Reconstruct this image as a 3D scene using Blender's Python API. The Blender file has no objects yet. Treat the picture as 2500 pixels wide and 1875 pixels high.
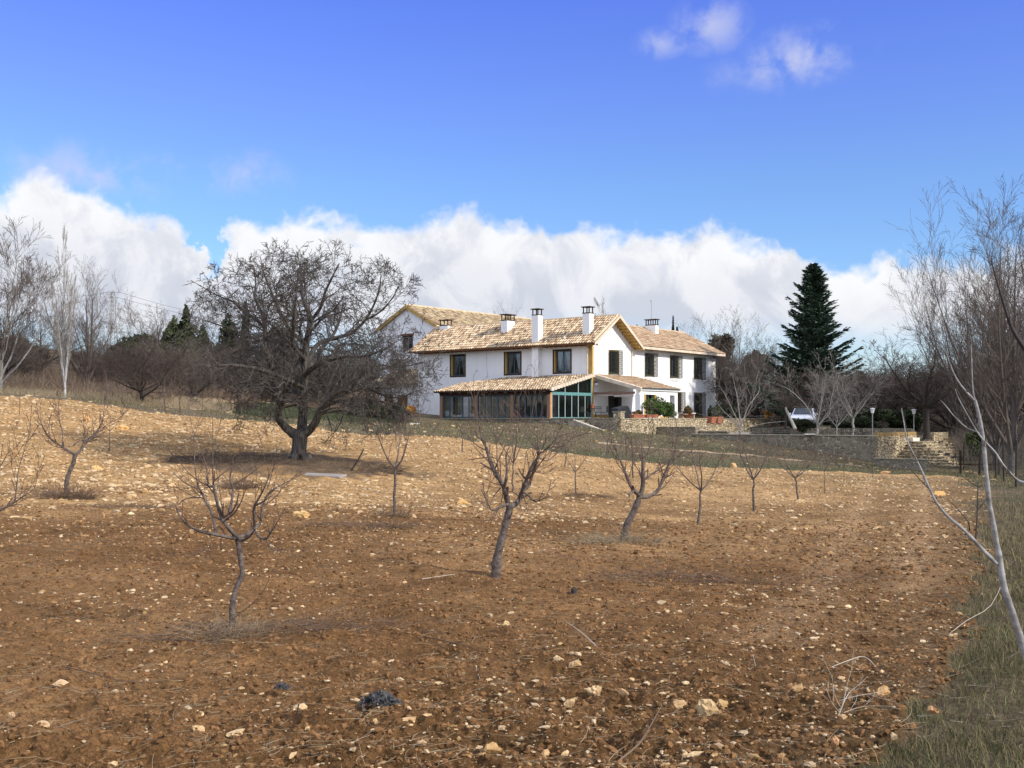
import bpy, math, random
import numpy as np
from math import radians, sin, cos, pi, sqrt

# ---------------------------------------------------------------- camera, sky, sun, exposure
F = 2680.0          # focal length in photo pixels (photo 2500 x 1875), horizon row 1022
HOR = 1022.0
EYE = 1.7
sc = bpy.context.scene
cam_d = bpy.data.cameras.new("camera"); cam = bpy.data.objects.new("camera", cam_d)
sc.collection.objects.link(cam); sc.camera = cam
cam.location = (0, 0, EYE); cam.rotation_euler = (radians(90), 0, 0)
cam_d.sensor_width = 36.0; cam_d.lens = 36.0 * F / 2500.0
cam_d.shift_y = (HOR - 937.5) / 2500.0
cam_d.clip_start = 0.05; cam_d.clip_end = 5000

SUN_EL = radians(33); SUN_AZ = radians(121)       # azimuth clockwise from +Y
world = bpy.data.worlds.new("World"); sc.world = world; world.use_nodes = True
def build_sky():
    nt = world.node_tree; N = nt.nodes; L = nt.links
    N.clear()
    out = N.new('ShaderNodeOutputWorld'); bg = N.new('ShaderNodeBackground'); L.new(bg.outputs[0], out.inputs[0])
    bg.inputs[1].default_value = 0.15
    sky = N.new('ShaderNodeTexSky'); sky.sky_type = 'NISHITA'; sky.sun_disc = False
    sky.sun_elevation = SUN_EL; sky.sun_rotation = SUN_AZ; sky.altitude = 900; sky.air_density = 1.0
    sky.dust_density = 0.3; sky.ozone_density = 3.0
    tc = N.new('ShaderNodeTexCoord'); sp = N.new('ShaderNodeSeparateXYZ'); L.new(tc.outputs['Generated'], sp.inputs[0])
    def M(op, a, b=None, c=None, clamp=False):
        n = N.new('ShaderNodeMath'); n.operation = op; n.use_clamp = clamp
        for i, v in enumerate((a, b, c)):
            if v is None: continue
            if isinstance(v, (int, float)): n.inputs[i].default_value = v
            else: L.new(v, n.inputs[i])
        return n.outputs[0]
    X, Y, Z = sp.outputs
    az = M('ARCTAN2', X, Y); hyp = M('SQRT', M('ADD', M('MULTIPLY', X, X), M('MULTIPLY', Y, Y)))
    el = M('ARCTAN2', Z, hyp)
    def noise(scale, detail=6, rough=.55, dist=0.0, stretch=(1, 1, 1), off=(0, 0, 0)):
        mp = N.new('ShaderNodeMapping'); mp.inputs['Scale'].default_value = stretch; mp.inputs['Location'].default_value = off
        L.new(tc.outputs['Generated'], mp.inputs[0])
        n = N.new('ShaderNodeTexNoise'); n.inputs['Scale'].default_value = scale; n.inputs['Detail'].default_value = detail
        n.inputs['Roughness'].default_value = rough; n.inputs['Distortion'].default_value = dist
        L.new(mp.outputs[0], n.inputs['Vector']); return n.outputs['Fac']
    def sstep(v, a, b):
        n = N.new('ShaderNodeMapRange'); n.interpolation_type = 'SMOOTHSTEP'
        L.new(v, n.inputs[0]); n.inputs[1].default_value = a; n.inputs[2].default_value = b; return n.outputs[0]
    # height of the top of the cumulus bank by azimuth
    prof = [(-1.6, 300), (-400, 400), (0, 462), (120, 455), (260, 492), (390, 530), (440, 560), (462, 640), (500, 660), (525, 600), (680, 545), (840, 535), (1000, 545),
            (1140, 520), (1230, 548), (1330, 570), (1430, 588), (1560, 568), (1700, 560), (1850, 575), (1950, 600), (2010, 648), (2110, 652),
            (2180, 622), (2245, 645), (2330, 655), (2430, 640), (2600, 600)]
    cv = N.new('ShaderNodeFloatCurve'); c = cv.mapping.curves[0]
    A0, A1 = -0.8, 0.8
    pts = []
    for px, y in prof[1:]:
        a = math.atan2(px - 1250, F); e = math.atan2((HOR - y), sqrt(F*F + (px-1250)**2))
        pts.append(((a - A0) / (A1 - A0), e / 0.4))
    pts = [(0.0, .55)] + pts + [(1.0, .45)]
    c.points[0].location = pts[0]; c.points[1].location = pts[-1]
    for p in pts[1:-1]: c.points.new(*p)
    cv.mapping.use_clip = False; cv.mapping.update()
    wv = M('MULTIPLY', M('SUBTRACT', noise(18, 5, .6, .2, off=(9, 2, 4)), .5), .10)
    L.new(M('DIVIDE', M('SUBTRACT', M('ADD', az, wv), A0), A1 - A0), cv.inputs['Value'])
    top = M('MULTIPLY', cv.outputs[0], 0.4)
    n1 = noise(14, 9, .58, .3); n2 = noise(45, 6, .6, .2); n3 = noise(6, 4, .5, .4, off=(3, 1, 2))
    pert = M('ADD', M('MULTIPLY', M('SUBTRACT', n1, .5), .055), M('MULTIPLY', M('SUBTRACT', n2, .5), .022))
    n4 = noise(22, 3, .5, .2, off=(5, 5, 1))
    pert = M('ADD', pert, M('MULTIPLY', M('ABSOLUTE', M('SUBTRACT', n4, .5)), -.07))
    d = M('ADD', M('SUBTRACT', top, el), M('ADD', pert, .008))              # > 0 inside the bank
    bank = sstep(d, -0.004, 0.015)
    # the bank thins out low down at the right and left
    lowv = M('ADD', el, M('MULTIPLY', M('SUBTRACT', n3, .5), .05))
    base = sstep(lowv, 0.055, 0.095)
    base = M('ADD', M('MULTIPLY', base, .62), .38)
    cover = M('MULTIPLY', bank, base, clamp=True)
    def wisp(px, y, wx, wy, s=1.0):
        a = math.atan2(px - 1250, F); e = math.atan2((HOR - y), sqrt(F*F + (px-1250)**2))
        dx = M('DIVIDE', M('SUBTRACT', az, a), wx / F); dy = M('DIVIDE', M('SUBTRACT', el, e), wy / F)
        r = M('SQRT', M('ADD', M('MULTIPLY', dx, dx), M('MULTIPLY', dy, dy)))
        f = M('SUBTRACT', 1.0, r, clamp=True)
        nn = sstep(M('ADD', M('ADD', n1, M('MULTIPLY', M('SUBTRACT', n2, .5), .8)), M('MULTIPLY', M('SUBTRACT', f, .5), .2)), .36, .78)
        return M('MULTIPLY', M('MULTIPLY', M('POWER', f, .8), nn), s*1.15)
    w = M('ADD', wisp(1735, 60, 115, 75, .62), wisp(1612, 105, 80, 42, .5))
    w = M('ADD', w, M('ADD', wisp(1975, 130, 170, 78, .62), wisp(1860, 185, 170, 60, .3)))
    w = M('ADD', w, wisp(610, 425, 120, 70, .5)); w = M('ADD', w, wisp(230, 430, 330, 90, .6))
    w = M('MINIMUM', w, .7)
    # cloud colours: bright crests, greyer body
    crest = sstep(d, 0.0, 0.07)
    sh = M('ADD', M('MULTIPLY', crest, .42), M('MULTIPLY', sstep(noise(16, 7, .6, .5, off=(1, 5, 2)), .42, .62), .58), clamp=True)
    mixc = N.new('ShaderNodeMix'); mixc.data_type = 'RGBA'
    L.new(sh, mixc.inputs[0]); mixc.inputs[6].default_value = (6.6, 6.65, 6.8, 1); mixc.inputs[7].default_value = (4.25, 4.5, 5.15, 1)
    tint = N.new('ShaderNodeMix'); tint.data_type = 'RGBA'; tint.blend_type = 'MULTIPLY'; tint.inputs[0].default_value = 1
    L.new(sky.outputs[0], tint.inputs[6])
    el_n = M('DIVIDE', el, .38, clamp=True)
    tr = N.new('ShaderNodeValToRGB'); L.new(el_n, tr.inputs[0])
    e = tr.color_ramp.elements
    SKYT = [(0, (.78, .95, 1.0)), (.55, (.83, .97, 1.26)), (.74, (.83, .90, 1.46)), (1, (.74, .81, 1.66))]
    e[0].position = 0; e[0].color = (*SKYT[0][1], 1); e[1].position = 1; e[1].color = (*SKYT[3][1], 1)
    for p, col in SKYT[1:3]:
        q = e.new(p); q.color = (*col, 1)
    L.new(tr.outputs[0], tint.inputs[7])
    m1 = N.new('ShaderNodeMix'); m1.data_type = 'RGBA'; L.new(w, m1.inputs[0]); L.new(tint.outputs[2], m1.inputs[6]); m1.inputs[7].default_value = (4.3, 4.5, 5.9, 1)
    m2 = N.new('ShaderNodeMix'); m2.data_type = 'RGBA'; L.new(cover, m2.inputs[0]); L.new(m1.outputs[2], m2.inputs[6]); L.new(mixc.outputs[2], m2.inputs[7])
    # broken cloud added unseen overhead and behind the viewer, to lift the fill light
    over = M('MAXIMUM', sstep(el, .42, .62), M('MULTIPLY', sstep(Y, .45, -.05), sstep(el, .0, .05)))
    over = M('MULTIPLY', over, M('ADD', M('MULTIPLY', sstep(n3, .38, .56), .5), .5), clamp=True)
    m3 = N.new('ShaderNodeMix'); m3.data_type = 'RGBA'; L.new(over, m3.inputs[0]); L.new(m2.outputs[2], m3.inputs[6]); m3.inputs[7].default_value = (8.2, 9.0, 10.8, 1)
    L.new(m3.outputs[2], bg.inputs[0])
build_sky()
sun_d = bpy.data.lights.new("sun", 'SUN'); sun = bpy.data.objects.new("sun", sun_d); sc.collection.objects.link(sun)
sun_d.energy = 4.8; sun_d.angle = radians(2.0); sun_d.color = (1.0, .93, .82)
sd = np.array([sin(SUN_AZ) * cos(SUN_EL), cos(SUN_AZ) * cos(SUN_EL), sin(SUN_EL)])
from mathutils import Vector, Matrix
sun.rotation_euler = Vector(sd).to_track_quat('Z', 'Y').to_euler(); sun.location = (30, -20, 40)
sc.view_settings.view_transform = 'Standard'; sc.view_settings.look = 'None'; sc.view_settings.gamma = 1
sc.view_settings.exposure = 0.0
try: sc.cycles.max_bounces = 6; sc.cycles.transparent_max_bounces = 16
except Exception: pass

# ---------------------------------------------------------------- helpers
def P(px, py, D): return ((px - 1250) / F * D, D, EYE + (HOR - py) / F * D)
def link(o, parent=None):
    sc.collection.objects.link(o)
    if parent: o.parent = parent
    return o
def tag(o, label=None, cat=None, group=None, kind=None):
    if label: o['label'] = label
    if cat: o['category'] = cat
    if group: o['group'] = group
    if kind: o['kind'] = kind
    return o
def thing(name, label, cat, loc=(0, 0, 0), rz=0, group=None):
    o = bpy.data.objects.new(name, None); o.location = loc; o.rotation_euler = (0, 0, rz); o.empty_display_size = .3
    return tag(link(o), label, cat, group)
def mesh_np(name, V, Fs, mat=None, parent=None, cols=None, smooth=False, cdom='FACE'):
    """V (n,3); Fs: list of (m,k) int arrays; cols: per-face or per-vertex colour"""
    me = bpy.data.meshes.new(name)
    if not isinstance(Fs, (list, tuple)): Fs = [Fs]
    Fs = [np.asarray(f, dtype=np.int32) for f in Fs if len(f)]
    V = np.asarray(V, dtype=np.float32)
    nl = sum(f.size for f in Fs); nf = sum(len(f) for f in Fs)
    me.vertices.add(len(V)); me.vertices.foreach_set('co', V.ravel())
    me.loops.add(nl); me.loops.foreach_set('vertex_index', np.concatenate([f.ravel() for f in Fs]))
    me.polygons.add(nf)
    tot = np.concatenate([np.full(len(f), f.shape[1], np.int32) for f in Fs])
    st = np.concatenate([[0], np.cumsum(tot)[:-1]]).astype(np.int32)
    me.polygons.foreach_set('loop_start', st)
    try: me.polygons.foreach_set('loop_total', tot)
    except Exception: pass
    me.polygons.foreach_set('use_smooth', np.full(nf, smooth))
    if cols is not None:
        a = me.attributes.new('tone', 'FLOAT_COLOR', 'FACE' if cdom == 'FACE' else 'POINT')
        c = np.ones((len(cols), 4), np.float32); c[:, :3] = cols
        a.data.foreach_set('color', c.ravel())
    me.update(calc_edges=True); me.validate()
    if mat: me.materials.append(mat)
    o = bpy.data.objects.new(name, me)
    return link(o, parent)
class MB:
    def __init__(s): s.v = []; s.f = []; s.n = 0
    def add(s, V, Fc):
        s.v += [tuple(p) for p in V]; s.f += [tuple(i + s.n for i in f) for f in Fc]; s.n += len(V); return s
    def box(s, x0, x1, y0, y1, z0, z1, rot=None):
        V = [(x, y, z) for z in (z0, z1) for y in (y0, y1) for x in (x0, x1)]
        if rot:
            cx, cy, a = rot; c_, s_ = cos(a), sin(a)
            V = [(cx + (x-cx)*c_ - (y-cy)*s_, cy + (x-cx)*s_ + (y-cy)*c_, z) for x, y, z in V]
        return s.add(V, [(0, 2, 3, 1), (4, 5, 7, 6), (0, 1, 5, 4), (2, 6, 7, 3), (0, 4, 6, 2), (1, 3, 7, 5)])
    def prism(s, poly, ax, a0, a1):
        """poly 2-D in the plane across axis ax"""
        n = len(poly)
        def mk(p, a): return (a, p[0], p[1]) if ax == 0 else (p[0], a, p[1]) if ax == 1 else (p[0], p[1], a)
        V = [mk(p, a0) for p in poly] + [mk(p, a1) for p in poly]
        return s.add(V, [tuple(range(n))[::-1], tuple(range(n, 2*n))] + [(i, (i+1) % n, n+(i+1) % n, n+i) for i in range(n)])
    def bar(s, a, b, r, k=6, r2=None):
        a = Vector(a); b = Vector(b); t = (b - a).normalized(); ref = Vector((0, 0, 1)) if abs(t.z) < .9 else Vector((1, 0, 0))
        n = t.cross(ref).normalized(); q = t.cross(n); r2 = r if r2 is None else r2
        V = [a + (n*cos(2*pi*i/k) + q*sin(2*pi*i/k))*r for i in range(k)] + [b + (n*cos(2*pi*i/k) + q*sin(2*pi*i/k))*r2 for i in range(k)]
        return s.add(V, [(i, (i+1) % k, k+(i+1) % k, k+i) for i in range(k)] + [tuple(range(k))[::-1], tuple(range(k, 2*k))])
    def lathe(s, prof, c=(0, 0, 0), k=16):
        V = [(c[0]+r*cos(2*pi*i/k), c[1]+r*sin(2*pi*i/k), c[2]+z) for r, z in prof for i in range(k)]
        m = len(prof)
        return s.add(V, [(j*k+i, j*k+(i+1) % k, (j+1)*k+(i+1) % k, (j+1)*k+i) for j in range(m-1) for i in range(k)] + [tuple(range(k))[::-1], tuple(range((m-1)*k, m*k))])
    def ring(s, c, nrm, R, r, k=20, q=5):
        nrm = Vector(nrm).normalized(); ref = Vector((0, 0, 1)) if abs(nrm.z) < .9 else Vector((1, 0, 0))
        a = nrm.cross(ref).normalized(); b = nrm.cross(a); V = []
        for i in range(k):
            d = a*cos(2*pi*i/k) + b*sin(2*pi*i/k)
            for j in range(q): V.append(Vector(c) + d*(R + r*cos(2*pi*j/q)) + nrm*r*sin(2*pi*j/q))
        return s.add(V, [(i*q+j, i*q+(j+1) % q, ((i+1) % k)*q+(j+1) % q, ((i+1) % k)*q+j) for i in range(k) for j in range(q)])
    def build(s, name, mat, parent=None, bevel=0, smooth=False):
        me = bpy.data.meshes.new(name); me.from_pydata(s.v, [], s.f); me.update()
        if mat: me.materials.append(mat)
        if smooth: me.polygons.foreach_set('use_smooth', [True]*len(me.polygons))
        o = link(bpy.data.objects.new(name, me), parent)
        if bevel:
            m = o.modifiers.new('bevel', 'BEVEL'); m.width = bevel; m.segments = 2; m.limit_method = 'ANGLE'
        return o

# value noise (numpy)
def _h(i, j, k, seed):
    n = (i*374761393 + j*668265263 + k*2147483647 + seed*1274126177) & 0xFFFFFFFF
    n = ((n ^ (n >> 13)) * 1274126177) & 0xFFFFFFFF
    n = n ^ (n >> 16)
    return (n & 0xFFFF) / 65535.0
def vnoise(x, y, seed=0):
    xi = np.floor(x).astype(np.int64); yi = np.floor(y).astype(np.int64)
    fx = x - xi; fy = y - yi; fx = fx*fx*(3-2*fx); fy = fy*fy*(3-2*fy)
    a = _h(xi, yi, 0, seed); b = _h(xi+1, yi, 0, seed); c = _h(xi, yi+1, 0, seed); d = _h(xi+1, yi+1, 0, seed)
    return (a*(1-fx)+b*fx)*(1-fy) + (c*(1-fx)+d*fx)*fy - .5
def fbm(x, y, o=4, seed=0, lac=2.03, g=.5):
    s = 0; a = 1.0
    for i in range(o):
        s = s + a*vnoise(x, y, seed+i*17); x, y = (x*.8-y*.6)*lac+3.1, (x*.6+y*.8)*lac+1.7; a *= g
    return s

# materials
def new_mat(name):
    m = bpy.data.materials.new(name); m.use_nodes = True; nt = m.node_tree
    return m, nt, nt.nodes, nt.links, nt.nodes['Principled BSDF']
def surf(name, col, rough=.85, var=.25, scale=6, bump=.0, bscale=30, metal=0, spec=.3, tone=False, col2=None, detail=6, hueobj=0, stretch=None, obj=True):
    m, nt, N, L, B = new_mat(name)
    B.inputs['Roughness'].default_value = rough; B.inputs['Metallic'].default_value = metal
    B.inputs['Specular IOR Level'].default_value = spec
    tc = N.new('ShaderNodeTexCoord'); src = tc.outputs['Object']
    if stretch:
        mp = N.new('ShaderNodeMapping'); mp.inputs['Scale'].default_value = stretch; L.new(src, mp.inputs[0]); src = mp.outputs[0]
    nz = N.new('ShaderNodeTexNoise'); nz.inputs['Scale'].default_value = scale; nz.inputs['Detail'].default_value = detail; L.new(src, nz.inputs['Vector'])
    mx = N.new('ShaderNodeMix'); mx.data_type = 'RGBA'
    mr = N.new('ShaderNodeMapRange'); mr.inputs[1].default_value = .3; mr.inputs[2].default_value = .7; L.new(nz.outputs['Fac'], mr.inputs[0]); L.new(mr.outputs[0], mx.inputs[0])
    c2 = col2 or tuple(c*(1-var) for c in col)
    c1 = col if col2 else tuple(min(1, c*(1+var*.6)) for c in col)
    mx.inputs[6].default_value = (*c1, 1); mx.inputs[7].default_value = (*c2, 1); res = mx.outputs[2]
    if tone:
        at = N.new('ShaderNodeAttribute'); at.attribute_name = 'tone'
        mm = N.new('ShaderNodeMix'); mm.data_type = 'RGBA'; mm.blend_type = 'MULTIPLY'; mm.inputs[0].default_value = 1
        L.new(res, mm.inputs[6]); L.new(at.outputs['Color'], mm.inputs[7]); res = mm.outputs[2]
    if hueobj:
        oi = N.new('ShaderNodeObjectInfo'); r2 = N.new('ShaderNodeMapRange'); L.new(oi.outputs['Random'], r2.inputs[0]); r2.inputs[3].default_value = 1-hueobj; r2.inputs[4].default_value = 1+hueobj
        hs = N.new('ShaderNodeHueSaturation'); L.new(r2.outputs[0], hs.inputs['Value']); L.new(res, hs.inputs['Color']); res = hs.outputs[0]
    L.new(res, B.inputs['Base Color'])
    if bump:
        bn = N.new('ShaderNodeTexNoise'); bn.inputs['Scale'].default_value = bscale; bn.inputs['Detail'].default_value = 8; L.new(src, bn.inputs['Vector'])
        bp = N.new('ShaderNodeBump'); bp.inputs['Strength'].default_value = 1; bp.inputs['Distance'].default_value = bump; L.new(bn.outputs['Fac'], bp.inputs['Height']); L.new(bp.outputs[0], B.inputs['Normal'])
    return m
def stone_mat(name, c1, c2, mortar, scale=3.2, bump=.05):
    """irregular rubble masonry"""
    m, nt, N, L, B = new_mat(name); B.inputs['Roughness'].default_value = .95; B.inputs['Specular IOR Level'].default_value = .15
    tc = N.new('ShaderNodeTexCoord'); mp = N.new('ShaderNodeMapping'); mp.inputs['Scale'].default_value = (1, 1, 1.9); L.new(tc.outputs['Object'], mp.inputs[0])
    wn = N.new('ShaderNodeTexNoise'); wn.inputs['Scale'].default_value = 2.2; L.new(mp.outputs[0], wn.inputs['Vector'])
    wa = N.new('ShaderNodeVectorMath'); wa.operation = 'MULTIPLY_ADD'; L.new(wn.outputs['Color'], wa.inputs[0]); wa.inputs[1].default_value = (.25, .25, .25); L.new(mp.outputs[0], wa.inputs[2])
    ve = N.new('ShaderNodeTexVoronoi'); ve.feature = 'DISTANCE_TO_EDGE'; ve.inputs['Scale'].default_value = scale; L.new(wa.outputs[0], ve.inputs['Vector'])
    vc = N.new('ShaderNodeTexVoronoi'); vc.inputs['Scale'].default_value = scale; L.new(wa.outputs[0], vc.inputs['Vector'])
    hs = N.new('ShaderNodeSeparateColor'); L.new(vc.outputs['Color'], hs.inputs[0])
    mx = N.new('ShaderNodeMix'); mx.data_type = 'RGBA'; L.new(hs.outputs[0], mx.inputs[0]); mx.inputs[6].default_value = (*c1, 1); mx.inputs[7].default_value = (*c2, 1)
    nz = N.new('ShaderNodeTexNoise'); nz.inputs['Scale'].default_value = 9; nz.inputs['Detail'].default_value = 8; L.new(mp.outputs[0], nz.inputs['Vector'])
    vr = N.new('ShaderNodeMapRange'); L.new(nz.outputs['Fac'], vr.inputs[0]); vr.inputs[1].default_value = .3; vr.inputs[2].default_value = .7; vr.inputs[3].default_value = .6; vr.inputs[4].default_value = 1.25
    mv = N.new('ShaderNodeVectorMath'); mv.operation = 'SCALE'; L.new(mx.outputs[2], mv.inputs[0]); L.new(vr.outputs[0], mv.inputs['Scale'])
    er = N.new('ShaderNodeMapRange'); L.new(ve.outputs['Distance'], er.inputs[0]); er.inputs[1].default_value = .02; er.inputs[2].default_value = .09
    mm = N.new('ShaderNodeMix'); mm.data_type = 'RGBA'; L.new(er.outputs[0], mm.inputs[0]); mm.inputs[6].default_value = (*mortar, 1); L.new(mv.outputs[0], mm.inputs[7])
    L.new(mm.outputs[2], B.inputs['Base Color'])
    bp = N.new('ShaderNodeBump'); bp.inputs['Distance'].default_value = bump; bp.inputs['Strength'].default_value = 1
    ad = N.new('ShaderNodeMath'); ad.operation = 'ADD'; L.new(er.outputs[0], ad.inputs[0]); L.new(nz.outputs['Fac'], ad.inputs[1]); L.new(ad.outputs[0], bp.inputs['Height']); L.new(bp.outputs[0], B.inputs['Normal'])
    return m
M = {}
M['white'] = surf('white_render', (.82, .82, .82), .9, .05, 1.6, .006, 8, detail=10, col2=(.74, .735, .715), spec=.15, stretch=(1, 1, .45))
M['white2'] = surf('white_paint', (.82, .815, .80), .8, .08, 3, spec=.2)
M['ochre'] = surf('ochre_paint', (.46, .29, .09), .8, .2, 3, spec=.2)
M['tile'] = surf('clay_tile', (1, 1, 1), .9, .25, 9, .01, 40, tone=True, spec=.15)
M['verge'] = surf('verge_plaster', (.62, .52, .40), .9, .2, 3, .01, 20, spec=.2)
M['dkwood'] = surf('dark_timber', (.05, .03, .02), .8, .4, 6, spec=.2)
M['brwood'] = surf('brown_timber', (.16, .07, .03), .8, .4, 6, spec=.2)
M['brick'] = surf('brick_pillar', (.26, .155, .10), .9, .35, 14, .01, 20)
M['iron'] = surf('dark_iron', (.025, .025, .022), .6, .2, 9)
M['ochframe'] = surf('olive_window_frame', (.16, .12, .035), .7, .2, 9)
M['teal'] = surf('teal_frame', (.11, .25, .25), .45, .15, 5)
M['alu'] = surf('pale_frame', (.38, .44, .44), .5, .1, 5)
M['dkblue'] = surf('blue_grey_frame', (.05, .08, .10), .5, .2, 5)
M['curtain'] = surf('curtain_cloth', (.45, .45, .46), .9, .3, 5)
M['blind'] = surf('beige_blind', (.62, .52, .40), .9, .15, 2)
M['brown_cloth'] = surf('brown_awning_cloth', (.22, .13, .10), .9, .2, 4)
M['beige_cloth'] = surf('beige_awning_cloth', (.45, .38, .33), .9, .1, 4)
M['stone'] = stone_mat('sunlit_rubble_stone', (.66, .55, .38), (.40, .32, .20), (.17, .13, .08), 3.0, .08)  # lighter copy of the rubble for walls facing the sun
M['stone_shade'] = stone_mat('shaded_rubble_stone', (.29, .245, .18), (.16, .135, .10), (.50, .43, .31), 2.8)  # same rubble for walls facing away from the sun, shade put into its colour
M['coping'] = surf('coping_stone', (.34, .30, .22), .9, .35, 5, .01, 20)
M['paving'] = surf('terrace_paving', (.26, .22, .17), .9, .25, 4)
M['terracotta'] = surf('terracotta', (.36, .13, .07), .85, .25, 6)
M['black'] = surf('black_cover', (.015, .016, .018), .6, .2, 4)
M['steel'] = surf('galvanised_steel', (.35, .36, .37), .5, .15, 5, metal=.4)
M['lampglass'] = surf('lamp_white_glass', (.75, .75, .78), .35, .05, 5)
M['plank'] = surf('grey_plank', (.30, .27, .24), .9, .25, 6, .008, 30, stretch=(1, 6, 1))
M['slab'] = surf('white_slab', (.62, .60, .55), .9, .1, 3)
M['bark_grey'] = surf('bark_grey', (.12, .10, .088), .95, .45, 14, .012, 40, stretch=(1, 1, .3), spec=.15)
M['bark_walnut'] = surf('bark_walnut', (.15, .135, .118), .95, .1, 9, .07, 12, stretch=(2.2, 2.2, .22), col2=(.022, .019, .017), spec=.15)
M['twig_walnut'] = surf('twig_walnut', (.085, .075, .068), .9, .35, 3, spec=.25)
M['bark_almond'] = surf('bark_almond', (.165, .135, .115), .9, .1, 20, .016, 60, col2=(.05, .036, .032), spec=.25)
M['twig_almond'] = surf('twig_almond', (.105, .062, .046), .7, .35, 6, spec=.4)
M['bark_poplar'] = surf('bark_poplar', (.52, .51, .50), .9, .1, 5, .01, 20, col2=(.26, .25, .24), stretch=(1, 1, .6))
M['twig_poplar'] = surf('twig_poplar', (.26, .23, .20), .9, .25, 3)
M['twig_bg'] = surf('twig_background', (.115, .094, .08), .95, .3, 1.5, hueobj=.25, spec=.1)
M['twig_dark'] = surf('twig_dark', (.075, .058, .05), .95, .3, 1.5, hueobj=.2, spec=.1)
M['bark_pale'] = surf('bark_pale_grey', (.33, .31, .28), .9, .3, 5, .01, 20)
M['twig_pale'] = surf('twig_pale_grey', (.25, .225, .20), .95, .25, 2, hueobj=.1)
M['twig_red'] = surf('twig_reddish', (.155, .112, .082), .95, .3, 2, hueobj=.15)
M['bark_sap'] = surf('bark_sapling', (.36, .35, .34), .8, .1, 16, .0015, 130, col2=(.13, .115, .105), spec=.25, stretch=(1, 1, 2.2))
M['twig_black'] = surf('twig_near_black', (.035, .026, .024), .7, .3, 20)
M['bark_dk'] = surf('bark_dark', (.04, .033, .028), .95, .3, 8, .01, 20)
M['stone_pale'] = surf('field_stone', (.58, .46, .30), .95, .2, 22, .012, 60, tone=True, spec=.1, col2=(.36, .25, .14))
M['soil_clod'] = surf('soil_clod', (.175, .094, .042), 1.0, .3, 6, .006, 60, tone=True, spec=.05)
M['straw'] = surf('dry_straw', (.28, .22, .14), .9, .4, 3, tone=False)
M['dry_twig'] = surf('dry_twig', (.16, .105, .07), .9, .4, 3)
M['grey_twig'] = surf('bleached_twig', (.42, .36, .29), .9, .2, 3)
def leafmat(name, c, var=.45):
    m = surf(name, c, .8, var, 1.3, tone=True, spec=.2); return m
M['leaf_spruce'] = leafmat('needles_spruce', (.042, .070, .045))
M['leaf_cyp'] = leafmat('foliage_cypress', (.05, .062, .026))
M['leaf_dark'] = leafmat('foliage_dark', (.032, .042, .018))
M['leaf_oak'] = leafmat('foliage_brown_oak', (.075, .062, .04))
M['leaf_green'] = leafmat('foliage_green', (.07, .11, .03))
M['leaf_brown'] = leafmat('foliage_dead_brown', (.13, .085, .035))
M['leaf_orange'] = leafmat('foliage_orange', (.45, .22, .04))
M['grass'] = leafmat('grass_blades', (.115, .105, .055))
M['ashen'] = leafmat('charred_leaves', (.085, .085, .088))
def glass_mat(name, tint, alpha, rough=.03):
    m, nt, N, L, B = new_mat(name); N.remove(B); out = N['Material Output']
    tr = N.new('ShaderNodeBsdfTransparent'); tr.inputs[0].default_value = (*tint, 1)
    gl = N.new('ShaderNodeBsdfGlossy'); gl.inputs['Roughness'].default_value = rough; gl.inputs[0].default_value = (.8, .9, .95, 1)
    fr = N.new('ShaderNodeFresnel'); fr.inputs[0].default_value = 1.5
    ad = N.new('ShaderNodeMath'); ad.operation = 'ADD'; L.new(fr.outputs[0], ad.inputs[0]); ad.inputs[1].default_value = alpha; ad.use_clamp = True
    mx = N.new('ShaderNodeMixShader'); L.new(ad.outputs[0], mx.inputs[0]); L.new(tr.outputs[0], mx.inputs[1]); L.new(gl.outputs[0], mx.inputs[2]); L.new(mx.outputs[0], out.inputs[0])
    return m
M['glass'] = glass_mat('window_glass', (.78, .8, .8), .0)
M['glass_teal'] = glass_mat('teal_glass', (.30, .48, .48), .03)
M['carglass'] = surf('car_glass', (.025, .035, .05), .3, .1, 3, spec=.25)
M['carpaint'] = surf('white_car_paint', (.55, .58, .66), .3, .03, 2, spec=.6)
# ---------------------------------------------------------------- terrain
CP = [(1250,1875,5.34),(0,1875,5.34),(2500,1875,5.34),(562,1560,9),(1211,1413,12.5),(1525,1322,17),(1706,1280,22),(1838,1252,28),(1946,1226,34),
      (164,1215,24),(962,1260,20),(0,1400,12.5),(2500,1450,11),(2300,1500,9.8),(0,1100,36),(0,966,50),(158,976,50),(400,1010,50),(700,1034,52),(886,1062,49),(1000,1065,49),
      (729,1136,36),(700,1180,31),(1100,1069,49),(1250,1091,50),(1250,1208,32),(1350,1110,50),(1600,1135,50),(1800,1145,51),(2100,1155,53),(2400,1165,53),
      (1481,1119,47),(2060,1185,42),(2500,1250,25),(2500,1175,45),
      (158,972,62),(345,992,62),(0,958,64),(500,992,66),(700,1008,66),(560,978,80),(880,1024,70),(1000,1038,74),
      (1050,1026,86),(1200,1035,83),(1343,1034,83),(1517,1056,80),(1600,1073,82),(1700,1068,75),(1850,1086,71),(2000,1110,68),(2136,1135,67),(2340,1150,66),(2500,1158,63),
      (1500,1085,64),(1800,1108,60),(1250,1058,66),
      (0,900,110),(300,915,110),(600,960,110),(900,990,115),(1250,1005,118),
      (0,868,160),(400,893,160),(800,950,160),(1250,990,160),(1750,1004,115),(1750,990,160),(1900,988,135),(2100,1000,120),(2300,1010,110),(2500,1020,105),(2300,1065,86),(2500,1075,82),(2500,995,160),
      (1980,1040,88)]
W = [P(*c) for c in CP]
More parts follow.
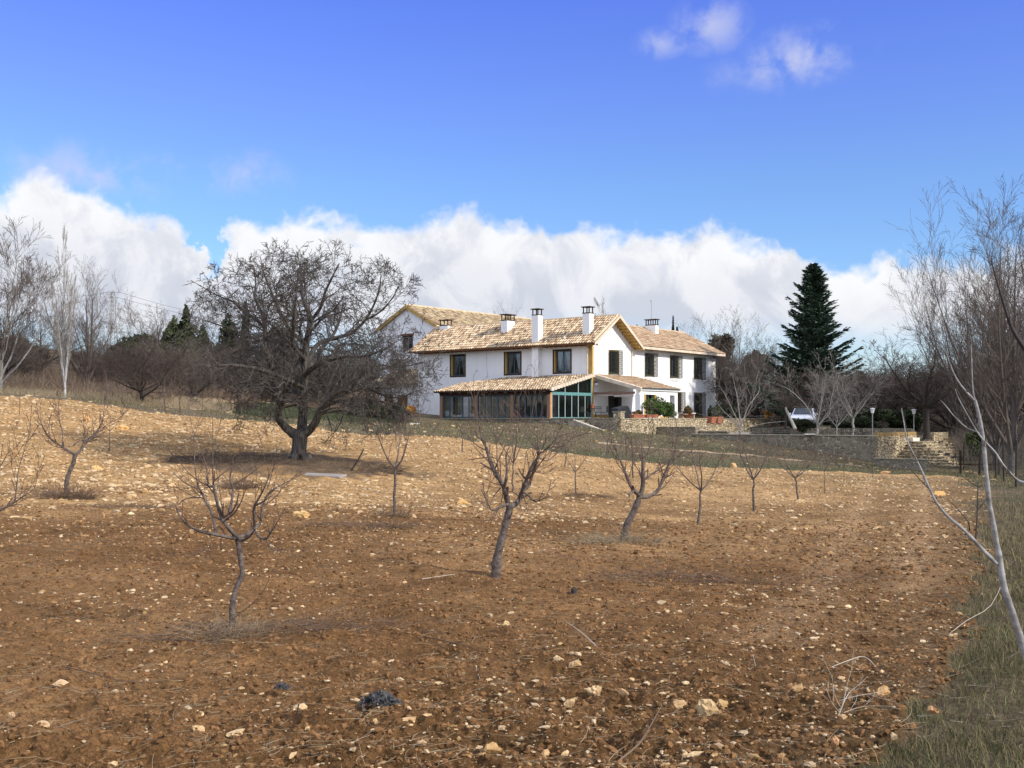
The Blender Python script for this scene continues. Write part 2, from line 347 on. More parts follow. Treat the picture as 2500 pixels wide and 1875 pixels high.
W += [(-30,5,.1),(30,5,-.1),(-40,40,2.6),(-60,60,5),(40,30,-.6),(50,60,-1.8),(-90,120,9),(70,120,3),(0,-15,0),(-30,-15,0),(30,-15,0),
      (-150,300,22),(0,300,6),(150,300,6),(-400,700,24),(0,700,8),(400,700,10),(-250,150,20),(250,150,4),(-700,1500,20),(700,1500,10),(0,1500,8)]
def _hw(u, v): return (6.46+u*.6198-v*.7847, 88.8+u*.7847+v*.6198)
for u_, v_, z_ in ((0, -8.5, .1), (6, -9, .1), (13, -9, .1), (20, -9.5, .4), (-3, -16, .1), (-1, -22, -.2), (6, -16, .7), (8, -22, .8)): W.append((*_hw(u_, v_), z_))
W = np.array(W)
def _warp(x, y):                        # compress far distances so that they do not dominate the spline
    r = np.sqrt(x*x + y*y) + 1e-6; s = np.where(r > 100, (100 + 60*np.log(np.maximum(r, 100)/100)) / r, 1.0)
    return x*s, y*s
def _K(r2): return np.where(r2 > 1e-9, .5*r2*np.log(r2 + 1e-12), 0)
wx, wy = _warp(W[:, 0], W[:, 1]); n = len(W)
A = np.zeros((n+3, n+3)); A[:n, :n] = _K((wx[:, None]-wx)**2 + (wy[:, None]-wy)**2) + np.eye(n)*2.0
A[:n, n] = 1; A[:n, n+1] = wx; A[:n, n+2] = wy; A[n, :n] = 1; A[n+1, :n] = wx; A[n+2, :n] = wy
coef = np.linalg.solve(A, np.concatenate([W[:, 2], [0, 0, 0]]))
def H(x, y):
    x = np.asarray(x, float); y = np.asarray(y, float); sh = x.shape; a, b = _warp(x.ravel(), y.ravel()); out = np.empty(a.size)
    for i in range(0, a.size, 60000):
        s = slice(i, i+60000)
        out[s] = _K((a[s, None]-wx)**2 + (b[s, None]-wy)**2) @ coef[:n] + coef[n] + coef[n+1]*a[s] + coef[n+2]*b[s]
    # cut for the lower terrace in front of the long sunlit wall
    u = (x.ravel()-6.46)*.6198+(y.ravel()-88.8)*.7847; v = -(x.ravel()-6.46)*.7847+(y.ravel()-88.8)*.6198
    out = np.where((u > -.3) & (u < 21.3) & (v > -12.9) & (v < -6.4), np.minimum(out, .25), out)
    return out.reshape(sh)
def Hs(x, y): return float(H(np.array([x]), np.array([y]))[0])
_D = np.concatenate([np.arange(3, 20, .05), np.arange(20, 170, .15)])
def hit(px, py):
    """ground point seen at a photo pixel"""
    x = (px-1250)/F*_D; z = H(x, _D); yy = HOR - (z-EYE)/_D*F
    k = np.nonzero(yy <= py)[0]
    i = k[0] if len(k) else len(_D)-1
    if i and yy[i-1] != yy[i]:
        t = (yy[i-1]-py)/(yy[i-1]-yy[i]); t = min(max(t, 0), 1); D = _D[i-1]+(_D[i]-_D[i-1])*t
    else: D = _D[i]
    X = (px-1250)/F*D
    return (X, D, Hs(X, D))
def Gd(px, D):
    X = (px-1250)/F*D; return (X, D, Hs(X, D))

def inpoly(x, y, poly):
    c = np.zeros(x.shape, bool); n = len(poly); j = n-1
    for i in range(n):
        xi, yi = poly[i]; xj, yj = poly[j]
        c ^= ((yi > y) != (yj > y)) & (x < (xj-xi)*(y-yi)/(yj-yi+1e-12)+xi); j = i
    return c
edge = [(-400,955,50),(0,966,50),(158,976,50),(400,1010,50),(700,1034,52),(886,1062,49),(1100,1069,49),(1250,1091,50),(1350,1110,50),(1600,1135,50),(1800,1145,51),(2100,1155,53),(2330,1166,52)]
EDGE = [((p-1250)/F*d, d) for p, _, d in edge]
VER = [hit(a, b)[:2] for a, b in ((2400, 1200), (2370, 1260), (2400, 1400), (2380, 1520), (2335, 1640), (2230, 1760), (2080, 1875))]
FIELD = [(-40, 48)] + EDGE + VER + [(1.45, 4.2), (1.2, -20), (-40, -20)]
LAWN = [Gd(p[0], p[2])[:2] for p in ((470,1012,62),(480,1000,66),(560,985,80),(650,976,88),(800,980,90),(940,985,92),(1000,1000,90),(1000,1032,74),(880,1040,60),(700,1030,56),(560,1018,56))]
PATHS = [([Gd(p, d)[:2] for p, d in ((405, 58), (430, 66), (490, 76), (560, 84), (640, 92), (760, 100))], 2.0),
         ([Gd(p, d)[:2] for p, d in ((1460, 64), (1560, 62.5), (1750, 60), (1900, 59.5), (2050, 60), (2160, 62))], .5)]
def pathd(x, y, pl):
    best = np.full(x.shape, 1e9)
    for (ax, ay), (bx, by) in zip(pl[:-1], pl[1:]):
        dx, dy = bx-ax, by-ay; t = np.clip(((x-ax)*dx+(y-ay)*dy)/(dx*dx+dy*dy), 0, 1)
        best = np.minimum(best, np.hypot(x-ax-t*dx, y-ay-t*dy))
    return best
WAL = hit(729, 1136)
def zones(x, y):
    wob = np.clip(y/30, .15, 1.2)
    X = x + wob*fbm(x*.9, y*.9, 4, 5)*1.1 + .25*fbm(x*9, y*9, 2, 6); Y = y + wob*fbm(x*.9, y*.9, 4, 9)*1.4
    z = np.full(x.shape, 1)                 # meadow
    z[y > 62] = 4                           # scrub hillside beyond
    z[(x > -8) & (y < 100)] = 1
    z[inpoly(X, Y, FIELD)] = 0
    z[inpoly(X, Y, LAWN)] = 2
    for pl, w in PATHS: z[(pathd(X, Y, pl) < w) & (z != 0)] = 3
    return z
def cellsize(r): return np.maximum(np.where(r < 62, np.minimum(.00105*r*r/1.7, .11), .012*r), r*.0012)
def relief(x, y, cell):
    def band(wl, amp, seed, o=2, ridge=False):
        f = np.clip((wl/cell-1.5)/2, 0, 1); v = fbm(x/wl, y/wl, o, seed)
        if ridge: v = .3-np.abs(v)*1.6
        return f*amp*v
    rel = band(1.8, .07, 1) + band(.55, .06, 2) + band(.2, .06, 3, 2) + band(.09, .065, 4, 2, True) + band(.045, .042, 6, 2, True)
    rel = rel + .022*np.sin((x*.25+y)*2*pi/.75 + 3*fbm(x*.4, y*.4, 2, 30))*np.clip((.75/cell-2)/2, 0, 1)
    oth = (band(2.5, .16, 11) + band(.6, .07, 12) + band(.2, .03, 13))*.7
    return rel, oth
def Hf(x, y):
    """field surface with its relief"""
    x = np.asarray(x, float); y = np.asarray(y, float); return H(x, y)+relief(x, y, cellsize(np.hypot(x, y)))[0]
def Hm(x, y):
    x = np.asarray(x, float); y = np.asarray(y, float); return H(x, y)+relief(x, y, cellsize(np.hypot(x, y)))[1]
def ground_mesh():
    R = [1.0, 1.5, 2.0, 2.5, 3.0]; d = 3.0
    while d < 2500:
        if d < 62: d += min(.00105*d*d/1.7, .11)
        else: d *= 1.012
        R.append(d)
    R = np.array(R); th = np.concatenate([np.radians(np.linspace(-75, -31, 60)[:-1]), np.radians(np.linspace(-31, 31, 900)), np.radians(np.linspace(31, 75, 60)[1:])])
    T, RR = np.meshgrid(th, R); x = RR*np.sin(T); y = RR*np.cos(T)
    y = y - 0.0
    z = H(x, y)
    zn = zones(x, y)
    sp = np.gradient(R)[:, None]*np.ones_like(T); cell = np.maximum(sp, RR*.0012)
    fld = (zn == 0)
    wf = fld.astype(float)
    for _ in range(3):
        wf[1:-1, 1:-1] = (wf[1:-1, 1:-1]*2+wf[:-2, 1:-1]+wf[2:, 1:-1]+wf[1:-1, :-2]+wf[1:-1, 2:])/6
    for _ in range(12):
        wf[:, 1:-1] = (wf[:, 1:-1]*2+wf[:, :-2]+wf[:, 2:])/4
    rel, oth = relief(x, y, cell)
    z = z + wf*rel+(1-wf)*oth
    # gully beside the walnut trunk: a low mound of unploughed earth
    z += .25*np.exp(-((x-WAL[0])**2/6 + (y-WAL[1])**2/6))
    # colours (albedo)
    n1 = fbm(x*.25, y*.25, 4, 40); n2 = fbm(x*2.2, y*2.2, 3, 41); n3 = fbm(x*9, y*9, 2, 42)
    c = np.zeros(x.shape+(3,))
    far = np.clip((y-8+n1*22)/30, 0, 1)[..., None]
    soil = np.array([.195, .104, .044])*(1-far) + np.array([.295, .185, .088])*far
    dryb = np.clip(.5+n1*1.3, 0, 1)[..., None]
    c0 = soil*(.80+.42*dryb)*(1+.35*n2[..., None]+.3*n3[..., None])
    hill = np.clip((-x-2+n1*8)/12, 0, 1)[..., None]*far
    c0 = c0*(1-.45*hill)+np.array([.34, .20, .085])*.45*hill*(1+.4*n2[..., None])
    vx_ = np.interp(y, [q[1] for q in sorted(VER, key=lambda q: q[1])], [q[0] for q in sorted(VER, key=lambda q: q[1])]); ed = np.exp(-np.maximum(vx_-x, 0)/(.05*y+.25))[..., None]*(y < 50)[..., None]*np.clip(.7+n2, 0, 1)[..., None]
    c0 = c0*(1-.7*ed)+np.array([.125, .095, .058])*.7*ed
    rut = np.minimum(pathd(x+n2*.3, y, [hit(a, b)[:2] for a, b in ((2120, 1185), (2085, 1260), (2040, 1350), (1990, 1440), (1900, 1560))]), pathd(x+n2*.3, y, [hit(a, b)[:2] for a, b in ((2260, 1190), (2250, 1260), (2235, 1340), (2230, 1440))]))
    rt = np.exp(-(rut/.28)**2)[..., None]*.35; c0 = c0*(1-rt)+np.array([.42, .27, .15])*rt
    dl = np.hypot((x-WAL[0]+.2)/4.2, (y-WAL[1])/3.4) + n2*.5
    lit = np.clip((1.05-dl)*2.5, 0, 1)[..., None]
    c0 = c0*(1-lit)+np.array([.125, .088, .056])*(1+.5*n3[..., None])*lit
    g = np.clip(.35+n1*1.6, 0, 1)[..., None]
    mead = np.array([.130, .100, .066])*(1-g)+np.array([.095, .086, .050])*g
    mead = mead*(1+.35*n2[..., None]+.3*n3[..., None])
    strip = np.exp(-((y-53.5)/3.2)**2)[..., None]*(x > 1)[..., None]*.8         # greener band along the field edge
    mead = mead*(1-strip)+np.array([.070, .072, .040])*strip*(1+.4*n3[..., None])
    vg = ((y < 30) & (x > 0))[..., None]*.75
    mead = mead*(1-vg)+np.array([.125, .095, .058])*vg*(1+.4*n3[..., None])
    lawn = np.array([.050, .054, .028])*(1+.3*n2[..., None]+.3*n3[..., None])
    path = np.array([.40, .29, .18])*(1+.35*n2[..., None]+.4*n3[..., None])
    scrub = np.array([.115, .078, .048])*(1+.5*n1[..., None]+.4*n2[..., None])
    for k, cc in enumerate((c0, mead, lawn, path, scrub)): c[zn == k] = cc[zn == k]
    nr, nc = x.shape; V = np.stack([x, y, z], -1).reshape(-1, 3)
    idx = np.arange(nr*nc).reshape(nr, nc)
    Q = np.stack([idx[:-1, :-1], idx[:-1, 1:], idx[1:, 1:], idx[1:, :-1]], -1).reshape(-1, 4)
    zf = zn[:-1, :-1].reshape(-1); colf = c.reshape(-1, 3)
    m, nt, N, L, B = new_mat('earth'); B.inputs['Roughness'].default_value = 1; B.inputs['Specular IOR Level'].default_value = .05
    at = N.new('ShaderNodeAttribute'); at.attribute_name = 'tone'
    tc = N.new('ShaderNodeTexCoord')
    nz = N.new('ShaderNodeTexNoise'); nz.inputs['Scale'].default_value = 14; nz.inputs['Detail'].default_value = 8; nz.inputs['Roughness'].default_value = .7; L.new(tc.outputs['Object'], nz.inputs['Vector'])
    mr = N.new('ShaderNodeMapRange'); L.new(nz.outputs['Fac'], mr.inputs[0]); mr.inputs[1].default_value = .3; mr.inputs[2].default_value = .7; mr.inputs[3].default_value = .55; mr.inputs[4].default_value = 1.4
    vm = N.new('ShaderNodeVectorMath'); vm.operation = 'SCALE'; L.new(at.outputs['Color'], vm.inputs[0]); L.new(mr.outputs[0], vm.inputs['Scale'])
    L.new(vm.outputs[0], B.inputs['Base Color'])
    n2_ = N.new('ShaderNodeTexNoise'); n2_.inputs['Scale'].default_value = 55; n2_.inputs['Detail'].default_value = 6; n2_.inputs['Roughness'].default_value = .75; L.new(tc.outputs['Object'], n2_.inputs['Vector'])
    m2_ = N.new('ShaderNodeMapRange'); L.new(n2_.outputs['Fac'], m2_.inputs[0]); m2_.inputs[1].default_value = .33; m2_.inputs[2].default_value = .67; m2_.inputs[3].default_value = .5; m2_.inputs[4].default_value = 1.6
    v2_ = N.new('ShaderNodeVectorMath'); v2_.operation = 'SCALE'; L.new(vm.outputs[0], v2_.inputs[0]); L.new(m2_.outputs[0], v2_.inputs['Scale']); L.new(v2_.outputs[0], B.inputs['Base Color'])
    bp = N.new('ShaderNodeBump'); bp.inputs['Distance'].default_value = .04; bp.inputs['Strength'].default_value = 1; L.new(nz.outputs['Fac'], bp.inputs['Height'])
    b2_ = N.new('ShaderNodeBump'); b2_.inputs['Distance'].default_value = .022; b2_.inputs['Strength'].default_value = 1; L.new(n2_.outputs['Fac'], b2_.inputs['Height']); L.new(bp.outputs[0], b2_.inputs['Normal']); L.new(b2_.outputs[0], B.inputs['Normal'])
    names = ['field', 'meadow', 'lawn', 'path', 'hillside']
    for k, nm in enumerate(names):
        q = Q[zf == k]
        if not len(q): continue
        used, inv = np.unique(q, return_inverse=True)
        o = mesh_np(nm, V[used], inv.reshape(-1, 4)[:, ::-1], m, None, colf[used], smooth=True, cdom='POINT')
        tag(o, kind='structure')
    # the rest of the ground, behind the camera
    b = MB(); 
    base = [(-2600, -2600), (2600, -2600), (2600, 600), (-2600, 600)]
    b.add([(-2600, -2600, -6), (2600, -2600, -6), (2600, 2600, -6), (-2600, 2600, -6)], [(0, 1, 2, 3)])
    tag(b.build('ground', surf('far_earth', (.15, .10, .06))), kind='structure')
ground_mesh()

# ---------------------------------------------------------------- branches
def tubes(polys, k):
    if not polys: return np.zeros((0, 3)), np.zeros((0, 4), int)
    Pn = np.array([p[:3] for pl in polys for p in pl], float); Rn = np.array([p[3] for pl in polys for p in pl], float)
    ln = np.array([len(pl) for pl in polys]); end = np.cumsum(ln); st = end-ln
    first = np.zeros(len(Pn), bool); first[st] = True; last = np.zeros(len(Pn), bool); last[end-1] = True
    nx = np.roll(Pn, -1, 0); pv = np.roll(Pn, 1, 0)
    nx[last] = Pn[last]; pv[first] = Pn[first]
    t = nx-pv; t /= (np.linalg.norm(t, axis=1, keepdims=True)+1e-9)
    md = Pn[end-1]-Pn[st]; vert = np.abs(md[:, 2]) > .8*np.linalg.norm(md, axis=1)
    ref = np.where(np.repeat(vert, ln)[:, None], np.array([1., .1, 0]), np.array([0, .1, 1.]))
    n_ = np.cross(t, ref); n_ /= (np.linalg.norm(n_, axis=1, keepdims=True)+1e-9); b_ = np.cross(t, n_)
    a = 2*pi*np.arange(k)/k
    V = Pn[:, None]+Rn[:, None, None]*(np.cos(a)[None, :, None]*n_[:, None]+np.sin(a)[None, :, None]*b_[:, None])
    i0 = np.nonzero(~last)[0]; j = np.arange(k); j1 = (j+1) % k
    Q = np.stack([i0[:, None]*k+j, i0[:, None]*k+j1, (i0[:, None]+1)*k+j1, (i0[:, None]+1)*k+j], -1).reshape(-1, 4)
    return V.reshape(-1, 3), Q
def tubemesh(name, polys, mat, parent, ks=((.06, 9), (.018, 5), (0, 3))):
    Vs = []; Qs = []; off = 0; rest = polys; hi = 1e9
    for rmin, k in ks:
        sel = [p for p in rest if rmin <= p[0][3] < hi]; hi = rmin
        V, Q = tubes(sel, k); Vs.append(V); Qs.append(Q+off); off += len(V)
    return mesh_np(name, np.concatenate(Vs), np.concatenate(Qs), mat, parent, smooth=True)
def nrm(a, b, c):
    l = sqrt(a*a+b*b+c*c)+1e-9; return a/l, b/l, c/l
def rotdir(rg, d, ang, az=None):
    x, y, z = d
    if abs(z) < .9: n_ = nrm(y, -x, 0)
    else: n_ = nrm(0, z, -y)
    b_ = (y*n_[2]-z*n_[1], z*n_[0]-x*n_[2], x*n_[1]-y*n_[0])
    az = rg.uniform(0, 2*pi) if az is None else az; c, s = cos(ang), sin(ang); u, v = cos(az)*s, sin(az)*s
    return nrm(x*c+n_[0]*u+b_[0]*v, y*c+n_[1]*u+b_[1]*v, z*c+n_[2]*u+b_[2]*v)
def grow(rg, p, d, length, r, lv, S, out, env=None):
    """S: list per level of dict(n, ratio, ang, wob, up, rr, seg)"""
    s = S[lv]; nseg = max(3, int(length/s['seg'])); st = length/nseg; x, y, z = p; pl = [(x, y, z, r)]; dirs = [d]; tip = s.get('tip', .35)
    for i in range(nseg):
        w = s['wob']; d = nrm(d[0]+rg.gauss(0, w), d[1]+rg.gauss(0, w), d[2]+rg.gauss(0, w)+s['up'])
        x += d[0]*st; y += d[1]*st; z += d[2]*st
        pl.append((x, y, z, max(r*(1-(1-tip)*(i+1)/nseg), S[0].get('rmin', .003)))); dirs.append(d)
        if env and env(x, y, z) > 1 and i > 0: break
    out.append(pl)
    if lv+1 < len(S): spawn(rg, pl, dirs, length, lv, S, out, env)
def spawn(rg, pl, dirs, length, lv, S, out, env=None, t0=None, cnt=None):
    s = S[lv]; n_ = cnt if cnt is not None else s['n']; n_ = int(n_)+(rg.random() < n_-int(n_))
    m = len(pl)-1
    for k in range(n_):
        t = (s.get('t0', .25) if t0 is None else t0); t = t+(1-t)*((k+rg.random())/max(n_, 1)); q = min(t*m, m-1e-6); i = int(q); f = q-i
        a, b = pl[i], pl[min(i+1, m)]; pp = tuple(a[j]+(b[j]-a[j])*f for j in range(3)); pr = a[3]+(b[3]-a[3])*f
        if env and env(*pp) > 1: continue
        dd = rotdir(rg, dirs[min(i+1, m)], radians(s['ang'])*rg.uniform(.7, 1.3))
        ll = length*s['ratio']*rg.uniform(.6, 1.25)*(1-s.get('fall', .35)*t)
        grow(rg, pp, dd, ll, min(pr*.85, max(pr*s['rr'], S[0].get('rmin', .003))), lv+1, S, out, env)
def tangents(pl):
    D = [nrm(*(pl[min(i+1, len(pl)-1)][j]-pl[max(i-1, 0)][j] for j in range(3))) for i in range(len(pl))]; return D
def smoothpl(pts, sub=3):
    """Catmull-Rom through (x,y,z,r)"""
    pts = [pts[0]]+list(pts)+[pts[-1]]; out = []
    for i in range(1, len(pts)-2):
        p0, p1, p2, p3 = pts[i-1:i+3]
        for k in range(sub):
            t = k/sub; out.append(tuple(.5*((2*p1[j])+(-p0[j]+p2[j])*t+(2*p0[j]-5*p1[j]+4*p2[j]-p3[j])*t*t+(-p0[j]+3*p1[j]-3*p2[j]+p3[j])*t**3) for j in range(4)))
    out.append(pts[-2]); return out
def plen(pl): return sum(sqrt(sum((a[j]-b[j])**2 for j in range(3))) for a, b in zip(pl[:-1], pl[1:]))

def leaves(name, pts, size, rng, mat, parent, tones=None, flat=0.0, aspect=.5):
    """one small quad per point"""
    n_ = len(pts); a = rng.normal(size=(n_, 3)); a[:, 2] *= (1-flat); a /= np.linalg.norm(a, axis=1, keepdims=True)
    b = rng.normal(size=(n_, 3)); b -= (b*a).sum(1, keepdims=True)*a; b /= np.linalg.norm(b, axis=1, keepdims=True)
    s = size*rng.uniform(.6, 1.4, (n_, 1)); V = np.stack([pts-a*s, pts-b*s*aspect, pts+a*s, pts+b*s*aspect], 1).reshape(-1, 3)
    t = rng.uniform(.6, 1.35, (n_, 1)) if tones is None else tones.reshape(-1, 1)*rng.uniform(.75, 1.25, (n_, 1))
    col = np.clip(t*np.array([[1, 1, 1]])*(1+rng.normal(0, .06, (n_, 3))), 0, 3)
    return mesh_np(name, V, np.arange(4*n_).reshape(-1, 4), mat, parent, col)
def lumpy(rng, n_, a, b, c, lumps=14, lr=.45, low=0.0, hollow=.35):
    """points in a lumpy crown of half-axes a, b, c, base at z=0"""
    L_ = rng.normal(size=(lumps, 3)); L_ /= np.linalg.norm(L_, axis=1, keepdims=True); L_ *= rng.uniform(.35, .8, (lumps, 1))
    L_[:, 2] = np.where(L_[:, 2] < low-.6, -L_[:, 2], L_[:, 2])
    k = rng.integers(0, lumps, n_); d = rng.normal(size=(n_, 3)); d /= np.linalg.norm(d, axis=1, keepdims=True)
    p = L_[k]+d*lr*rng.uniform(hollow, 1, (n_, 1))**.5*rng.uniform(.7, 1.1, (lumps, 1))[k]
    tone = rng.uniform(.65, 1.35, lumps)[k]
    p = p*np.array([a, b, c]); p[:, 2] += c
    ok = p[:, 2] > 0
    return p[ok], tone[ok]
def copy_tree(o, loc=None, rz=None, sc_=None, label=None, group=None, cat=None, parent=None):
    c = o.copy(); sc.collection.objects.link(c)
    if parent: c.parent = parent
    if loc is not None: c.location = loc
    if rz is not None: c.rotation_euler = (0, 0, rz)
    if sc_ is not None: c.scale = (sc_, sc_, sc_) if isinstance(sc_, (int, float)) else sc_
    if label: c['label'] = label
    if group: c['group'] = group
    if cat: c['category'] = cat
    for ch in list(o.children): copy_tree(ch, parent=c)
    return c
# ---------------------------------------------------------------- farmhouse (local x = along the sunlit front, y = along the shaded long side)
HZ = 1.75
C0 = (6.46, 88.8); TH = math.atan2(.785, .62)
uR = np.array([cos(TH), sin(TH)]); uL = np.array([-sin(TH), cos(TH)])
def hw(u, v, z=0): return (C0[0]+u*uR[0]+v*uL[0], C0[1]+u*uR[1]+v*uL[1], HZ+z)
house = thing('farmhouse', 'white two storey farmhouse with clay tile roofs, ochre trim and a glazed veranda', 'farmhouse', (C0[0], C0[1], HZ), TH)
rng = np.random.default_rng(7)

def tile_slope(name, O, A, U, length, run, parent, mat='tile', pal=None, pitch=.25, row=.42, seed=1, skew=None, clip=None):
    """barrel tiles: O low left corner, A unit vector along the eave, U unit vector up the slope"""
    rg = np.random.default_rng(seed); O = np.array(O, float); A = np.array(A, float); U = np.array(U, float); Nn = np.cross(A, U); 
    if Nn[2] < 0: Nn = -Nn
    nc = max(1, int(round(length/pitch))); nr = max(1, int(round(run/row))); pw = length/nc; rr = run/nr
    ci, ri = np.meshgrid(np.arange(nc), np.arange(nr)); ci = ci.ravel(); ri = ri.ravel()
    if clip is not None:
        keep = clip((ci+.5)*pw, (ri+.5)*rr); ci = ci[keep]; ri = ri[keep]
    m = len(ci); K = 6; ang = np.linspace(0, pi, K)
    jit = rg.normal(0, .012, m); lift = rg.uniform(0, .02, m)
    Vs = []; Fs = []; Cs = []
    pal = np.array(pal if pal is not None else [(.64, .49, .32), (.56, .41, .26), (.44, .30, .185), (.70, .57, .40), (.34, .235, .155), (.23, .165, .115)])
    wts = np.array([3, 3, 2.2, 2, 1.3, .8]); wts = wts/wts.sum()
    tcol = pal[rg.choice(len(pal), m, p=wts)]*rg.uniform(.85, 1.12, (m, 1))
    for e_, (s0, h0, w0) in enumerate(((-.03, .035, .082), (rr*1.02, .0, .068))):
        for a in ang:
            al = (ci+.5)*pw+jit+np.cos(a)*w0; up = ri*rr+s0; hh = h0+lift+np.sin(a)*w0*.95
            Vs.append(O+al[:, None]*A+up[:, None]*U+hh[:, None]*Nn)
    V = np.stack(Vs, 1)          # m, 12, 3
    base = (np.arange(m)*2*K)[:, None]
    F_ = np.concatenate([base+np.array([[i, i+1, K+i+1, K+i]]) for i in range(K-1)], 0); C_ = np.concatenate([tcol]*(K-1), 0)
    # end caps of the lowest tiles and of every raised lip
    cap = base+np.arange(K)[None]
    V = V.reshape(-1, 3)
    # channel sheet below
    b0 = len(V); W_ = np.array([O-.02*U, O+length*A-.02*U, O+length*A+run*U, O+run*U])
    oo = mesh_np(name, V, [F_, cap], M[mat], parent, np.concatenate([C_, tcol*.35], 0), smooth=False)
    return oo
def sheet(name, pts, th, mat, parent):
    """flat slab: polygon pts (top), thickness th downwards"""
    n_ = len(pts); b = MB(); b.add([p for p in pts]+[(p[0], p[1], p[2]-th) for p in pts], [tuple(range(n_)), tuple(range(n_, 2*n_))[::-1]]+[(i, n_+i, n_+(i+1) % n_, (i+1) % n_) for i in range(n_)])
    return b.build(name, mat, parent)
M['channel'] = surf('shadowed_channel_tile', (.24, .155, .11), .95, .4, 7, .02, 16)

# wall panel with openings; plane given by origin, along-vector, outward normal
def wall(mb, O, A, Nn, L_, Hh, holes, depth=.28, top=None):
    O = np.array(O, float); A = np.array(A, float); Nn = np.array(Nn, float); Z_ = np.array([0, 0, 1.])
    xs = sorted(set([0, L_]+[h[0] for h in holes]+[h[1] for h in holes])); zs = sorted(set([0, Hh]+[h[2] for h in holes]+[h[3] for h in holes]))
    def q(a0, a1, z0, z1): mb.add([O+a0*A+z0*Z_, O+a1*A+z0*Z_, O+a1*A+z1*Z_, O+a0*A+z1*Z_], [(0, 1, 2, 3)])
    for a0, a1 in zip(xs[:-1], xs[1:]):
        for z0, z1 in zip(zs[:-1], zs[1:]):
            am, zm = (a0+a1)/2, (z0+z1)/2
            if any(h[0] < am < h[1] and h[2] < zm < h[3] for h in holes): continue
            q(a0, a1, z0, z1)
    for h in holes:
        P0 = [O+h[0]*A+h[2]*Z_, O+h[1]*A+h[2]*Z_, O+h[1]*A+h[3]*Z_, O+h[0]*A+h[3]*Z_]; P1 = [p-Nn*depth for p in P0]
        mb.add(P0+P1, [(0, 1, 5, 4), (1, 2, 6, 5), (2, 3, 7, 6), (3, 0, 4, 7)])
LH = [(2.1, 3.8, 3.73, 5.6), (7.3, 9.0, 3.73, 5.6), (13.55, 15.2, 3.73, 5.6), (14, 15.2, .3, 2.2)]       # long side (v)
RH = [(2.5, 3.95, 3.7, 5.57), (8.2, 9.65, 3.7, 5.57), (12.5, 13.95, 3.7, 5.57), (16.9, 18.35, 3.7, 5.57), (2.4, 4.4, .02, 2.2), (8.3, 9.8, .35, 2.3), (13.1, 14.5, .5, 2.3), (16.9, 18.35, .2, 2.3)]
wm = MB()
EH = 6.35
wall(wm, (0, 0, -.6), (0, 1, 0), (-1, 0, 0), 19.2, EH+.6, [(a, b, c+.6, d+.6) for a, b, c, d in LH])
wall(wm, (0, 0, -.6), (1, 0, 0), (0, -1, 0), 21.1, EH+.02+.6, [(a, b, c+.6, d+.6) for a, b, c, d in RH])
wm.add([(0, 0, EH), (5.9, 0, EH), (2.85, 0, 8.28)], [(0, 1, 2)])                 # front gable
wm.add([(0, 19.2, -.6), (6.0, 19.2, -.6), (6.0, 19.2, EH), (2.85, 19.2, 8.28), (0, 19.2, EH)], [(0, 1, 2, 3, 4)])
wm.add([(6.0, 7.6, -.6), (6, 19.2, -.6), (6, 19.2, EH), (6, 7.6, EH)], [(0, 1, 2, 3)])
wm.add([(21.1, 0, -.6), (21.1, 7.6, -.6), (21.1, 7.6, 6.3), (21.1, 3.8, 8.1), (21.1, 0, 6.3)], [(0, 1, 2, 3, 4)])
wm.add([(6.0, 7.6, -.6), (21.1, 7.6, -.6), (21.1, 7.6, 6.3), (6.0, 7.6, 6.3)], [(0, 1, 2, 3)])
wm.build('wall', M['white'], house)
fl = MB(); fl.box(.3, 20.8, .3, 7.3, 2.95, 3.05); fl.build('upper_floor', M['brwood'], house); fl = MB(); fl.box(.3, 5.7, 7.31, 19, 2.95, 3.05); fl.build('upper_floor', M['brwood'], house)
# dark inner room linings
rm = MB(); rm.box(3.0, 3.1, .3, 19, 0, 6.2); rm.box(3.1, 20.8, 3.0, 3.1, 0, 6.2); rm.build('partition', surf('dim_inner_plaster', (.10, .09, .08)), house)

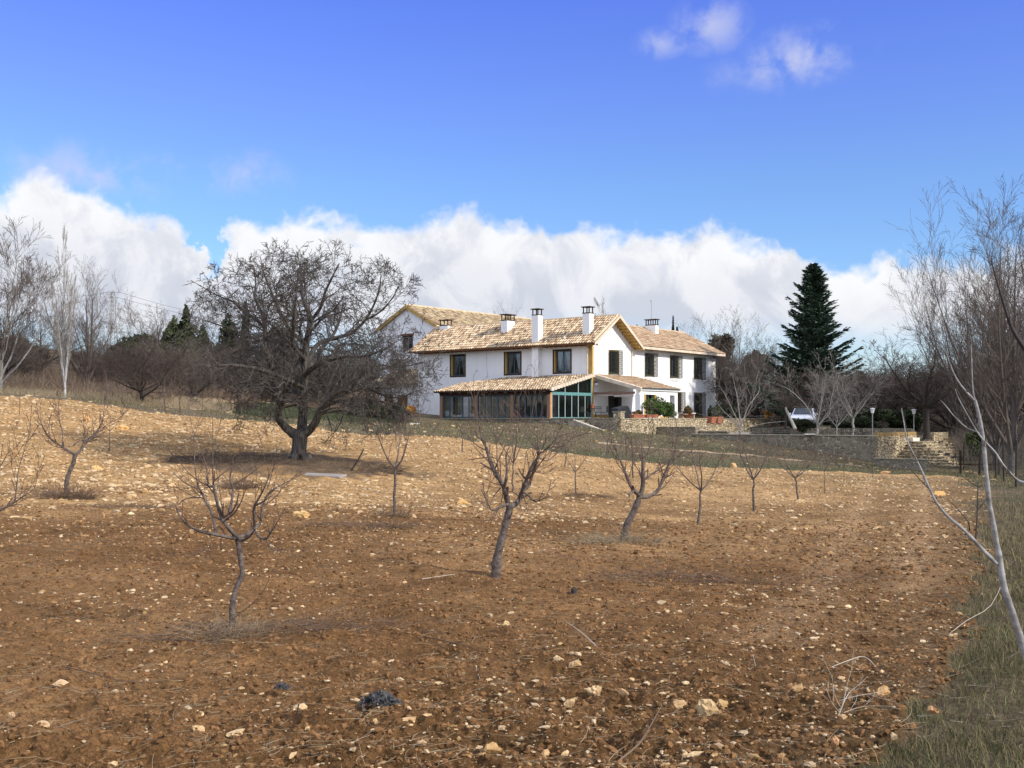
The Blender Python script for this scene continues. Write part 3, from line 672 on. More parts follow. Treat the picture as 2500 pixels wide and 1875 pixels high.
def window(kind, a, b, c, d, side, cage=False, label=None):
    """side 'L' = shaded long side (along v), 'R' = sunlit front (along u)"""
    def T(s, o, z): return (-o, s, z) if side == 'L' else (s, -o, z)     # s along wall, o outwards
    def bx(mb, s0, s1, o0, o1, z0, z1):
        p = [T(s, o, z) for s in (s0, s1) for o in (o0, o1) for z in (z0, z1)]; xs, ys, zs = zip(*p)
        return mb.box(min(xs), max(xs), min(ys), max(ys), min(zs), max(zs))
    f = MB()
    t = .11
    if side == 'L': s_ = ((a-t, a+.02, -.2, .03), (b-.02, b+t, -.2, .03))
    else: s_ = ((a-.05, a+.10, -.22, .015), (b-.10, b+.05, -.22, .015))
    for x0, x1, o0, o1 in s_: bx(f, x0, x1, o0, o1, c-.08, d+.08)
    bx(f, s_[0][1], s_[1][0], -.2, .028 if side == 'L' else .012, d-.02, d+.08); bx(f, s_[0][1], s_[1][0], -.2, .028 if side == 'L' else .012, c-.08, c+.04)
    w = f.build('window', M['dkwood'] if side == 'L' else M['ochframe'], house)
    if label: w['label'] = label
    if side == 'L':
        g = MB(); bx(g, a+.02, a+.06, -.2, .0, c+.04, d-.02); g.build('reveal', M['ochre'], w)
        g = MB(); bx(g, b-.10, b-.02, -.2, .0, c+.04, d-.02); g.build('reveal', M['ochre'], w)
    s = MB(); mid = (a+b)/2
    for x in (a+.10, mid, b-.10): bx(s, x-.045, x+.045, -.26, -.2, c+.05, d-.03)
    for z in (c+.08, d-.07): bx(s, a+.06, b-.06, -.255, -.205, z-.04, z+.04)
    s.build('sash', M['dkblue'], w)
    g = MB(); bx(g, a, b, -.235, -.225, c, d); g.build('pane', M['glass'], w)
    if side == 'L' or kind == 'curtain':
        cu = MB(); 
        for x0, x1 in ((a+.15, mid-.1), (mid+.15, b-.12)):
            n_ = 12
            prof = []
            for i in range(n_+1):
                q = i/n_; prof.append((x0+(x1-x0)*q, -.34+.03*sin(q*22)))
            hgt = [(d-.05, 1.0), ((c+d)/2, .75), (c+.15, .45)]
            V = [T(x0+(x-x0)*k if x0 < mid-.2 else x1-(x1-x)*k, o, z) for z, k in hgt for x, o in prof]
            cu.add(V, [(r*(n_+1)+i, r*(n_+1)+i+1, (r+1)*(n_+1)+i+1, (r+1)*(n_+1)+i) for r in range(2) for i in range(n_)])
        cu.build('curtain', M['curtain'], w)
    if cage:
        g = MB(); o = .42
        for i in range(9):
            x = a-.02+(b-a+.04)*i/8; bx(g, x-.011, x+.011, o-.011, o+.011, c-.1, d+.05)
        for i in range(4):
            oo = .03+(o-.03)*i/3.2
            for x in (a-.02, b+.02): bx(g, x-.011, x+.011, oo-.011, oo+.011, c-.1, d+.05)
        for i in range(7):
            z = c-.1+(d-c+.15)*i/6; bx(g, a-.03, b+.03, o-.014, o+.014, z-.013, z+.013)
            for x in (a-.02, b+.02): bx(g, x-.013, x+.013, .0, o, z-.013, z+.013)
        for i in range(6):
            z = c-.1+(d-c+.15)*(i+.5)/6
            for j in (1, 3, 5, 7):
                x = a-.02+(b-a+.04)*j/8; g.ring(T(x, o, z), (0, 1, 0) if side == 'R' else (1, 0, 0), .095, .012, 10, 4)
        g.build('iron_grille', M['iron'], w)
    return w
for h in LH[:3]: window('w', *h, 'L')
for i, h in enumerate(RH[:4]): window('w', *h, 'R', cage=True)
window('curtain', *RH[5], 'R', label='ochre framed window under the porch with a gathered curtain')
window('w', *RH[6], 'R', cage=True)
# ochre painted surround under the porch
for a_, b_ in ((8.05, 8.24), (9.86, 10.1)):
    sb = MB(); sb.box(a_, b_, -.035, 0, .3, 2.4); sb.build('window_surround', M['ochre'], house)
window('w', *RH[7], 'R', cage=True, label='tall grilled french window at the far end of the front')
dr = MB(); dr.box(2.4, 4.4, .25, .3, .02, 2.2); dr.box(3.9, 4.4, -.03, .24, .02, 2.2); d_ = dr.build('door', M['iron'], house); d_['label'] = 'black open doorway under the porch'
cr = MB(); 
for i in range(5): cr.ring((4.42, -.2, .35+i*.4), (1, 0, 0), .13, .015, 12, 4)
cr.build('scroll_grille', M['lampglass'], d_)

# ochre corner band with downpipe
oc = MB(); oc.box(-.045, 0, -.03, .30, -.02, 5.85); oc.box(-.045, .2, -.045, -.0005, -.02, 5.85); oc.build('corner_band', M['ochre'], house)
dp = MB(); dp.bar((-.16, .33, .05), (-.16, .33, 5.85), .05, 8); dp.build('downpipe', M['verge'], house)
dp = MB(); dp.bar((5.98, -.08, 3.1), (5.98, -.08, 6.1), .045, 8); dp.build('downpipe', M['verge'], house)
cb = MB(); cb.bar((-.02, 11.0, 5.9), (-.02, 11.05, 4.6), .012, 4); cb.bar((-.02, 11.05, 4.6), (-.02, 10.9, 3.5), .012, 4); cb.build('cable', M['steel'], house); cb = MB()
pr_ = None
for i in range(13):
    q = (0.2+i*.45, -.02, 5.95-.12*sin(i*pi/12)+(.05 if i % 2 else 0))
    if pr_: cb.bar(pr_, q, .012, 4)
    pr_ = q
cb.build('cable', M['steel'], house)
skirt = MB(); skirt.box(.2, 8.0, -.02, -.0005, 0, .28); skirt.build('painted_skirting', M['ochre'], house)
skirt = MB(); skirt.box(10.2, 21.1, -.02, -.0005, 0, .16); skirt.build('painted_skirting', M['ochre'], house)

# roofs -------------------------------------------------------
S1 = .66; c1 = 1/sqrt(1+S1*S1); s1 = S1*c1
zr = 8.45; v0, v1 = -.85, 19.75
def pitch_roof(label, x0, xr, zr_, sl, y0, y1, seed, parent, over=.12, name='roof', axis='v', pal=None, two=True, clip2=None):
    """ridge along local y at x = xr; near slope from x0 up to xr"""
    c_ = 1/sqrt(1+sl*sl); s_ = sl*c_; run = (xr-x0)/c_; z0 = zr_-sl*(xr-x0)
    ax = (lambda p: p) if axis == 'v' else (lambda p: (p[1], p[0], p[2]))
    top = sheet(name, [ax(p) for p in ((x0, y0, z0), (xr, y0, zr_), (xr, y1, zr_), (x0, y1, z0))], .12, M['brwood'] if axis == 'v' else M['verge'], parent)
    if label: top['label'] = label
    tile_slope('roof_tiles', ax((x0-.03, y0+.05, z0+.004)), ax((0, 1, 0)), ax((c_, 0, s_)), y1-y0-.1, run, top, pal=pal, seed=seed)
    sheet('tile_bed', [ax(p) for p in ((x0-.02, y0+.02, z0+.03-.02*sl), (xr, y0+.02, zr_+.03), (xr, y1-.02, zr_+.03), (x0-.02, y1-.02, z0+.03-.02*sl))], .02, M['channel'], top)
    return top, z0
rf, z0 = pitch_roof('low pitched clay tile roof over the long shaded wing', -.85, 2.85, zr, S1, v0, v1, 11, house)
# mirrored slope
def mirror_roof(parent, x0, xr, zr_, sl, y0, y1, seed, axis='v', name='roof', pal=None):
    c_ = 1/sqrt(1+sl*sl); s_ = sl*c_; run = (x0-xr)/c_; z0 = zr_-sl*(x0-xr)
    ax = (lambda p: p) if axis == 'v' else (lambda p: (p[1], p[0], p[2]))
    top = sheet(name, [ax(p) for p in ((xr, y0, zr_), (x0, y0, z0), (x0, y1, z0), (xr, y1, zr_))], .14, M['verge'], parent)
    tile_slope('roof_tiles', ax((x0+.03, y0+.05, z0+.004)), ax((0, 1, 0)), ax((-c_, 0, s_)), y1-y0-.1, run, top, seed=seed, pal=pal)
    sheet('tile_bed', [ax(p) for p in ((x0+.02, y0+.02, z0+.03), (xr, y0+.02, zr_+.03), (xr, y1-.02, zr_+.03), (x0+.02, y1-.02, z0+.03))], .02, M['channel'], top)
    return top
mirror_roof(house, 6.6, 2.8501, zr, S1, v0, v1, 12)
ZW = 8.38
PALR = [(.60, .43, .27), (.55, .37, .23), (.48, .31, .19), (.62, .48, .32), (.42, .285, .18), (.34, .24, .165)]
rw, zw0 = pitch_roof('clay tile roof over the sunlit right wing', -.75, 3.8, ZW, .50, 6.0, 21.7, 13, house, axis='u', pal=PALR)
mirror_roof(house, 8.4, 3.8001, ZW, .50, 3.2, 21.7, 14, axis='u', pal=PALR)
def ridge(mb, a, b, r=.12, step=.42):
    a = Vector(a); b = Vector(b); L_ = (b-a).length; n_ = int(L_/step); d = (b-a)/n_
    for i in range(n_): mb.bar(a+d*i, a+d*(i+1.06), r*1.06, 8, r*.92)
M['ridge'] = surf('ridge_clay', (.50, .38, .25), .9, .3, 5, .01, 30)
for a_, b_ in (((2.85, v0-.02, zr+.02), (2.85, v1, zr+.02)), ((4.2, 3.8, ZW+.02), (21.7, 3.8, ZW+.02))):
    rd = MB(); ridge(rd, a_, b_); rd.build('ridge_tiles', M['ridge'], house)
M['vtile'] = surf('pale_verge_clay', (.60, .48, .33), .9, .25, 5, .01, 30)    # tiles laid up the gable edge and a repaired strip
for (a, b) in (((-.8, -.72, zr-S1*3.6+.09), (2.8, -.72, zr+.06)), ((-.2, 2.7, zr-S1*3.05+.1), (1.9, 2.7, zr-S1*.95+.1)), ((6.5, -.72, zr-S1*3.65+.1), (2.95, -.72, zr+.06)), ((-.65, 21.6, 0), None)):
    if b: rk = MB(); ridge(rk, a, b, .10); rk.build('verge_tiles', M['vtile'], house)
# pale verge board and ochre soffit with brackets on the gable overhang
vb = MB()
for xa, xb in ((-.88, 2.85), (6.63, 2.85)):
    za, zb = zr-S1*abs(2.85-xa)-.002, zr-.002
    vb.add([(xa, -.86, za-.20), (xb, -.86, zb-.20), (xb, -.86, zb+.03), (xa, -.86, za+.03), (xa, -.90, za-.20), (xb, -.90, zb-.20), (xb, -.90, zb+.03), (xa, -.90, za+.03)],
           [(0, 1, 2, 3), (4, 7, 6, 5), (0, 4, 5, 1), (3, 2, 6, 7), (0, 3, 7, 4), (1, 5, 6, 2)])
vb.build('verge_board', M['verge'], house)
sf = MB()
for xa, xb in ((-.80, 2.84), (6.55, 2.86)):
    za, zb = zr-S1*abs(2.85-xa)-.16, zr-.16
    sf.add([(xa, -.84, za), (xb, -.84, zb), (xb, -.001, zb), (xa, -.001, za), (xa, -.84, za-.03), (xb, -.84, zb-.03), (xb, -.001, zb-.03), (xa, -.001, za-.03)],
           [(0, 3, 2, 1), (4, 5, 6, 7), (0, 1, 5, 4), (3, 7, 6, 2), (0, 4, 7, 3), (1, 2, 6, 5)])
    n_ = 10
    for i in range(n_):
        t = (i+.5)/n_; x = xa+(xb-xa)*t; z = za+(zb-za)*t-.03; sf.box(x-.05, x+.05, -.78, -.001, z-.14, z)
sf.build('ochre_soffit', M['ochre'], house)
ft = MB()
for i in range(40):
    y = v0+.3+i*.5
    if y < v1-.2 and not 4.9 < y < 5.8: ft.box(-.70, 0, y-.05, y+.05, z0-.16+.0, z0-.02-.0)
ft.box(-.72, -.66, v0+.1, v1-.1, z0-.06, z0-.045)
ft.build('rafter_tails', M['brwood'], house)
fc = MB(); fc.box(6.62, 21.6, -.79, -.73, zw0-.20, zw0+.02); fc.build('fascia', M['verge'], house)
ft = MB()
for i in range(30):
    x = 6.9+i*.5
    if x < 21.3: ft.box(x-.045, x+.045, -.72, 0, zw0-.18, zw0-.03)
ft.build('rafter_tails', M['ochre'], house)

def chimney(x0, x1, y0, y1, zb, zt, label, wide=1, flue=3):
    b = MB(); b.box(x0, x1, y0, y1, zb, zt-.55); c = b.build('chimney', M['white2'], house); c['label'] = label
    g = MB(); g.box(x0-.1, x1+.1, y0-.1, y1+.1, zt-.07, zt); g.box(x0-.03, x1+.03, y0-.03, y1+.03, zt-.57, zt-.5)
    xs = [x0+.05, x1-.05]; ny = 2+(y1-y0 > .9); nx = 2+(x1-x0 > .9)
    for x in xs:
        for i in range(ny):
            y = y0+.05+(y1-y0-.1)*i/(ny-1); g.box(x-.03, x+.03, y-.04, y+.04, zt-.5, zt-.07)
    for y in (y0+.05, y1-.05):
        for i in range(1, nx-1):
            x = x0+.05+(x1-x0-.1)*i/(nx-1); g.box(x-.045, x+.045, y-.04, y+.04, zt-.5, zt-.07)
    g.build('chimney_cap', M['dkwood'], c)
    return c
chimney(2.4, 3.0, 17.7, 18.7, 7.2, 9.15, 'squat white chimney at the left end of the ridge')
chimney(1.25, 2.35, 9.75, 10.45, 6.5, 9.1, 'broad white chimney half way along the long wing')
c3 = MB(); c3.box(-.52, .12, 5.05, 5.72, 3.3, 8.6); c3_ = c3.build('chimney', M['white2'], house); c3_['label'] = 'tall white chimney running up the shaded wall past the eave'
chimney(-.50, .10, 5.07, 5.70, 8.0, 9.15, 'white top of the wall chimney')
chimney(.25, .85, .42, 1.08, 6.3, 9.1, 'slender white chimney close to the gable')
cc = chimney(14.0, 14.5, 2.4, 3.5, 7.2, 9.16, 'white chimney with a mast on the right wing')
an = MB(); an.bar((14.25, 3.0, 9.1), (14.25, 3.0, 10.95), .025, 5); an.box(14.0, 14.28, 2.99, 3.01, 10.75, 10.9); an.build('antenna', M['steel'], cc)

# glazed veranda -------------------------------------------------
VT, VF = 3.45, 2.17; sl = (VT-VF)/5.9; cv_ = 1/sqrt(1+sl*sl)
vr = sheet('veranda_roof', [(-6.0, -.25, VF), (-.0, -.25, VT), (0, 8.6, VT), (-2.2, 11.0, VT-2.2*sl), (-6.0, 11.8, VF)], .10, M['dkwood'], house); vr['label'] = 'tiled lean-to roof of the glazed veranda'
tile_slope('roof_tiles', (-6.05, -.2, VF+.004), (0, 1, 0), (cv_, 0, sl*cv_), 12.0, 6.05/cv_, vr, seed=21, clip=lambda a, r: a < 11.9-np.clip((r-3.6)*1.35, 0, 9))
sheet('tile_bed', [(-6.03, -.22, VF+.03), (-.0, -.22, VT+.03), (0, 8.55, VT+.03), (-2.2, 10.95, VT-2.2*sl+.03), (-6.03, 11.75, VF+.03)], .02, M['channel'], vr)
vt = MB()
for k in range(16):   # pale mortared verge along the sunlit end
    x0, x1 = -6.0+k*.375, -6.0+(k+1)*.375-.03; vt.box(x0, x1, -.36, -.12, VF+sl*(x0+6)-.08, VF+sl*(x1+6)+.12)
vt.build('verge_tiles', M['verge'], vr)
gb = MB()
gb.box(-5.72, -5.48, 0, 11.4, VF-.36, VF-.16)
for i in range(24):
    y = .2+i*.48; gb.box(-5.95, -5.2, y-.05, y+.05, VF-.16, VF-.04)
gb.build('veranda_beam', M['dkwood'], house)
for i in range(11):
    wc = MB(); y = .48+i*.96; wc.box(-5.78, -5.7, y-.18, y+.18, VF-.15, VF-.06); wc.build('eave_infill', M['verge'], house)
for i, y in enumerate((.12, 3.7, 7.4, 11.2)):
    p = MB(); p.box(-5.78, -5.5, y-.14, y+.14, 0, VF-.36); q = p.build('pillar', M['brick'], house, .01)
op = MB(); op.box(-5.75, -5.5, -.06, -.025, 0, VF-.2); op.build('corner_post', surf('orange_post', (.46, .27, .15)), house)
for j, (ya, yb) in enumerate(((.28, 3.54), (3.86, 7.24), (7.56, 11.04))):
    fr = MB(); n_ = 6 if j == 0 else 5
    for i in range(n_+1):
        y = ya+(yb-ya)*i/n_; wd = .04 if i % 2 else .07; fr.box(-5.66, -5.6, y-wd, y+wd, 0, VF-.36)
    for z in (.05, VF-.40): fr.box(-5.655, -5.605, ya, yb, z-.05, z+.05)
    g = fr.build('glazing', M['dkblue'], house)
    pn = MB(); pn.box(-5.635, -5.625, ya, yb, 0, VF-.36); pn.build('pane', M['glass'], g)
    zlow = (.95, .12, .35)[j]
    for i in range(n_):
        y0, y1 = ya+(yb-ya)*i/n_+.09, ya+(yb-ya)*(i+1)/n_-.09
        if j == 2 and i in (1, 3): continue
        bl = MB(); bl.box(-5.54, -5.53, y0, y1, zlow+(.25*(i % 3 == 1) if j != 1 else 0), VF-.42); bl.build('blind', M['blind'], g)
vf = MB(); vf.box(-5.45, -.02, .1, 11.3, -.02, .02); vf.build('veranda_floor', M['terracotta'], house)
# sunlit glass end
ge = MB()
zt = lambda x: VF-.14+sl*(x+6)
xs = [-5.48, -4.6, -3.75, -2.85, -1.95, -1.0, -.12]
for i, x in enumerate(xs): ge.box(x-.03, x+.03, -.03, .03, 0, 1.85)
for x in (-5.48, -3.75, -1.95, -.12): ge.box(x-.035, x+.035, -.03, .03, 1.86, zt(x)-.02)
ge2 = ge.build('glazed_end', M['alu'], house); ge2['label'] = 'blue green glazed end wall of the veranda'
tb = MB(); tb.box(-5.5, -.08, -.05, .05, 1.78, 2.02); tb.box(-5.5, -.08, -.045, .045, 0, .06); tb.box(-.13, -.06, -.04, .04, .06, 3.1)
tb.add([(-5.5, -.04, zt(-5.5)-.10), (-.06, -.04, zt(-.06)-.10), (-.06, -.04, zt(-.06)+.04), (-5.5, -.04, zt(-5.5)+.04), (-5.5, .04, zt(-5.5)-.10), (-.06, .04, zt(-.06)-.10), (-.06, .04, zt(-.06)+.04), (-5.5, .04, zt(-5.5)+.04)],
       [(0, 1, 2, 3), (4, 7, 6, 5), (0, 4, 5, 1), (3, 2, 6, 7), (0, 3, 7, 4), (1, 5, 6, 2)])
tb.build('teal_rail', M['teal'], ge2)
gp = MB(); gp.add([(-5.5, 0, 0), (-.1, 0, 0), (-.1, 0, zt(-.1)), (-5.5, 0, zt(-5.5))], [(0, 1, 2, 3)]); gp.build('pane', M['glass_teal'], ge2)
rg_ = MB()
for x, y, z, r in ((-1.1, .5, 2.55, .22), (-1.6, .5, 2.35, .15), (-2.1, .6, 1.35, .2), (-1.2, .6, 1.25, .2), (-1.0, .6, 1.6, .13), (-2.6, .6, .9, .16)):
    rg_.ring((x, y, z), (0, 1, 0), r, .025); rg_.bar((x, y, z+r), (x, y, zt(x)-.2), .01, 4)
rg_.build('hanging_rings', M['iron'], ge2)
# plinth with coping under the veranda
pl_ = MB(); pl_.box(-5.85, -.0, -.0, 11.6, -1.5, -.085); pl_.build('plinth', M['stone_shade'], house)
pl_ = MB(); pl_.box(-5.95, .0, -.12, 11.7, -.085, -.022); pl_.build('plinth_coping', M['coping'], house)

# porch ----------------------------------------------------------
PT, PF = 3.50, 2.33; ps = (PT-PF)/4.45; pc = 1/sqrt(1+ps*ps)
pr = sheet('porch_roof', [(.25, -4.45, PF), (6.45, -4.45, PF), (6.45, 0, PT), (.25, 0, PT)], .14, M['white2'], house); pr['label'] = 'tiled lean-to roof of the open front porch'
tile_slope('roof_tiles', (.35, -4.5, PF+.01), (1, 0, 0), (0, pc, ps*pc), 6.05, 4.45/pc, pr, seed=23, pal=PALR)
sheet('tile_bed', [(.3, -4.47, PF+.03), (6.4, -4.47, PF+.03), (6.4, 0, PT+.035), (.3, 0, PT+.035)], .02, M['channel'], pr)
pv = MB()
pv.add([(.2, -4.5, PF-.22), (.2, 0, PT-.22), (.2, 0, PT+.06), (.2, -4.5, PF+.06), (.42, -4.5, PF-.22), (.42, 0, PT-.22), (.42, 0, PT+.09), (.42, -4.5, PF+.09)], [(0, 1, 2, 3), (4, 7, 6, 5), (0, 4, 5, 1), (3, 2, 6, 7), (0, 3, 7, 4), (1, 5, 6, 2)])
pv.build('verge_board', M['verge'], pr)
pbm = MB(); pbm.box(.3, 6.3, -4.3, -4.0, 1.87, PF-.14); pbm.build('porch_beam', M['white2'], house)
for x in (.32, 5.72):
    p = MB(); p.box(x, x+.48, -4.36, -3.9, 0, 1.87); p.build('porch_post', M['white2'], house, .01)
gt = MB(); gt.bar((.35, -4.52, PF-.0), (6.45, -4.52, PF-.0), .035, 6); gt.build('gutter', M['dkblue'], pr)
aw = MB(); aw.box(.22, .40, -3.85, -.05, 1.90, 2.10); aw1 = aw.build('awning', M['brown_cloth'], house, .02); aw1['label'] = 'rolled brown awning across the porch side'
for q_ in ((-3.83, -2.0, 1.68, 1.86), (-1.95, -.3, 1.78, 1.88)):
    aw = MB(); aw.box(.16, .215, *q_); aw.build('valance', M['beige_cloth'], aw1)
# wall lamps
for x, y, z in ((.28, -.25, 2.75), (21.15, -.25, 2.75)):
    l = MB(); l.lathe([(.02, .14), (.12, .10), (.14, 0), (.11, -.10), (.02, -.16)], (x, y, z)); wl = l.build('wall_lamp', M['lampglass'], house, smooth=True)
    l = MB(); l.bar((x, -.0, z+.2), (x, y, z+.2), .02, 5); l.lathe([(.16, .10), (.10, .2), (.02, .24)], (x, y, z)); l.build('lamp_bracket', M['iron'], wl)

# rear building, higher, behind the left end ------------------------
barn = thing('rear_house', 'taller white house with ochre gable edge rising behind the left end of the farmhouse', 'house', hw(4.0, 24.4), TH)
ZB = 12.75-HZ; hb = 3.75
bw = MB(); wall(bw, (0, hb, -3), (0, -1, 0), (-1, 0, 0), 2*hb, 3+8.75, [(3.0, 4.5, 9.5, 11.05)])
bw.add([(0, hb, 8.75), (0, -hb, 8.75), (0, 0, ZB-.18)], [(0, 1, 2)]); bw.add([(0, -hb, -3), (19.5, -hb, -3), (19.5, -hb, 8.75), (0, -hb, 8.75)], [(0, 1, 2, 3)])
bw.add([(19.5, -hb, -3), (19.5, hb, -3), (19.5, hb, 8.75), (19.5, 0, ZB-.18), (19.5, -hb, 8.75)], [(0, 1, 2, 3, 4)]); bw.add([(0, hb, -3), (19.5, hb, -3), (19.5, hb, 8.75), (0, hb, 8.75)], [(0, 1, 2, 3)])
bw.build('wall', M['white'], barn)
PALB = [(.60, .47, .28), (.52, .38, .22), (.44, .31, .19), (.66, .54, .34), (.34, .24, .15), (.26, .19, .13)]
slb = (ZB-9.05)/hb
house_, house = house, barn
r_, _ = pitch_roof('mottled yellowish tile roof of the rear house', -hb-.35, 0, ZB, slb, -.25, 19.8, 31, barn, axis='u', pal=PALB)
mirror_roof(barn, hb+.35, .0001, ZB, slb, -.25, 19.8, 32, axis='u', pal=PALB)
rr = MB(); ridge(rr, (-.25, 0, ZB+.03), (19.8, 0, ZB+.03)); rr.build('ridge_tiles', surf('ridge_clay_pale', (.55, .43, .27), .9, .3, 5, .01, 30), barn)
ob = MB()
for s in (1, -1):
    ya, za = s*(hb+.35), ZB-slb*(hb+.35)
    ob.add([(-.30, ya, za-.34), (-.30, 0, ZB-.34), (-.30, 0, ZB-.0), (-.30, ya, za-.0), (-.26, ya, za-.34), (-.26, 0, ZB-.34), (-.26, 0, ZB-.0), (-.26, ya, za-.0)], [(0, 1, 2, 3), (4, 7, 6, 5), (0, 4, 5, 1), (3, 2, 6, 7), (0, 3, 7, 4), (1, 5, 6, 2)])
ob.build('ochre_verge', M['ochre'], barn)
wd = MB(); wd.box(.2, .24, -.75, .75, 6.5, 8.05); bwn = wd.build('window', M['black'], barn)
wd = MB(); wd.box(-.06, .2, -.9, .9, 8.05, 8.23); wd.build('lintel', M['brwood'], bwn)
wd = MB(); wd.box(.12, .2, -.03, .03, 6.5, 8.05); wd.box(.12, .2, -.75, .75, 6.5, 6.58); wd.build('sash', M['dkblue'], bwn)
house = house_
# low annex at the left end with a small lean-to roof
ann = thing('annex', 'low white annex with a small tiled lean-to roof seen through the walnut branches', 'annex', hw(0, 19.5), TH)
b = MB(); b.box(1.2, 6.0, .0, 6.0, -2.5, 3.6); b.build('wall', M['white'], ann)
t_ = sheet('roof', [(.4, -.15, 3.4), (4.0, -.15, 4.7), (4.0, 6.2, 4.7), (.4, 6.2, 3.4)], .14, M['verge'], ann)
tile_slope('roof_tiles', (.35, -.1, 3.42), (0, 1, 0), (.94, 0, .34), 6.2, 3.85, t_, seed=41)
b = MB(); b.box(1.1, 1.2, 2.2, 3.4, .1, 2.2); b.build('door', M['brwood'], ann)
b = MB(); b.box(1.05, 1.2, 4.1, 5.1, 1.1, 2.3); b.build('window', M['dkwood'], ann)
# beige garden wall end behind the right corner
gw = thing('beige_outbuilding', 'plain brown plastered outbuilding beside the far right corner of the farmhouse', 'outbuilding', hw(24.3, 3.0), TH)
b = MB(); b.box(0, 2.2, 0, 4.0, -1.5, 3.0); b.build('wall', surf('brown_plaster', (.20, .16, .12), .95, .3, 2, .02, 9), gw)
b = MB(); b.box(-.15, 2.35, -.15, 4.15, 3.0, 3.12); b.build('roof', M['coping'], gw)

# terraces and stone walls -----------------------------------------
def slabwall(name, label, u0, v0_, u1, v1_, zb, zt, th, mat, cap=None, cat='stone wall', group=None):
    """straight masonry wall in house coordinates, its outer face on the line given, thickness behind it"""
    a = np.array(hw(u0, v0_)[:2]); b = np.array(hw(u1, v1_)[:2]); d = b-a; L_ = np.hypot(*d); ang = math.atan2(d[1], d[0])
    t = thing(name, label, cat, (a[0], a[1], 0), ang, group)
    m = MB(); m.box(0, L_, 0, th, zb, zt); m.build('masonry', mat, t, .02)
    if cap:
        m = MB(); x = 0; rg = random.Random(int(L_*100))
        while x < L_-.05:
            w_ = min(rg.uniform(.4, .9), L_-x); m.box(x+.01, x+w_-.01, -.05, th+.03, zt+.003, zt+cap+rg.uniform(-.01, .015)); x += w_
        m.build('coping', M['coping'], t, .01)
    return t
# upper terrace body
ut = MB(); 
for (u0, u1, va, vb) in ((-5.35, 21, -6.1, -.35),): ut.box(u0, u1, va, vb, -1.2, -.03)
o = ut.build('terrace', M['paving'], None); o.location = (C0[0], C0[1], HZ); o.rotation_euler = (0, 0, TH); tag(o, kind='structure')
slabwall('retaining_wall', 'dark stone retaining wall running right from the veranda plinth to the terrace corner', -5.75, .0, -5.75, -6.1, .0, 1.70, .35, M['stone_shade'], .05)
slabwall('retaining_wall', 'long sunlit stone terrace wall below the porch and planters', -5.75, -6.45, 7.4, -6.45, -1, 1.66, .35, M['stone'], .06)
slabwall('retaining_wall', 'sunlit stone terrace wall right of the two terracotta planters, ending near the parked car', 10.2, -6.45, 21.5, -6.45, -1, 1.66, .35, M['stone'], .06)
slabwall('retaining_wall', 'low sunlit stone wall under the two large terracotta planters', 7.4, -6.45, 10.2, -6.45, -1, 1.25, .35, M['stone'], .05)
pp = thing('stone_pier', 'short stone pier at the corner of the porch terrace beside the side steps', 'stone pier', hw(-5.75, -6.1), TH)
b = MB(); b.box(-.02, .5, -.37, .3, -.5, .42); b.build('masonry', M['stone'], pp, .02); b = MB(); b.box(-.06, .54, -.41, .34, .423, .48); b.build('coping', M['coping'], pp)
# side steps with sloping parapet
ss = thing('side_steps', 'narrow stone side steps with a sloping pale parapet left of the sunlit wall', 'steps', hw(-5.77, -2.8), TH)
b = MB()
for i in range(6): b.box(-.9-.0, -.003, -2.6+i*.42-.42*6+2.1, -2.6+(i+1)*.42-.42*6+2.1, -1.6, -1.3+i*.2)
b = MB()
for i in range(7): b.box(-1.0, -.004, -3.2+i*.45, -3.2+(i+1)*.45-.003, -1.7, -1.25+i*.18)
b.build('treads', M['stone_shade'], ss)
b = MB(); b.prism([(-3.3, -1.6), (.2, -1.6), (.2, -.25), (-.3, -.22), (-3.3, -1.12)], 0, -1.22, -1.02); b.build('side_panel', M['coping'], ss)
b = MB(); b.prism([(-3.35, -1.115), (-.3, -.215), (-.3, -.12), (-3.35, -1.02)], 0, -1.27, -.97); b.build('parapet', surf('pale_parapet', (.52, .47, .38), .9, .2, 4), ss)
slabwall('low_wall', 'shaded low stone wall stepping out in front of the sunlit terrace wall', -.65, -6.46, -.65, -9.8, -.9, 1.03, .4, M['stone_shade'], .06)
slabwall('low_wall', 'small dark stone block wall between the porch wall and the lower terrace', -.2, -9.81, -.2, -12.2, -.9, .72, .4, M['stone_shade'], .06)
sw2 = slabwall('low_wall', 'sunlit return of the shaded low wall facing the lower terrace', -.25, -9.8, 2.9, -9.8, -.9, 1.0, .3, M['stone'], .05)
# lower terrace
UK, VK = -6.4, -25.5; LZ = .55
ang = TH
lt = MB(); lt.box(UK+.4, 2.2, VK+.4, -13.0, -3.2, LZ-HZ); lt.box(.2, 21, -12.99, -6.5, -2.4, LZ-HZ)
o = lt.build('lower_terrace', M['paving'], None); o.location = (C0[0], C0[1], HZ); o.rotation_euler = (0, 0, TH); tag(o, kind='structure')
slabwall('retaining_wall', 'long shaded rubble wall of the lower terrace rising out of the grass slope', UK, -12.6, UK, VK, -3, LZ+.04, .4, M['stone_shade'], .06)
slabwall('retaining_wall', 'sunlit rubble wall face at the corner of the lower terrace beside the stairs', UK, VK, UK+8.1, VK, -3, LZ+.04, .4, M['stone'])
pr2 = slabwall('parapet_wall', 'low mossy topped parapet on the sunlit lower terrace wall', UK+.5, VK+.03, UK+7.8, VK+.03, LZ+.045, LZ+.26, .3, surf('lichen_stone', (.30, .20, .08), .95, .4, 4, .02, 15), None, 'parapet')
slabwall('retaining_wall', 'sunlit wall continuing behind the top of the stairs', UK+9.6, VK-.2, UK+14, VK-.2, -3, LZ+.18, .4, M['stone'])
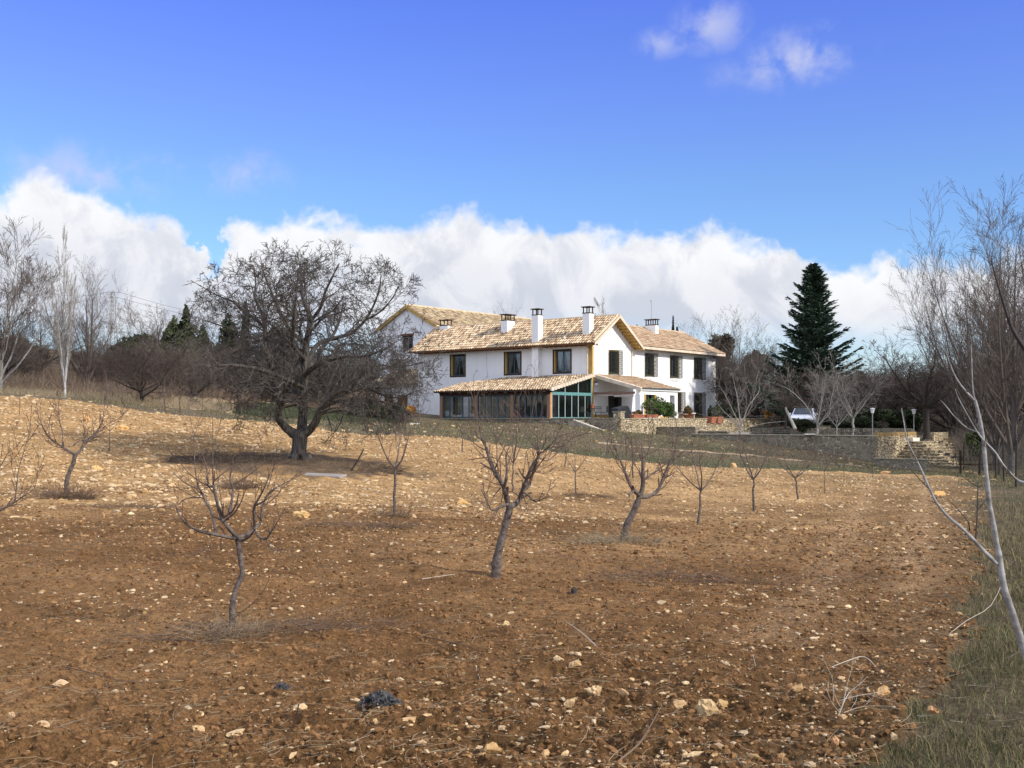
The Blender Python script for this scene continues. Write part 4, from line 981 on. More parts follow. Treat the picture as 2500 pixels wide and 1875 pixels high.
slabwall('retaining_wall', 'dark rubble bank wall below the parked car', 1.8, -13.2, 1.8, VK+.5, -2, 1.02, .4, M['stone_shade'])
slabwall('low_wall', 'low dark stone wall with a pale end in front of the corner stairs', *(lambda a: (a[0], a[1]))((-8.35, -26.1)), -8.35, -29.3, -3, -.72, .35, M['stone_shade'], .05)
# corner stairs (pyramid of steps)
T0 = (26.9, 72.0); T_u = (T0[0]-C0[0])*uR[0]+(T0[1]-C0[1])*uR[1]; T_v = (T0[0]-C0[0])*uL[0]+(T0[1]-C0[1])*uL[1]
st = thing('corner_stairs', 'broad stone stairs wrapping a corner beside the sunlit terrace wall', 'stairs', (C0[0], C0[1], 0), TH)
rg = random.Random(3); NS = 10
for i in range(NS):
    z1 = -1.55+(i+1)*.172; k = NS-1-i; e = k*.40
    for nm_, bb in (('step', None),):
        b = MB(); b.box(T_u-e, T_u+5.5+e*.2, T_v-e, VK-.02, -3, z1-.06)
        b.box(T_u-e-.03, T_u+5.5, T_v-e-.03, VK-.02, z1-.058, z1)
        b.build('step', M['stone'] if True else None, st, .012)
sl_ = MB(); sl_.box(T_u+.3, T_u+1.7, T_v+.7, T_v+2.0, .19, .42); tag(sl_.build('white_slab', M['slab'], None), 'white rectangular slab at the head of the corner stairs', 'slab'); o = bpy.data.objects['white_slab']; o.location = (C0[0], C0[1], 0); o.rotation_euler = (0, 0, TH)
# ---------------------------------------------------------------- stones and clods
def ico(sub=0):
    t = (1+5**.5)/2
    V = [(-1, t, 0), (1, t, 0), (-1, -t, 0), (1, -t, 0), (0, -1, t), (0, 1, t), (0, -1, -t), (0, 1, -t), (t, 0, -1), (t, 0, 1), (-t, 0, -1), (-t, 0, 1)]
    Fc = [(0, 11, 5), (0, 5, 1), (0, 1, 7), (0, 7, 10), (0, 10, 11), (1, 5, 9), (5, 11, 4), (11, 10, 2), (10, 7, 6), (7, 1, 8), (3, 9, 4), (3, 4, 2), (3, 2, 6), (3, 6, 8), (3, 8, 9), (4, 9, 5), (2, 4, 11), (6, 2, 10), (8, 6, 7), (9, 8, 1)]
    V = [np.array(v)/np.linalg.norm(v) for v in V]
    for _ in range(sub):
        mid = {}; nf = []
        def md(a, b):
            k = (min(a, b), max(a, b))
            if k not in mid: v = V[a]+V[b]; V.append(v/np.linalg.norm(v)); mid[k] = len(V)-1
            return mid[k]
        for a, b, c in Fc:
            ab, bc, ca = md(a, b), md(b, c), md(c, a); nf += [(a, ab, ca), (b, bc, ab), (c, ca, bc), (ab, bc, ca)]
        Fc = nf
    return np.array(V), np.array(Fc)
I0, IF0 = ico(0); I1, IF1 = ico(1)
def shape_rock(V, rng, ang=.35):
    V = V*(1+rng.normal(0, .16, (len(V), 1)))
    for _ in range(5):                                    # chop flat facets
        n_ = rng.normal(size=3); n_ /= np.linalg.norm(n_); d = rng.uniform(.45, .8); k = V@n_; V = V-np.maximum(k-d, 0)[:, None]*n_
    return V
def scatter(name, pos, size, rng, mat, tones, flat=(.35, .75), lean=.5, base=None, smooth=False, bias=.06):
    V0, F0 = base or (I0, IF0); n_ = len(pos); kinds = [shape_rock(V0, rng) for _ in range(14)]; kinds = np.array(kinds)
    kv = kinds[rng.integers(0, 14, n_)]                     # n, m, 3
    sc3 = np.stack([size*rng.uniform(.8, 1.5, n_), size*rng.uniform(.5, 1, n_), size*rng.uniform(*flat, n_)], 1)
    kv = kv*sc3[:, None]
    a = rng.uniform(0, 2*pi, n_); ti = rng.normal(0, lean, n_)*.5
    c, s = np.cos(ti)[:, None], np.sin(ti)[:, None]; y, z = kv[..., 1]*c-kv[..., 2]*s, kv[..., 1]*s+kv[..., 2]*c
    x = kv[..., 0]; c, s = np.cos(a)[:, None], np.sin(a)[:, None]
    V = np.stack([x*c-y*s, x*s+y*c, z], -1)+pos[:, None]; V[..., 2] += (sc3[:, 2]*bias)[:, None]
    Fc = (np.arange(n_)*len(V0))[:, None, None]+F0[None]
    return mesh_np(name, V.reshape(-1, 3), Fc.reshape(-1, 3), mat, None, np.repeat(tones, len(F0), 0), smooth=smooth)
def sample_field(n_, d0, d1, rng, power=1.0, field=True, right=32):
    """positions over the field between two distances, uniform in the plane"""
    out = []
    while sum(map(len, out)) < n_:
        d = np.sqrt(rng.uniform(d0**2, d1**2, n_)) if power == 1 else d0*(d1/d0)**rng.uniform(0, 1, n_)
        a = np.radians(rng.uniform(-31, right, n_)); x, y = d*np.sin(a), d*np.cos(a)
        z = zones(x, y); k = (z == 0) if field else ((z == 1) | (z == 3))
        out.append(np.stack([x[k], y[k]], 1))
    p = np.concatenate(out)[:n_]; return p[:, 0], p[:, 1]
rng = np.random.default_rng(5)
def stone_tone(n_, rng): 
    pal = np.array([(1, 1, 1), (1.08, .98, .85), (.92, .88, .85), (.78, .66, .5), (1.15, 1.12, 1.05), (.62, .48, .34)]); return pal[rng.choice(6, n_, p=[.3, .22, .14, .16, .08, .1])]*rng.uniform(.8, 1.1, (n_, 1))
PX = []; 
def add_st(n_, d0, d1, s0, s1, pw, keep=None):
    x, y = sample_field(n_, d0, d1, rng, pw)
    s = s0+(s1-s0)*rng.random(len(x))**4
    if keep is not None:
        k = rng.random(len(x)) < keep(x, y); x, y, s = x[k], y[k], s[k]
    PX.append(np.stack([x, y, s], 1))
patch = lambda x, y: np.clip(.55+fbm(x*.35, y*.35, 3, 77)*1.6, .12, 1)
add_st(15000, 4, 18, .006, .030, 2, patch)
add_st(11000, 10, 30, .012, .05, 1, patch)
add_st(17000, 20, 54, .022, .10, 1, lambda x, y: patch(x, y)*.9)
hillk = lambda x, y: np.clip((-x+3)/14, 0, 1)*np.clip((y-20)/10, 0, 1)*(np.hypot((x-WAL[0])/3.5, (y-WAL[1])/3) > 1)
add_st(26000, 20, 54, .035, .13, 1, hillk)
add_st(9000, 28, 54, .03, .10, 1, lambda x, y: np.clip((y-32)/12, 0, .9)*(x > -4)*(np.hypot((x-WAL[0])/3.5, (y-WAL[1])/3) > 1))
ST = np.concatenate(PX)
ST = ST[np.hypot((ST[:, 0]-WAL[0])/2.6, (ST[:, 1]-WAL[1])/2.0)+rng.uniform(0, .8, len(ST)) > 1]
ang_sz = ST[:, 2]/ST[:, 1]; inframe = np.abs(ST[:, 0]/ST[:, 1]) < .46
order = np.argsort(-(ang_sz*inframe)); big, rest = order[:250], order[250:]
zz = Hf(ST[:, 0], ST[:, 1])
pos = np.stack([ST[:, 0], ST[:, 1], zz+.002], 1)
o = scatter('loose_stones', pos[rest], ST[rest, 2], rng, M['stone_pale'], stone_tone(len(rest), rng)); tag(o, 'countless small pale stones strewn over the ploughed field', kind='stuff')
def rock(name, p, sx, sy, sz, label, cat='stone', group=None, mat=None, seed=0, rz=0, sub=1, tone=(1, 1, 1)):
    r = np.random.default_rng(seed); V0, F0 = ico(2) if sub > 1 else (I1, IF1); V = shape_rock(V0, r, .2)
    V = V*np.array([sx, sy, sz]); c, s = cos(rz), sin(rz); V = np.stack([V[:, 0]*c-V[:, 1]*s, V[:, 0]*s+V[:, 1]*c, V[:, 2]], 1)
    o = mesh_np(name, V, F0, mat or M['stone_pale'], None, np.repeat(np.array([tone]), len(F0), 0)); o.location = (p[0], p[1], p[2]+sz*.22)
    return tag(o, label, cat, group)
for k, i in enumerate(big):
    r = random.Random(int(i)); s = ST[i, 2]
    far_ = pos[i, 1] > 20; left_ = pos[i, 0] < -2
    rock('field_stone', pos[i], s*r.uniform(1, 1.5), s*r.uniform(.6, 1), s*r.uniform(.3, .6),
         'pale limestone lump on the bright stony slope at the left' if far_ and left_ else ('pale stone lying on the far part of the ploughed field' if far_ else 'small pale stone lying on the near brown soil'),
         group='larger stones on the far left slope' if far_ and left_ else ('larger stones far out on the field' if far_ else 'larger stones on the near soil'), seed=int(i), rz=r.uniform(0, 3), tone=tuple(stone_tone(1, np.random.default_rng(int(i)))[0]))
# named stones seen in the photograph: (px, py, half width px, half height px, tone, label)
NS_ = [(727, 1722, 21, 12, (1.2, 1.12, 1.0), 'rounded cream stone behind a tiny dark twig in the near soil'),
       (578, 1758, 20, 10, (1.15, 1.08, .95), 'flat topped pale stone, right of a smaller one in the near left soil'),
       (482, 1752, 19, 8, (1.0, .9, .75), 'long low tan stone just left of the flat topped pale one'),
       (28, 1747, 9, 8, (1.1, 1.0, .9), 'small upright pale stone at the lower left edge'),
       (150, 1658, 20, 7, (1.15, 1.05, .95), 'flat whitish stone beside a fallen twig at the lower left'),
       (103, 1793, 20, 6, (1.0, .9, .8), 'thin flat stone near the bottom left corner'),
       (1018, 1507, 18, 8, (1.2, 1.1, 1.0), 'whitish wedge shaped stone beyond the grey twig heap'),
       (1240, 1518, 14, 8, (1.1, 1.05, .85), 'pale yellowish angular stone in the centre of the near field'),
       (1402, 1643, 13, 9, (1.1, 1.0, .85), 'cream rounded stone left of centre right, near small chips'),
       (1362, 1636, 12, 6, (1.1, 1.05, .95), 'small flat pale stone just left of the cream rounded stone'),
       (1452, 1703, 18, 11, (1.05, .97, .85), 'jagged tan stone leaning in the near soil'),
       (1522, 1716, 11, 7, (1.1, .98, .85), 'squat pale stone right of the jagged tan one'),
       (1390, 1738, 20, 9, (.95, .85, .7), 'broken brownish stone partly buried in the near soil'),
       (1330, 1824, 14, 12, (1.15, 1.0, .85), 'pale heart shaped stone close to the bottom edge'),
       (1195, 1822, 26, 12, (.85, .7, .5), 'long curved brown stone close to the bottom edge'),
       (1172, 1817, 9, 5, (1.1, 1.0, .9), 'small oval pale stone left of the curved brown stone'),
       (998, 1760, 14, 8, (1.1, .95, .8), 'oval pinkish stone right of the charred tuft'),
       (1727, 1743, 28, 16, (.95, .88, .75), 'largest rounded grey stone in the near right soil'),
       (1653, 1728, 23, 8, (.9, .8, .65), 'flat slab stone left of the largest rounded one'),
       (1763, 1735, 14, 8, (.8, .68, .5), 'small brown stone touching the right of the largest rounded one'),
       (1815, 1696, 14, 6, (.95, .85, .7), 'low pale stone above the largest rounded one'),
       (1952, 1715, 17, 9, (.75, .62, .45), 'brown rough stone between the two right hand boulders'),
       (2157, 1712, 16, 13, (1.1, .88, .62), 'round orange tinted stone beside the bleached dead twig'),
       (2277, 1740, 13, 7, (1.1, .82, .62), 'reddish oval stone at the right edge of the soil'),
       (1703, 1846, 19, 10, (1.0, .92, .8), 'rounded pale stone at the bottom right centre'),
       (2183, 1826, 8, 7, (1.1, 1.1, 1.1), 'small white stone in the bottom right grass'),
       (2040, 1834, 9, 9, (.95, .7, .58), 'small reddish stone near the bottom right'),
       (1988, 1571, 10, 5, (1.3, 1.25, 1.2), 'bright white flat stone in the right of the field'),
       (736, 1253, 19, 9, (1.2, 1.05, .75), 'flat yellowish stone right of the nearest young tree crown'),
       (1128, 1225, 17, 8, (1.2, .95, .55), 'flat orange slab stone left of the leaning forked young tree'),
       (2291, 1205, 13, 10, (1.2, .95, .6), 'orange tilted stone near the foreground branch'),
       (238, 1142, 17, 8, (1.15, .95, .65), 'large pale boulder right of the left young tree trunk'),
       (1010, 1260, 8, 5, (1.1, 1, .9), 'little white stone near the centre of the field'),
       (1952, 1227, 10, 5, (1.1, 1, .85), 'pale oval stone in the right middle of the field'),
       (1654, 1265, 7, 5, (1.15, 1.0, .7), 'pale stone left of the slim row trees'),
       (2160, 1156, 12, 4, (1.1, .85, .65), 'pinkish flat stone on the far right field edge'),
       (1790, 1137, 8, 5, (1.1, .9, .7), 'small pinkish stone on the far field edge'),
       (210, 1026, 9, 10, (1.2, .95, .65), 'upright ochre boulder on the crest of the left slope'),
       (300, 1045, 13, 7, (1.2, .95, .6), 'broad ochre boulder on the left slope'),
       (1445, 1465, 8, 4, (1.1, 1.05, .9), 'small pale stone beyond the dark stump')]
for i, (px, py, hw_, hh, tn, lb) in enumerate(NS_):
    p = hit(px, py+hh*.5); s = p[1]/F; p = (p[0], p[1], float(Hf(p[0], p[1]))-hh*s*.1)
    rock('stone', p, hw_*s*1.12, hw_*s*.85, hh*s*1.45, lb, seed=900+i, rz=(i*1.7) % .6-.3, sub=2, tone=tn)
# soil clods
x, y = sample_field(120000, 3.8, 24, rng, 2); s = (.004+.026*rng.random(len(x))**5)*np.clip(.6+y/18, .8, 1.5)
o = scatter('soil_clods', np.stack([x, y, Hf(x, y)-.002], 1), s, rng, M['soil_clod'], np.repeat(rng.uniform(.65, 1.3, (len(x), 1)), 3, 1), flat=(.5, 1)); tag(o, 'crumbled brown soil clods over the near field', kind='stuff')
x, y = sample_field(24000, 16, 50, rng, 1); s = .015+.04*rng.random(len(x))**3
o = scatter('soil_clods', np.stack([x, y, Hf(x, y)], 1), s, rng, surf('far_clod', (.27, .165, .078), 1, .3, 3, tone=True, spec=.05), np.repeat(rng.uniform(.6, 1.3, (len(x), 1)), 3, 1), flat=(.5, 1)); tag(o, 'lighter soil clods over the far field', kind='stuff')
# a few pale stones in the meadow and along the path
x, y = sample_field(1500, 46, 80, rng, 1, field=False); s = .03+.14*rng.random(len(x))**5
o = scatter('meadow_stones', np.stack([x, y, Hm(x, y)], 1), s, rng, M['stone_pale'], stone_tone(len(x), rng)); tag(o, 'scattered small pale stones in the meadow', kind='stuff')
pl, w_ = PATHS[0]; n_ = 2500; k = rng.integers(0, len(pl)-1, n_); t = rng.random(n_); A_ = np.array(pl); q = A_[k]+(A_[k+1]-A_[k])*t[:, None]+rng.normal(0, 1.1, (n_, 2))
o = scatter('path_rubble', np.stack([q[:, 0], q[:, 1], H(q[:, 0], q[:, 1])], 1), .04+.14*rng.random(n_)**3, rng, M['stone_pale'], stone_tone(n_, rng)*.9); tag(o, 'pale rubble along the path beside the green lawn', kind='stuff')
# straw and twig litter
def litter(name, n_, d0, d1, l0, l1, r, mat, seed, label, center=None, rad=None, up=.15, field=True):
    rg = np.random.default_rng(seed)
    if center is None: x, y = sample_field(n_, d0, d1, rg, 2, field)
    else:
        x = center[0]+rg.normal(0, rad[0], n_); y = center[1]+rg.normal(0, rad[1], n_)
    z = (Hf(x, y) if field else Hm(x, y))+.006+(0 if center is None else np.abs(rg.normal(0, .03, n_))); a = rg.uniform(0, 2*pi, n_); L_ = rg.uniform(l0, l1, n_); e = rg.normal(0, up, n_); cv = rg.normal(0, .5, n_)
    pls = []
    for i in range(n_):
        px_, py_, pz = x[i], y[i], z[i]; aa = a[i]; pl = []
        for j in range(5):
            pl.append((px_, py_, max(pz, z[i]-.01), r*(1-.15*j))); st_ = L_[i]/4; px_ += cos(aa)*st_; py_ += sin(aa)*st_; pz += e[i]*st_; aa += cv[i]*.4
        pls.append(pl)
    V, Q = tubes(pls, 3); o = mesh_np(name, V, Q, mat, None); return tag(o, label, kind='stuff')
litter('straw_litter', 8500, 4, 24, .04, .22, .0016, M['straw'], 61, 'thin dry straw scattered over the near soil')
litter('straw_litter', 2500, 14, 45, .1, .45, .004, M['dry_twig'], 62, 'thin dry stems scattered over the far soil')

# ---------------------------------------------------------------- big walnut
def pxpl(pts, D, off=0, x0=0, y0=0, k=1.0, rs=1.0, base=None):
    """pixel polyline with depth offsets -> 3-D polyline; items (px,py,r[,dd])"""
    out = []
    for q in pts:
        px, py, r = q[:3]; dd = q[3] if len(q) > 3 else 0
        X, Y, Z = P(x0+px*k, y0+py*k, D); out.append((X, Y+dd, Z, r*rs))
    return out
def ellip(c, a): return lambda x, y, z: ((x-c[0])/a[0])**2+((y-c[1])/a[1])**2+((z-c[2])/a[2])**2
def make_walnut():
    rg = random.Random(4); D = WAL[1]; px = lambda pts: [(a, b, c, max(.008, r*.82+rg.gauss(0, .004))) for a, b, c, r in smoothpl(pxpl(pts, D, x0=400, y0=580, k=1/2.676), 4)]
    tr = [[(878, 1500, .42), (880, 1440, .33), (884, 1370, .30), (890, 1310, .30), (893, 1270, .26, .05)]]
    L_ = [[(885, 1310, .21), (840, 1275, .20), (790, 1235, .17), (758, 1180, .15, -.2), (770, 1110, .14, -.4), (792, 1050, .13, -.5), (765, 980, .12, -.5), (735, 910, .11, -.3), (700, 830, .10, 0), (650, 770, .08, .2), (560, 730, .06, .4), (470, 725, .045, .6), (390, 770, .03, .7)],
          [(890, 1310, .22), (895, 1220, .20, .2), (900, 1120, .18, .3), (908, 1000, .17, .2), (918, 850, .15, .1), (930, 700, .14, 0), (955, 590, .12, -.1), (950, 500, .10, 0), (915, 420, .08, .1), (895, 330, .06, .1), (910, 230, .04, .2), (905, 150, .02, .3)],
          [(895, 1300, .19), (960, 1250, .17, -.1), (1005, 1200, .15, -.3), (1045, 1120, .13, -.5), (1120, 1050, .11, -.6), (1230, 1010, .09, -.6), (1340, 975, .07, -.5), (1450, 985, .05, -.3), (1560, 960, .035, 0), (1650, 900, .02, .2)],
          [(735, 910, .09, -.3), (720, 800, .09, -.6), (690, 700, .085, -.7), (690, 600, .08, -.6), (660, 500, .065, -.5), (610, 400, .05, -.3), (600, 300, .035, 0), (580, 200, .02, .2)],
          [(690, 600, .07, -.6), (600, 530, .06, -.2), (520, 480, .05, .1), (430, 410, .04, .3), (330, 370, .03, .4), (220, 310, .02, .6), (130, 260, .012, .8)],
          [(918, 850, .10, .1), (960, 720, .10, .6), (1010, 665, .09, .9), (1100, 635, .08, 1.2), (1200, 600, .07, 1.2), (1290, 520, .055, 1.0), (1350, 420, .045, .9), (1390, 310, .03, .8), (1400, 210, .015, .8)],
          [(955, 560, .08, -.1), (1040, 470, .065, -.5), (1080, 380, .05, -.8), (1130, 290, .04, -1), (1180, 200, .025, -1.1)],
          [(930, 700, .08, 0), (880, 640, .07, -.7), (830, 560, .06, -1.2), (800, 470, .05, -1.5), (760, 360, .04, -1.6), (720, 260, .03, -1.6), (700, 170, .015, -1.5)],
          [(920, 900, .10, .1), (1000, 860, .09, -.8), (1120, 820, .075, -1.5), (1250, 800, .06, -2.0), (1380, 800, .045, -2.4), (1500, 760, .03, -2.6), (1600, 700, .015, -2.6)],
          [(910, 980, .10, .2), (830, 930, .085, -1.0), (720, 880, .07, -1.8), (600, 860, .055, -2.3), (480, 860, .04, -2.5), (380, 890, .025, -2.5)],
          [(915, 900, .11, .2), (930, 800, .10, 1.2), (960, 700, .085, 2.0), (1020, 600, .07, 2.6), (1060, 480, .05, 2.9), (1080, 360, .03, 3.0)],
          [(905, 1000, .10, .3), (860, 900, .09, 1.3), (790, 800, .08, 2.1), (700, 700, .065, 2.7), (600, 620, .045, 3.0), (480, 570, .025, 3.2)],
          [(1120, 1050, .08, -.6), (1230, 960, .07, .4), (1340, 880, .055, 1.1), (1460, 820, .04, 1.6), (1570, 760, .025, 1.9)],
          [(920, 800, .09, .1), (900, 720, .08, -1.4), (930, 620, .07, -2.1), (960, 500, .05, -2.6), (980, 380, .035, -2.8), (990, 280, .02, -2.9)],
          [(918, 860, .07, .1), (870, 770, .06, .5), (820, 660, .05, .9), (700, 590, .04, 1.2), (560, 500, .03, 1.5), (420, 480, .015, 1.7)],
          [(770, 1110, .07, -.4), (800, 1050, .06, -1.2), (860, 1010, .05, -1.8), (880, 960, .04, -2.3), (860, 1000, .02, -2.8)],
          [(1045, 1120, .08, -.5), (1150, 1070, .065, -.2), (1290, 1060, .05, .2), (1430, 1075, .035, .5), (1560, 1110, .02, .8)],
          [(1340, 975, .06, -.5), (1450, 1030, .045, -.9), (1560, 1050, .03, -1.3), (1680, 1010, .015, -1.6)],
          [(770, 1110, .07, -.4), (700, 1020, .055, -.1), (600, 970, .04, .3), (500, 960, .028, .6), (430, 1010, .014, .8)],
          [(905, 1000, .07, .3), (850, 1010, .055, 1.0), (740, 980, .045, 1.6), (620, 990, .03, 2.1), (520, 1020, .015, 2.4)],
          [(1230, 1010, .06, -.6), (1330, 900, .05, -1.2), (1440, 850, .04, -1.5), (1580, 860, .025, -1.6), (1730, 830, .012, -1.6)],
          [(1290, 520, .04, 1.0), (1400, 480, .035, .4), (1490, 400, .025, 0), (1540, 320, .012, -.2)],
          [(690, 700, .05, -.7), (560, 640, .04, -1.2), (450, 600, .028, -1.5), (330, 560, .014, -1.7)],
          [(1045, 1120, .07, -.5), (1100, 1090, .055, -1.4), (1180, 1040, .045, -2.0), (1260, 1010, .03, -2.5), (1330, 1040, .015, -2.8)]]
    cx, cy, cz = P(750, 828, D); env = ellip((cx, cy, cz-.25), (4.75, 4.3, 3.5))
    t = thing('walnut_tree', 'large bare walnut tree with twisted dark limbs and dense twigs standing on the stony slope', 'walnut tree', (WAL[0], WAL[1], WAL[2]))
    def loc(pls): return [[(a-WAL[0], b-WAL[1], c-WAL[2], r) for a, b, c, r in pl] for pl in pls]
    trunk = [px(tr[0])]; limbs = [px(l) for l in L_]
    # roots flare
    for k in range(6):
        a = k*1.05+.3; b0 = (WAL[0]+.25*cos(a), WAL[1]+.25*sin(a), WAL[2]+.35, .13); trunk.append([b0, (WAL[0]+.48*cos(a), WAL[1]+.48*sin(a), WAL[2]+.05, .09), (WAL[0]+.75*cos(a), WAL[1]+.7*sin(a), WAL[2]-.12, .05)])
    tubemesh('trunk', loc(trunk), M['bark_walnut'], t, ((0, 14),)); 
    S = [dict(n=1, ratio=.5, ang=50, wob=.1, up=0, rr=.42, seg=.2, rmin=.0062),
         dict(n=6.2, ratio=.52, ang=46, wob=.20, up=.015, rr=.45, seg=.14, t0=.12, tip=.35),
         dict(n=4.4, ratio=.58, ang=44, wob=.22, up=.015, rr=.55, seg=.10, t0=.15, tip=.45),
         dict(n=2.9, ratio=.60, ang=40, wob=.26, up=.01, rr=.7, seg=.075, t0=.2, tip=.6),
         dict(n=0, ratio=.5, ang=40, wob=.28, up=.03, rr=.8, seg=.06, tip=.8)]
    out = []
    for pl in limbs:
        ln = plen(pl); cnt = int(ln*3.6)
        s0 = len(pl)//4; S[0]['ratio'] = 1.75/ln
        S[0]['ang'] = 55; S[0]['fall'] = .25
        for lvl in (0,): spawn(rg, pl[s0:], tangents(pl)[s0:], ln, 0, S, out, env, t0=0.0, cnt=cnt)
    tubemesh('limbs', loc(limbs), M['bark_walnut'], t, ((0, 9),))
    big_ = [p for p in out if p[0][3] >= .02]; sm = [p for p in out if p[0][3] < .02]
    tubemesh('crown', loc(out), M['twig_walnut'], t)
    print('walnut', len(out))
make_walnut()

# ---------------------------------------------------------------- young orchard trees
SA = [dict(n=1, ratio=.5, ang=34, wob=.06, up=.10, rr=.34, seg=.08, rmin=.0028),
      dict(n=2.2, ratio=.5, ang=34, wob=.07, up=.12, rr=.55, seg=.07, t0=.2, tip=.35),
      dict(n=1.0, ratio=.5, ang=44, wob=.09, up=.06, rr=.7, seg=.05, t0=.2, tip=.6),
      dict(n=0, ratio=.5, ang=40, wob=.1, up=.03, rr=.8, seg=.04, tip=.7)]
def spec(S, **k):
    S = [dict(s) for s in S]; S[0].update(k); return S
RS = [1.0]
def custom_tree(name, label, base, D, trunk, limbs, twigs, seed, bark='bark_almond', twig='twig_almond', group=None, cat='young tree', rmin=.0026, cnt=5.5, lr=1.0, thorn=False):
    """trunk, limbs: pixel polylines (px,py,r_m,dd)"""
    rg = random.Random(seed); B_ = base
    t = thing(name, label, cat, B_, 0, group)
    f = lambda pts: [(a-B_[0], b-B_[1], c-B_[2], r*RS[0]) for a, b, c, r in smoothpl(pxpl(pts, D), 3)]
    T_ = [f(trunk)]; L_ = [f(l) for l in limbs]; W_ = [f(l) for l in twigs]; out = []
    rs = random.Random(seed+1)
    for pl in T_+L_:                                      # knots
        for i, q in enumerate(pl):
            pl[i] = (q[0], q[1], q[2], q[3]*rs.uniform(.87, 1.15))
    for pl in L_:
        ln = plen(pl); S = spec(SA, rmin=rmin, ratio=.55*lr); S[0]['fall'] = .3
        spawn(rg, pl, tangents(pl), min(ln, .9), 0, S, out, None, t0=.25, cnt=int(ln*cnt*.85)+1)
    for pl in W_+L_:
        ln = plen(pl); spawn(rg, pl, tangents(pl), .35, 1, spec(SA, rmin=rmin), out, None, t0=.15, cnt=int(ln*6))
    tubemesh('trunk', T_, M[bark], t, ((0, 10),)); tubemesh('limbs', L_, M[bark], t, ((0, 7),)); tubemesh('crown', W_+out, M[twig], t, ((.006, 5), (0, 3)))
    return t
k1 = 1/2.765
def z1(pts, x0=400, y0=1000, k=k1): return [(x0+p[0]*k, y0+p[1]*k)+tuple(p[2:]) for p in pts]
b1 = hit(562, 1556); D1 = b1[1]
custom_tree('orchard_tree', 'nearest young almond tree with a crooked trunk and wide open bare branches, left foreground', b1, D1,
  z1([(445, 1575, .033), (452, 1540, .026), (463, 1440, .0235), (462, 1330, .025), (475, 1250, .024), (500, 1180, .022), (528, 1120, .023), (524, 1040, .021), (510, 950, .021), (500, 880, .023), (495, 860, .02)]),
  [z1(l) for l in (
    [(495, 870, 0.0153), (450, 858, 0.0144, -.05), (370, 835, 0.0135, -.1), (270, 805, 0.0108, -.15), (190, 760, 0.0090, -.15), (140, 700, 0.0072, -.15), (105, 640, 0.0054, -.1)],
    [(370, 835, 0.0126, -.1), (330, 770, 0.0117, .05), (300, 700, 0.0113, .1), (240, 610, 0.0099, .15), (210, 545, 0.0081, .15), (175, 490, 0.0063, .2), (160, 350, 0.0040, .2), (140, 180, 0.0027, .25), (110, 20, 0.0018, .25)],
    [(495, 865, 0.0171), (470, 820, 0.0171, -.05), (435, 760, 0.0162, -.1), (405, 700, 0.0144, -.1), (380, 610, 0.0126, -.1), (360, 520, 0.0108, -.1), (354, 400, 0.0054, -.1), (352, 200, 0.0036, -.1), (350, 45, 0.0023, -.1)],
    [(430, 740, 0.0126, 0), (425, 640, 0.0117, .15), (425, 540, 0.0108, .2), (405, 480, 0.0081, .2), (400, 430, 0.0072, .25)],
    [(500, 865, 0.0153), (545, 850, 0.0144, .1), (580, 820, 0.0135, .15), (590, 740, 0.0117, .1), (598, 670, 0.0108, .05), (640, 600, 0.0090, 0), (690, 520, 0.0063, -.05), (735, 430, 0.0036, -.1), (760, 390, 0.0027, -.1)],
    [(580, 820, 0.0126, .15), (618, 770, 0.0113, .2), (622, 690, 0.0108, .2), (640, 600, 0.0081, .3), (690, 550, 0.0054, .3), (800, 490, 0.0036, .4), (870, 450, 0.0018, .4)],
    [(500, 868, 0.0117), (560, 870, 0.0108, -.15), (620, 835, 0.0090, -.2), (663, 790, 0.0054, -.25)],
    [(600, 830, 0.0099, .1), (650, 855, 0.0090, -.05), (710, 862, 0.0081, -.1), (760, 800, 0.0063, -.15), (810, 730, 0.0045, -.2), (855, 648, 0.0027, -.2)])],
  [z1(l) for l in (
    [(354, 520, 0.0078, -.1), (320, 515, 0.0065, -.05), (260, 495, 0.0052), (170, 430, 0.0039), (90, 330, 0.0026)], [(210, 545, 0.0078, .15), (120, 520, 0.0052, .2), (40, 460, 0.0039, .2), (0, 420, 0.0026, .2)],
    [(320, 500, 0.0078, -.1), (290, 400, 0.0052), (260, 290, 0.0039), (235, 185, 0.0026)], [(425, 720, 0.0091, -.1), (490, 680, 0.0078, -.15), (530, 620, 0.0065, -.2), (548, 550, 0.0052, -.2)],
    [(440, 735, 0.0078, -.1), (520, 680, 0.0065, -.2), (570, 610, 0.0052, -.25), (610, 530, 0.0033, -.3)], [(355, 870, 0.0065, -.1), (320, 920, 0.0052, -.15), (200, 980, 0.0026, -.2)], [(408, 860, 0.0065, -.1), (412, 940, 0.0039, -.1)],
    [(690, 865, 0.0065), (710, 920, 0.0052), (770, 960, 0.0026), (820, 960, 0.0026)], [(700, 860, 0.0065, 0), (730, 800, 0.0039), (750, 745, 0.0026)], [(640, 665, 0.0065, .05), (720, 610, 0.0052, .1), (790, 530, 0.0039, .1), (880, 440, 0.0026, .1)],
    [(360, 480, 0.0065, -.1), (420, 420, 0.0052, -.05), (490, 380, 0.0039), (530, 430, 0.0026)], [(430, 510, 0.0065, .2), (490, 480, 0.0052, .2), (560, 425, 0.0039, .25), (620, 380, 0.0026, .25)], [(480, 1400, 0.0046, -.1), (600, 1310, 0.0039, -.1), (690, 1210, 0.0033, -.1), (740, 1100, 0.0026, -.1), (775, 1035, 0.0020, -.1)],
    [(225, 598, 0.0065, .1), (150, 600, 0.0052, 0), (100, 640, 0.0039, 0)], [(700, 530, 0.0052, 0), (720, 470, 0.0039, 0), (750, 340, 0.0026, 0), (765, 200, 0.0020, 0)])], 3, rmin=.0021, cnt=5, lr=.9)
k2 = 1/3.686
